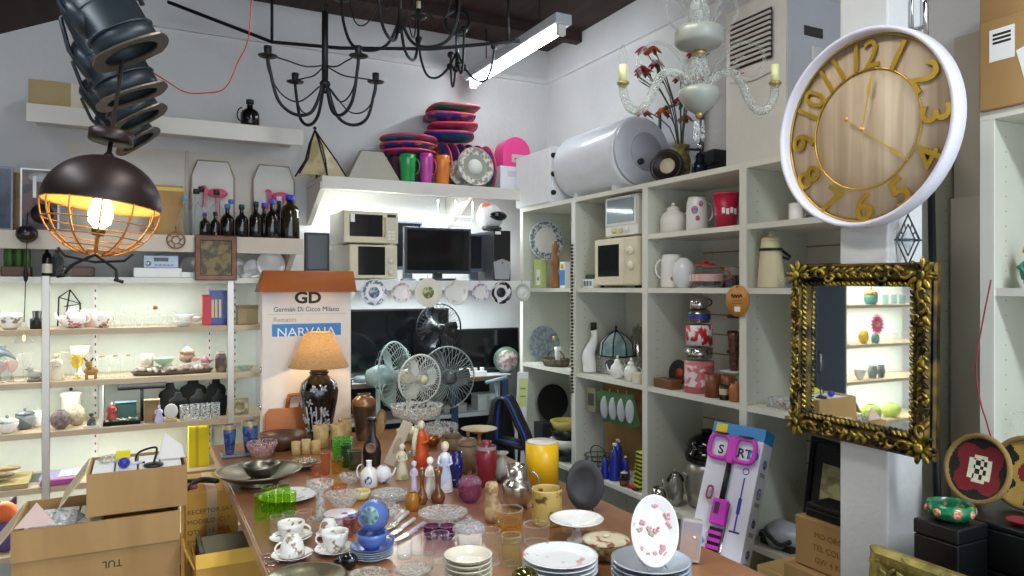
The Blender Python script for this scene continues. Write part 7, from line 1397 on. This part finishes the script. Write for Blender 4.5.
linked('body', MB().lathe(vessel([(.55,0),(.6,.03),(.72,.25),(1,.75),(.98,.85),(.6,.95),(.5,.97),(.56,1)], R, H, .003), 32), speck('5d4a3c', '8a7460', 9, .3, .7), t2); linked('copper_shoulder', MB().lathe([(R * 1.004, H * .76), (R * .985, H * .855), (R * .61, H * .952)], 32, cap=False), plain('94694a', .35, .6), t2)
t = thing('wooden_scoop', 'small pale wooden mask-like scoop leaning behind dark bottle', 'scoop', TP(379, 437, 4), FC, rot=(-.15, .1, FC)); u = dep(t.location) / FPX
linked('blade', MB().mat(Matrix.Translation((0, 0, 13 * u))).sph((0, 0, 0), (5 * u, 1.6 * u, 13 * u), 16, 12), wood('a8865a', 'c4a477', 10, .6), t); linked('rim', MB().tube([(4.6 * u * math.cos(a), -1.5 * u, 14 * u + 12 * u * math.sin(a)) for a in [PI * i / 12 for i in range(13)]], 1 * u, 6), wood('8a683e', 'a8845a', 10, .6), t)
P = TP(388, 467, 3); P.z += .009; u = dep(P) / FPX
t = thing('tilted_plaque', 'narrow pale carved plaque tilted on an easel leg', 'plaque', P, FC, rot=(-.22, .42, FC))
linked('plaque', MB().box(-5 * u, -.004, 0, 6 * u, .006, 46 * u), plain('b9ab95', .7, bump=.3), t, .002); linked('relief', MB().sph((.5 * u, -.004, 20 * u), (3 * u, .003, 9 * u), 12, 8), plain('a3937b', .7), t); linked('easel_leg', MB().tube([(2 * u, .006, 26 * u), (16 * u, .05, 12 * u)], .7 * u, 6), IRON, t)
t = tv_('brass_candlestick', 'pale brass candle column behind the white desk fan dish', 'candlestick', 405, 412, 443, 16, [(1,0),(1,.1),(.8,.16),(.55,.2),(.5,.8),(.6,.9),(.75,1)], plain('a8956c', .4, .4))
tv_('glass_cake_stand', 'wide glass footed cake stand in front of the white desk fan', 'cake stand', 418, 401, 455, 52, [(.28,0),(.26,.03),(.08,.12),(.07,.6),(.2,.68),(.9,.8),(1,1)], glass('e6e4d8', .45, .06, .5, 30))
tv_('crystal_bowl', 'scalloped crystal bowl behind the wooden lidded pots', 'bowl', 441, 421, 440, 34, 'deep', CRYSTAL, wob=lambda a, v: 1 + .04 * math.sin(9 * a))
t = tv_('copper_bowl', 'small copper bowl behind the orange-robed figurine', 'bowl', 431, 436, 448, 18, 'bowl', plain('a8663a', .3, .7))
WP = wood('5a4632', '7a6248', 9, .55, (.3, .3, 2))
tv_('wooden_pot', 'brown wooden lidded pot, farther back of the two', 'pot', 453, 435, 452, 20, 'pot', WP, lid=.75)
tv_('wooden_pot', 'larger brown wooden lidded pot nearer the blue vase', 'pot', 468, 443, 474, 22, 'pot', WP, lid=.55)
tv_('wooden_stand', 'flat brown wooden dish on a foot at far end of table', 'dish', 478, 425, 449, 37, [(.3,0),(.28,.05),(.1,.2),(.1,.7),(.5,.82),(1,1)], wood('8a6a3c', 'a8854f', 8, .5))
# --- figurines and vases in the middle
OR = speck('d4602a', 'c8401c', 10, .35)
t = fig('orange_figurine', 'tall figurine in an orange robe with pale headscarf', TP(421, 468, 12), 46, OR, speck('e2dcc2', 'c8b89a', 20, .5), rr=.19)
linked('sash', MB().mat(Matrix.Rotation(-.3, 4, 'Z')).tube([(0, -.043, .19), (-.012, -.046, .12), (-.014, -.052, .05)], .011, 8), speck('e6dcc0', '9aa87a', 30, .5), t)
fig('white_figurine', 'cream standing figurine with green trim, left of orange robe', TP(402, 480, 10), 35, speck('dcd3b8', 'a8b07a', 25, .4, 0, .55, .62), plain('d8d2c0', .4), rr=.18)
fig('lady_figurine', 'lady figurine in pale blue with blonde hair beside blue vase', TP(445, 493, 12), 50, speck('c4cfe8', 'f0f0f2', 14, .3, 0, .45, .55), plain('d8cf9a', .45), rr=.16)
fig('saint_figurine', 'slim white praying figurine between brown bud vases', TP(430, 499, 8), 41, CHINA, CHINA, rr=.13, skin=CHINA)
fig('saint_figurine', 'slim lavender-white figurine left of the brown bud vases', TP(414, 494, 8), 32, plain('d3cbe4', .3), plain('d8d2e8', .3), rr=.13, skin=plain('d8d2e8', .3))
BR = plain('6e4424', .15, coat=.5, var=.3)
for px, top, bot, w, l in ((422, 467, 505, 12, 'brown glazed bud vase with flared mouth, left of the two'), (438, 467, 504, 15, 'brown glazed bud vase with flared mouth, right of the two')):
    tv_('brown_bud_vase', l, 'vase', px, top, bot, w, [(.7,0),(.8,.03),(1,.14),(.85,.25),(.36,.42),(.4,.75),(.66,1)], BR, group='brown bud vases')
tv_('mustard_jug', 'little mustard-brown glazed jug before the bud vases', 'jug', 412, 491, 512, 14, 'jar', plain('a8701f', .15, coat=.5, var=.2), handle=1)
tv_('cobalt_vase', 'dark cobalt blue vase with white spots', 'vase', 456, 451, 488, 15, [(.5,0),(.6,.03),(.8,.3),(1,.65),(.9,.82),(.6,.9),(.85,1)], speck('16205e', 'c8cce0', 60, .15, 0, .64, .68, coat=.4))
t = thing('green_apple', 'small yellow-green fruit ornament right of the cobalt vase', 'ornament', TP(466, 466, 6), 0); u = dep(t.location) / FPX; linked('fruit', MB().sph((0, 0, 6 * u), (5 * u, 5 * u, 6 * u)), plain('b4c43c', .4), t); linked('stalk', MB().tube([(0, 0, 11 * u), (u, 0, 15 * u)], .6 * u, 5), plain('4d3a20', .6), t)
tv_('red_vase', 'tall dark red vase with grey glazed neck', 'vase', 487, 440, 488, 22, [(.7,0),(.78,.03),(.95,.4),(1,.75),(.85,.86),(.45,.91),(.42,.95),(.5,1)], plain('7d1f2c', .25, coat=.3), band=(.9, .8, .9, plain('8f8f8c', .35)))
tv_('grey_vase', 'grey and black speckled vase right of the red one', 'vase', 501, 451, 484, 17, [(.6,0),(.68,.03),(1,.35),(.9,.6),(.5,.82),(.48,.9),(.85,1)], speck('9b9a92', '3a3634', 9, .35, 0, .48, .56))
t = tv_('purple_candy_jar', 'purple glass candy jar with a pointed glass lid', 'jar', 470, 480, 504, 24, [(.5,0),(.6,.03),(.95,.35),(1,.7),(.95,1)], glass('b0608c', .42, .06, .5, 60), lid=.65, lm=glass('c890b0', .42, .06, .5, 60), kn=glass('c8a0b4', .5))
t = thing('stone_figure', 'rough beige carved stone figure before the silver pitcher', 'figurine', TP(492, 524, 10), FC); u = dep(t.location) / FPX
linked('stone', MB().lathe([(0, 0), (5 * u, 0), (7 * u, 6 * u), (9 * u, 14 * u), (6.5 * u, 22 * u), (6 * u, 26 * u), (7.5 * u, 33 * u), (6.5 * u, 39 * u), (0, 41 * u)], 18, wob=lambda a, v: 1 + .14 * math.sin(2 * a + 5 * v) + .07 * math.sin(5 * a - 9 * v)), STONE, t); linked('carved_face', MB().sph((-1 * u, -6.5 * u, 33 * u), (2.4 * u, 2 * u, 4 * u)), STONE, t)
t = tv_('silver_pitcher', 'polished silver pitcher with handle before the yellow canister', 'pitcher', 517, 463, 509, 31, [(.55,0),(.7,.05),(.98,.2),(1,.5),(.92,.6),(.7,.66),(.68,.7),(.7,1)], plain('c9c4b8', .24, .95), handle=1)
tv_('dragon_mug', 'yellowed ceramic cylinder jar with brown dragon relief', 'jar', 547, 484, 528, 31, [(.96,0),(1,.02),(.97,.1),(.97,.9),(1,.95),(1,1)], speck('c9ae62', '6b4a1c', 22, .45, 0, .56, .62, detail=4))
P = TP(542, 486, 33)
t = thing('yellow_canister', 'tall bright yellow canister with a white lid', 'canister', P, FC); R = size(33, P) / 2; H = .8 - (439 - 288) * dep(P) / (FPX - 16)
linked('body', MB().lathe(solid([(1,0),(1,1)], R, H), 36), plain('edbb18', .35, var=.02), t); linked('lid', MB().lathe([(0, H + .0005), (R * .93, H + .0005), (R * .9, H + .006), (0, H + .006)], 36), plain('d9d4c8', .4), t); linked('seam', MB().lathe([(R * 1.003, H * .33), (R * 1.003, H * .336)], 36, cap=False), plain('c8920a', .3), t)
t = leanplate('oval_tray', 'dark oval tray standing upright near right table edge', 'tray', TP(585, 513, 8) + Vector((0, 0, .005)), 38, plain('25201f', .35, bump=.2, scale=30), FC, -.12, sy=1.32, stand=IRON)
# --- middle left
t = tv_('blue_rim_plate', 'white oval plate with blue marks behind green tumblers', 'plate', 286, 488, 506, 58, 'plate', speck('e8eaec', 'b4bccb', 30, .2, 0, .56, .62))
GT = glass('a4d63a', .35)
for i, (px, bot, l) in enumerate(((261, 521, 'front left'), (276, 519, 'front middle'), (289, 518, 'front right'), (270, 512, 'hidden at the back'), (284, 511, 'back right'))):
    tv_('green_tumbler', 'lime green glass tumbler, ' + l + ' of the cluster', 'glass', px, bot - 28, bot, 13, 'straight', GT, group='lime green tumblers')
for i, (px, top, bot, l) in enumerate(((277, 515, 534, 'clear glass mug at left behind the white cups'), (291, 511, 529, 'clear glass mug second from left behind the white cups'), (304, 509, 527, 'clear glass mug at right behind the white cups'), (315, 517, 535, 'clear glass mug before the crystal pedestal'))): tv_('glass_mug', l, 'mug', px, top, bot, 14, 'straight', CLEAR, handle=1, group='clear glass mugs')
tv_('crystal_pedestal', 'clear glass pedestal dish with tall stem', 'pedestal', 320.5, 478, 521, 27, [(.6,0),(.55,.03),(.35,.1),(.3,.7),(.4,.76),(.95,.9),(1,1)], glass('eef0ee', .4, .05, .3, 40))
tv_('crystal_cone_bowl', 'wide cut crystal bowl right of the glass pedestal', 'bowl', 343, 489, 512, 36, [(.35,0),(.4,.06),(1,1)], CRYSTAL)
tv_('orange_dish', 'small orange glass dish behind crystal cone bowl', 'dish', 339, 483, 493, 18, 'bowl', glass('d88a30', .6))
tv_('yellow_pot', 'pale yellow round dish with dark rim', 'dish', 361, 488, 501, 20, 'deep', plain('d9c98a', .3))
tv_('crystal_bowl', 'small crystal bowl behind the white jug', 'bowl', 350, 472, 485, 22, 'bowl', CRYSTAL)
t = tv_('white_jug', 'white ceramic jug with blue motif and narrow neck', 'jug', 369, 460, 489, 17, [(.9,0),(1,.04),(1,.55),(.7,.68),(.32,.78),(.3,.95),(.38,1)], CHINA, handle=-1)
P = t.location; R = size(17, P) / 2; linked('blue_motif', MB().mat(Matrix.Translation((.1 * R, -R * .99, size(8, P)))).sph((0, 0, 0), (R * .45, .003, R * .5), 10, 6), speck('3a4a9a', 'dfe3ee', 90, .2, 0, .5, .55), t)
tv_('white_jug', 'round white ceramic pot with blue motif beside the jug', 'pot', 383, 465, 484, 17, 'round', speck('eeeff2', '5a68b0', 30, .2, 0, .6, .64), spout=1)
t = tv_('crystal_jar', 'round cut crystal box with domed lid in the middle', 'jar', 389, 488, 504, 37, [(.8,0),(.95,.1),(1,.7),(.98,1)], CRYSTAL, lid=.9, lm=CRYSTAL)
tv_('crystal_salad_bowl', 'wide cut crystal bowl before the domed crystal box', 'bowl', 380, 502, 522, 44, 'bowl', CRYSTAL, wob=lambda a, v: 1 + .025 * math.sin(12 * a))
t = thing('pink_box', 'pale pink round lidded box with a blue flower', 'box', TP(340, 526, 26), FC); P = t.location; R = size(31, P) / 2; H = .8 - (508 - 288) * dep(P) / (FPX - 15)
linked('box', MB().lathe([(0, 0), (R * .94, 0), (R * .97, H * .1), (R * .97, H * .8), (0, H * .8)], 36), plain('d8bcc4', .35), t); linked('lid', MB().lathe([(0, H * .805), (R * 1.03, H * .805), (R * 1.03, H * .96), (R * .95, H), (0, H)], 36), plain('e2d6dc', .3), t); linked('blue_flower', MB().sph((R * .35, -R * .2, H), (R * .22, R * .18, .003), 12, 6), plain('6a74b8', .4), t)
for px, top, bot, l in ((345, 516, 538, 'dusky pink glass before the pink box, left one'), (355, 514, 535, 'dusky pink glass before the pink box, right one')): tv_('pink_glass', l, 'glass', px, top, bot, 12, 'tumbler', glass('b07a78', .45), group='dusky pink glasses')
tv_('crystal_ashtray', 'oval cut crystal dish in the centre of the table', 'dish', 443, 504, 524, 51, [(.6,0),(.7,.2),(.95,.85),(1,1)], CRYSTAL, wob=lambda a, v: 1 + .03 * math.sin(16 * a))
for px, top, bot, l in ((432, 523, 541, 'left purple glass bowl'), (447, 523, 541, 'right purple glass bowl')): tv_('purple_bowl', l + ' behind the clear tumblers', 'bowl', px, top, bot, 17, 'deep', glass('6a1a7a', .55), group='purple glass bowls')
t = tv_('glass_sugar_pot', 'frosted glass pot with a domed lid behind cream plates', 'jar', 469, 524, 553, 33, [(.6,0),(.7,.04),(.75,.6),(.95,.8),(1,1)], CLEAR, lid=.7, lm=glass('d4d8dc', .6, .15, .5, 50))
TG = glass('f0f2ee', .26)
for i, (px, top, bot, w, l) in enumerate(((405, 537, 561, 15, 'short clear tumbler, leftmost, right of blue saucers'), (417, 532, 557, 12, 'slim clear tumbler, second in the row right of blue saucers'), (428, 533, 557, 12, 'slim clear tumbler behind the ribbed tall one'), (440, 530, 565, 18, 'tall ribbed clear tumbler in front of the purple bowls'), (453, 534, 560, 12, 'slim clear tumbler left of frosted glass pot'), (491, 527, 567, 19, 'wide clear tumbler left of amber glasses'))): tv_('clear_tumbler', l, 'glass', px, top, bot, w, 'straight' if i != 3 else 'tumbler', TG, group='clear tumblers in the front row')
AM = glass('e0a030', .4)
tv_('tall_glass', 'tall clear glass with an amber tint, second row', 'glass', 511, 505, 545, 29, 'tumbler', glass('e8d09a', .35), band=(.93, .25, .6, glass('d8942a', .5)))
tv_('tall_glass', 'tall greenish clear glass in front of the amber one', 'glass', 511, 532, 568, 20, 'straight', glass('d8dcc0', .32))
tv_('glass_jug', 'clear glass jug with pouring lip right of amber glass', 'jug', 534, 520, 547, 26, 'straight', TG, handle=1)
# --- cups and saucers
FCH = speck('f0efe9', '9a7f60', 40, .18, 0, .57, .64)
def saucer(label, px, bot, w, group='flowered saucers'):
    P = TP(px, bot, w * .55); pot('saucer', label, 'saucer', P, w, w * .13, [(.5,0),(.52,.1),(.62,.35),(.95,.9),(1,1)], FCH, n=32, group=group); return P + Vector((0, 0, size(w * .13, P) * .33))
def cup(label, P, w, h, m=FCH, hs=1, rz=FC, rot=None, group='flowered teacups'): pot('teacup', label, 'cup', P, w, h, 'cup', m, handle=hs, rz=rz, rot=rot, n=28, group=group)
P = saucer('flowered saucer at left, under an upright cup', 291, 545, 42); cup('white flowered teacup standing on the leftmost saucer', P, 27, 17)
P = saucer('flowered saucer at front left, under an upturned cup', 292, 563, 41); cup('white flowered teacup turned upside down on front saucer', P + Vector((0, 0, size(21, P) + .006)), 25, 21, rot=(PI, 0, FC - 2.4))
P = saucer('flowered saucer at right, nearest the blue saucers', 335, 557, 41); cup('white flowered teacup standing on the right-hand saucer', P, 27, 20, hs=-1)
P = saucer('flowered saucer behind the others before the pink box', 329, 539, 26); cup('white flowered teacup upside down behind the right-hand cup', P + Vector((0, 0, size(15, P) + .006)), 21, 15, rot=(PI, 0, FC - .6))
BLS = plain('5a74b8', .2, coat=.3); P = TP(372, 564, 26)
for k in range(5): pot('blue_saucer', ('lowest', 'second lowest', 'middle', 'second highest', 'topmost')[k] + ' saucer of the blue-rimmed stack', 'saucer', P + Vector((0, 0, .0065 * k)), 43, 5.5, [(.5,0),(.52,.1),(.62,.35),(.95,.9),(1,1)], BLS if k == 4 else plain('c3ccd8', .2), n=36, group='stack of blue-rimmed saucers')
P2 = P + Vector((0, 0, .0325)); LUS = speck('e2d9c0', '5a74b8', 12, .15, 0, .45, .5)
cup('blue lustre teacup standing on top of the blue saucers', P2, 31, 16, BLS, 1, group='blue lustre cups')
t = pot('teacup', 'blue lustre teacup lying on its side on top of the other', 'cup', P2 + Vector((-SA * .035, -CA * .035, size(16, P) + .058)), 33, 21, 'cup', BLS, handle=-1, n=32, rot=(-1.87, 0, FC), foot=(.53, .07, plain('9cc4b8', .2)), group='blue lustre cups')
# --- cake servers, rings, creamer, foreground dishes
for i, (x0, y0, x1, y1, l) in enumerate(((386, 531, 408, 512, 'silver cake server pointing away, farthest back of three'), (388, 537, 414, 519, 'silver cake server in the middle of three'), (394, 542, 424, 523, 'silver cake server with lavender handle, nearest of three'))):
    a, b_ = pos_z(x0, y0, TZ + .005), pos_z(x1, y1, TZ + .012); t = thing('cake_server', l, 'cutlery', a, math.atan2(b_.y - a.y, b_.x - a.x), 'silver cake servers'); Lh = (b_ - a).length
    linked('blade', MB().prism([(0, -.004), (Lh * .2, -.014), (Lh * .45, -.012), (Lh * .5, -.004), (Lh * .5, .004), (Lh * .45, .012), (Lh * .2, .01), (0, .002)], .002), STEEL, t); linked('handle', MB().tube([(Lh * .5, 0, .002), (Lh * .6, 0, .004), (Lh, 0, .006)], [.004, .006, .008], 8), plain('c9b8dc' if i == 2 else 'e0dce2', .3), t)
for px, py, l in ((268, 558, 'upper wire napkin ring lying at left table edge'), (272, 566, 'lower wire napkin ring lying at left table edge'), (281, 561, 'third wire napkin ring beside front saucer')):
    t = thing('napkin_ring', l, 'ring', TP(px, py, 6), 0, 'wire napkin rings'); linked('ring', MB().at(0, 0, .0025).ring(.017, .0018, 24, 6), STEEL, t); linked('ball', MB().sph((.017, 0, .0045), .0042, 8, 6), STEEL, t)
tv_('silver_bowl', 'wide tarnished silver bowl at bottom left of table', 'bowl', 306, 561, 596, 80, [(.4,0),(.45,.1),(.85,.65),(1,1)], speck('a8a384', '7f7b62', 8, .3, .7))
t = thing('metal_creamer', 'dark shiny metal creamer lying before the blue saucers', 'creamer', TP(348, 571, 10), FC); u = dep(t.location) / FPX
linked('body', MB().sph((1 * u, 0, 8 * u), (9 * u, 6.5 * u, 7.8 * u), 20, 14), plain('4a4c4e', .15, .9), t); linked('lip', MB().tube([(-6 * u, 0, 9 * u), (-11 * u, 0, 7 * u), (-15 * u, 0, 7.5 * u)], [4.5 * u, 3 * u, 1.2 * u], 10), plain('4a4c4e', .15, .9), t); linked('foot', MB().lathe([(0, 0), (4 * u, 0), (3 * u, 1.5 * u), (0, 2 * u)], 14), plain('2c2d2e', .3, .8), t)
FRG = glass('dcdccf', .55, .2, .7, 45)
tv_('glass_leaf_dish', 'frosted leaf-shaped glass dish before the metal creamer', 'dish', 369, 566, 584, 42, 'bowl', FRG, wob=lambda a, v: 1 + .12 * math.sin(5 * a) * v)
tv_('glass_leaf_dish', 'frosted leaf-shaped glass dish before the short tumblers', 'dish', 414, 561, 578, 38, 'bowl', FRG, wob=lambda a, v: 1 + .14 * math.sin(4 * a + 1) * v)
tv_('white_tureen', 'white tureen with knobbed lid at bottom edge of picture', 'tureen', 400, 588, 615, 44, 'bowl', CHINA, lid=.55)
def stack(name, lab, px, bot, w, n, hp, m, group, tm=None, cat='plate', top_=None):
    P = TP(px, bot, w * .5); h = size(hp, P)
    nm = ('lowest', 'second', 'third', 'fourth', 'fifth', 'sixth', 'seventh', 'eighth')
    for k in range(n):
        pot(name, ('topmost' if k == n - 1 else nm[k] + (' from the bottom' if k else '')) + ' ' + lab, cat, P + Vector((0, 0, h * k)), w, hp * 1.6, [(.5,0),(.55,.12),(.68,.35),(.96,.9),(1,1)], tm if (tm and k == n - 1) else m, n=40, group=group)
    return P + Vector((0, 0, h * (n - 1)))
CRM = plain('e6e0cc', .2, coat=.3)
stack('cream_plate', 'cream tea plate of the front centre stack', 468, 592, 49, 6, 5, CRM, 'stack of cream tea plates')
PK = speck('eceeee', 'd8a4ac', 26, .2, 0, .62, .68, detail=4)
stack('dinner_plate', 'white flowered dinner plate of the wide front stack', 560, 583, 76, 4, 4.5, plain('dfe4e8', .2, coat=.3), 'stack of white dinner plates', PK)
P3 = stack('grey_plate', 'grey-blue plate of the stack under floral standing plate', 651, 590, 80, 4, 5, plain('b4bdc8', .22, coat=.3), 'stack of grey-blue plates')
t = thing('metal_ball', 'olive metal ball-shaped lid lying before the dinner plates', 'lid', TP(525, 594, 10), FC); u = dep(t.location) / FPX
linked('shell', MB().sph((0, 0, 12 * u), (14 * u, 13 * u, 13 * u), 24, 16), plain('7d7a4a', .12, .9), t); linked('white_rim', MB().at(-8 * u, -7 * u, 9 * u, .9, -.6).ring(7 * u, 1.2 * u, 24, 8), plain('c9cac4', .2, .6), t)
P = P3 + Vector((-.03, -.055, .0235)); u = dep(P) / FPX
t = leanplate('floral_plate', 'white plate with pink roses standing on a wire easel', 'plate', P, 50, CHINA, FC + .12, -.13, sy=1.42, stand=plain('9a9a98', .3, .8), rimm=speck('f0f1ee', 'd88a9a', 14, .2, 0, .62, .67))
q = MB(); rnd = random.Random(12); r = size(50, P) / 2
for k, (x, z) in enumerate(((-.45, 1.75), (.15, 2.35), (.55, 1.95), (-.1, 1.3), (.25, .62), (.45, .5), (.05, .5), (-.5, .75), (-.3, .45), (.1, 1.42), (-.2, 1.5), (.6, 1.6), (.35, .75), (-.05, 2.4), (-.6, 1.45))):
    for j in range(5): q.sph((x * r + rnd.uniform(-.09, .09) * r, -.0045 - .006 * abs(x), z * r + rnd.uniform(-.09, .09) * r), (.055 * r * 1.3, .002, .05 * r * 1.3), 8, 5)
linked('rose_print', q, speck('dd98a2', 'a3ae88', 70, .3, 0, .52, .58), t)
t = tv_('cake_stand', 'white china footed cake stand right of the dragon jar', 'cake stand', 580, 511, 546, 55, [(.38,0),(.36,.04),(.2,.12),(.14,.5),(.25,.68),(.7,.8),(.97,.95),(1,1)], CHINA)
P = t.location; tt_ = t
tv_('flower_basket', 'brown basket-pattern china tureen before standing plate', 'tureen', 602, 530, 560, 47, [(.6,0),(.7,.05),(.95,.6),(1,.9),(.98,1)], speck('8a6a3c', 'c9b078', 40, .4, 0, .45, .55, c3='a83a4a'), lid=.35, lm=speck('d8cfae', 'a8443c', 30, .3, 0, .56, .62, c3='6a8a4a'))
# --- tall printed toy box, leaning on the bookcase
z0 = Vector((1.735, 2.04, .001))
top = on_x(740, 434, 2.14)
t = thing('toy_box', 'tall white and blue box with a magenta handled gadget on front', 'box', z0, 0)
ax = (top - z0); Lb = ax.length; zax = ax.normalized(); yax = Vector((.93, .37, 0)); xax = yax.cross(zax).normalized(); yax = zax.cross(xax).normalized()
t.matrix_world = Matrix(((xax.x, yax.x, zax.x, z0.x), (xax.y, yax.y, zax.y, z0.y), (xax.z, yax.z, zax.z, z0.z + .035), (0, 0, 0, 1)))
Wb, Db = .215, .10
linked('box', MB().box(-Wb/2, 0, 0, Wb/2, Db, Lb), plain('e4e3ee', .35), t, .003); linked('blue_top', MB().box(-Wb/2 - .0005, -.0005, Lb - .05, Wb/2 + .0005, Db + .0005, Lb + .0005), plain('2f86c4', .35), t)
linked('yellow_label', MB().box(-Wb/2 + .012, -.0018, Lb - .045, -Wb/2 + .06, -.0008, Lb - .005), plain('e0cc1e', .4), t)
text('lettering', 'S', .05, plain('1c1c20', .5), t, (-.056, -.001, Lb - .125), offset=.001); text('lettering', 'ART', .05, plain('1c1c20', .5), t, (.026, -.001, Lb - .125), offset=.001)
linked('blue_ring', MB().at(.078, -.001, Lb - .11, PI/2).ring(.017, .004, 24, 6), plain('3a9ad8', .4), t)
MAG = plain('d03ac0', .35)
def loop(cx, cz, w, h): return [(cx + w * (abs(math.cos(a)) ** .6) * (1 if math.cos(a) > 0 else -1), -.018, cz + h * (abs(math.sin(a)) ** .6) * (1 if math.sin(a) > 0 else -1)) for a in [2 * PI * i / 24 for i in range(24)]]
zc = Lb - .10
for s in (-1, 1): linked('magenta_handle', MB().tube(loop(s * .052 - .005, zc, .041, .047), .0095, 8, True), MAG, t); linked('black_grip', MB().tube([(s * .052 - .03 - .005, -.018, zc + .048), (s * .052 + .025 - .005, -.018, zc + .048)], .0098, 8), BLACK, t)
linked('handle_hub', MB().box(-.02, -.027, zc - .06, .01, -.003, zc + .05), MAG, t, .006)
linked('shaft', MB().tube([(-.005, -.015, zc - .06), (-.005, -.015, zc - .205)], .011, 10), BLACK, t); linked('gauge_body', MB().box(-.034, -.03, zc - .30, .026, -.003, zc - .20), MAG, t, .006); linked('gauge_window', MB().box(-.022, -.0312, zc - .26, -.002, -.0302, zc - .215), plain('5a2a5c', .3), t)
sp = MB()
for k in range(14): sp.box(-.032, -.0195, zc - .337 - .027 * k, .02, -.0146, zc - .323 - .027 * k)
linked('striped_spring', sp, MAG, t); linked('side_rod', MB().tube([(.03, -.014, zc - .21), (.03, -.014, .12)], .003, 6), CHROME, t); linked('inner_sleeve', MB().box(-.03, -.0145, zc - .72, .018, -.003, zc - .31), plain('161218', .4), t)
# printed picture of the same gadget and the icons of the side panel
bl = plain('4a3fb0', .4)
linked('printed_gadget', MB().at(0, -.0008, 0).box(.058, -.0008, zc - .31, .064, 0, zc - .1).box(.054, -.0008, zc - .24, .068, 0, zc - .18).at(.061, -.0008, zc - .075, PI/2).ring(.012, .002, 16, 5), bl, t); linked('printed_crossbar', MB().box(.04, -.0008, zc - .312, .082, 0, zc - .305), plain('2a2a6a', .4), t)
linked('red_clip', MB().tube(loop(-.058, zc - .185, .011, .024), .004, 6, True), plain('9c2a5c', .4), t); linked('blue_mark', MB().at(-.066, -.001, zc - .37, PI/2).ring(.014, .004, 18, 5), plain('3a9ad8', .4), t)
for k in range(5):
    zz = zc - .03 - .115 * k; linked('side_icon', MB().mat(Matrix.Translation((-Wb/2 - .0004 if False else Wb/2 + .0004, Db / 2, zz)) @ Matrix.Rotation(PI/2, 4, 'Y')).lathe([(0, 0), (.022, 0), (.022, .0008), (0, .0008)], 24), plain('2a2f8a' if k == 1 else 'c9cbe4', .4), t)
    linked('icon_symbol', MB().mat(Matrix.Translation((Wb/2 + .0014, Db / 2, zz)) @ Matrix.Rotation(PI/2, 4, 'Y')).ring(.014, .002, 18, 5).box(-.012, -.003, 0, .012, .003, .0006), plain('2a2f6a' if k != 1 else 'c9cbe4', .4), t)
    linked('icon_caption', MB().box(Wb/2, Db / 2 - .025, zz - .05, Wb/2 + .0006, Db / 2 + .025, zz - .034), plain('9a9ab0', .5), t)
t = thing('picture_box', 'small pale box with a sunset picture behind the grey plates', 'box', TP(689, 566, 8) + Vector((0, 0, .006)), FC - .1, rot=(-.1, .12, FC - .1)); linked('box', MB().box(-.03, 0, 0, .03, .03, .12), plain('a8a09c', .4), t, .002); linked('sunset_print', MB().box(-.026, -.0012, .01, .026, -.0002, .112), speck('a88a78', '6f7a94', 5, .4), t); linked('sun_spot', MB().at(.008, -.0014, .07, PI/2).lathe([(0, 0), (.006, 0), (0, .001)], 12), plain('f8e8c8', .4), t)
# ================================================================ keep neighbours on the same board from touching
FIXED = ('saucer', 'blue_saucer', 'teacup', 'dinner_plate', 'grey_plate', 'cream_plate', 'pewter_dish', 'silver_nut_dish', 'pressure_cooker', 'mixing_bowl', 'white_tureen.001', 'purple_bowl', 'red_bucket')
ONTOP = ('pewter_bowl', 'oil_bottle', 'milk_jug', 'green_dish', 'steel_saucepan', 'printed_tin', 'blue_vase', 'pink_tin')
reg = [[o, r + .0012, Vector(o.location)] for o, r in REG if o.name.split('.')[0] not in ONTOP]
for it in range(60):
    for i in range(len(reg)):
        for j in range(i + 1, len(reg)):
            a, ra, A0 = reg[i]; b, rb, B0 = reg[j]
            if abs(a.location.z - b.location.z) > .02: continue
            d = b.location.xy - a.location.xy; g = ra + rb - d.length
            if g <= 0: continue
            d = d.normalized() if d.length > 1e-6 else Vector((SA, CA))
            fa, fb = a.name.split('.')[0] in FIXED, b.name.split('.')[0] in FIXED
            if fa and fb: continue
            wa = 0 if fa else 1 if fb else .5
            a.location.xy -= d * g * wa; b.location.xy += d * g * (1 - wa)
    for o, r, O in reg:
        if o.name.split('.')[0] in FIXED: continue
        x, y, z = o.location
        if y > LF and x < 2.2: o.location.y = min(max(y, LF + r + .002), LBk - .05 - r)
        elif x > BX and y > 1.6:
            for k in range(4):
                if YS[k + 1] < O.y < YS[k]: o.location.y = min(max(y, YS[k + 1] + .02 + r), YS[k] - .02 - r)
            o.location.x = min(max(x, BX + r + .002), BXb - r - .003)
finish_text()
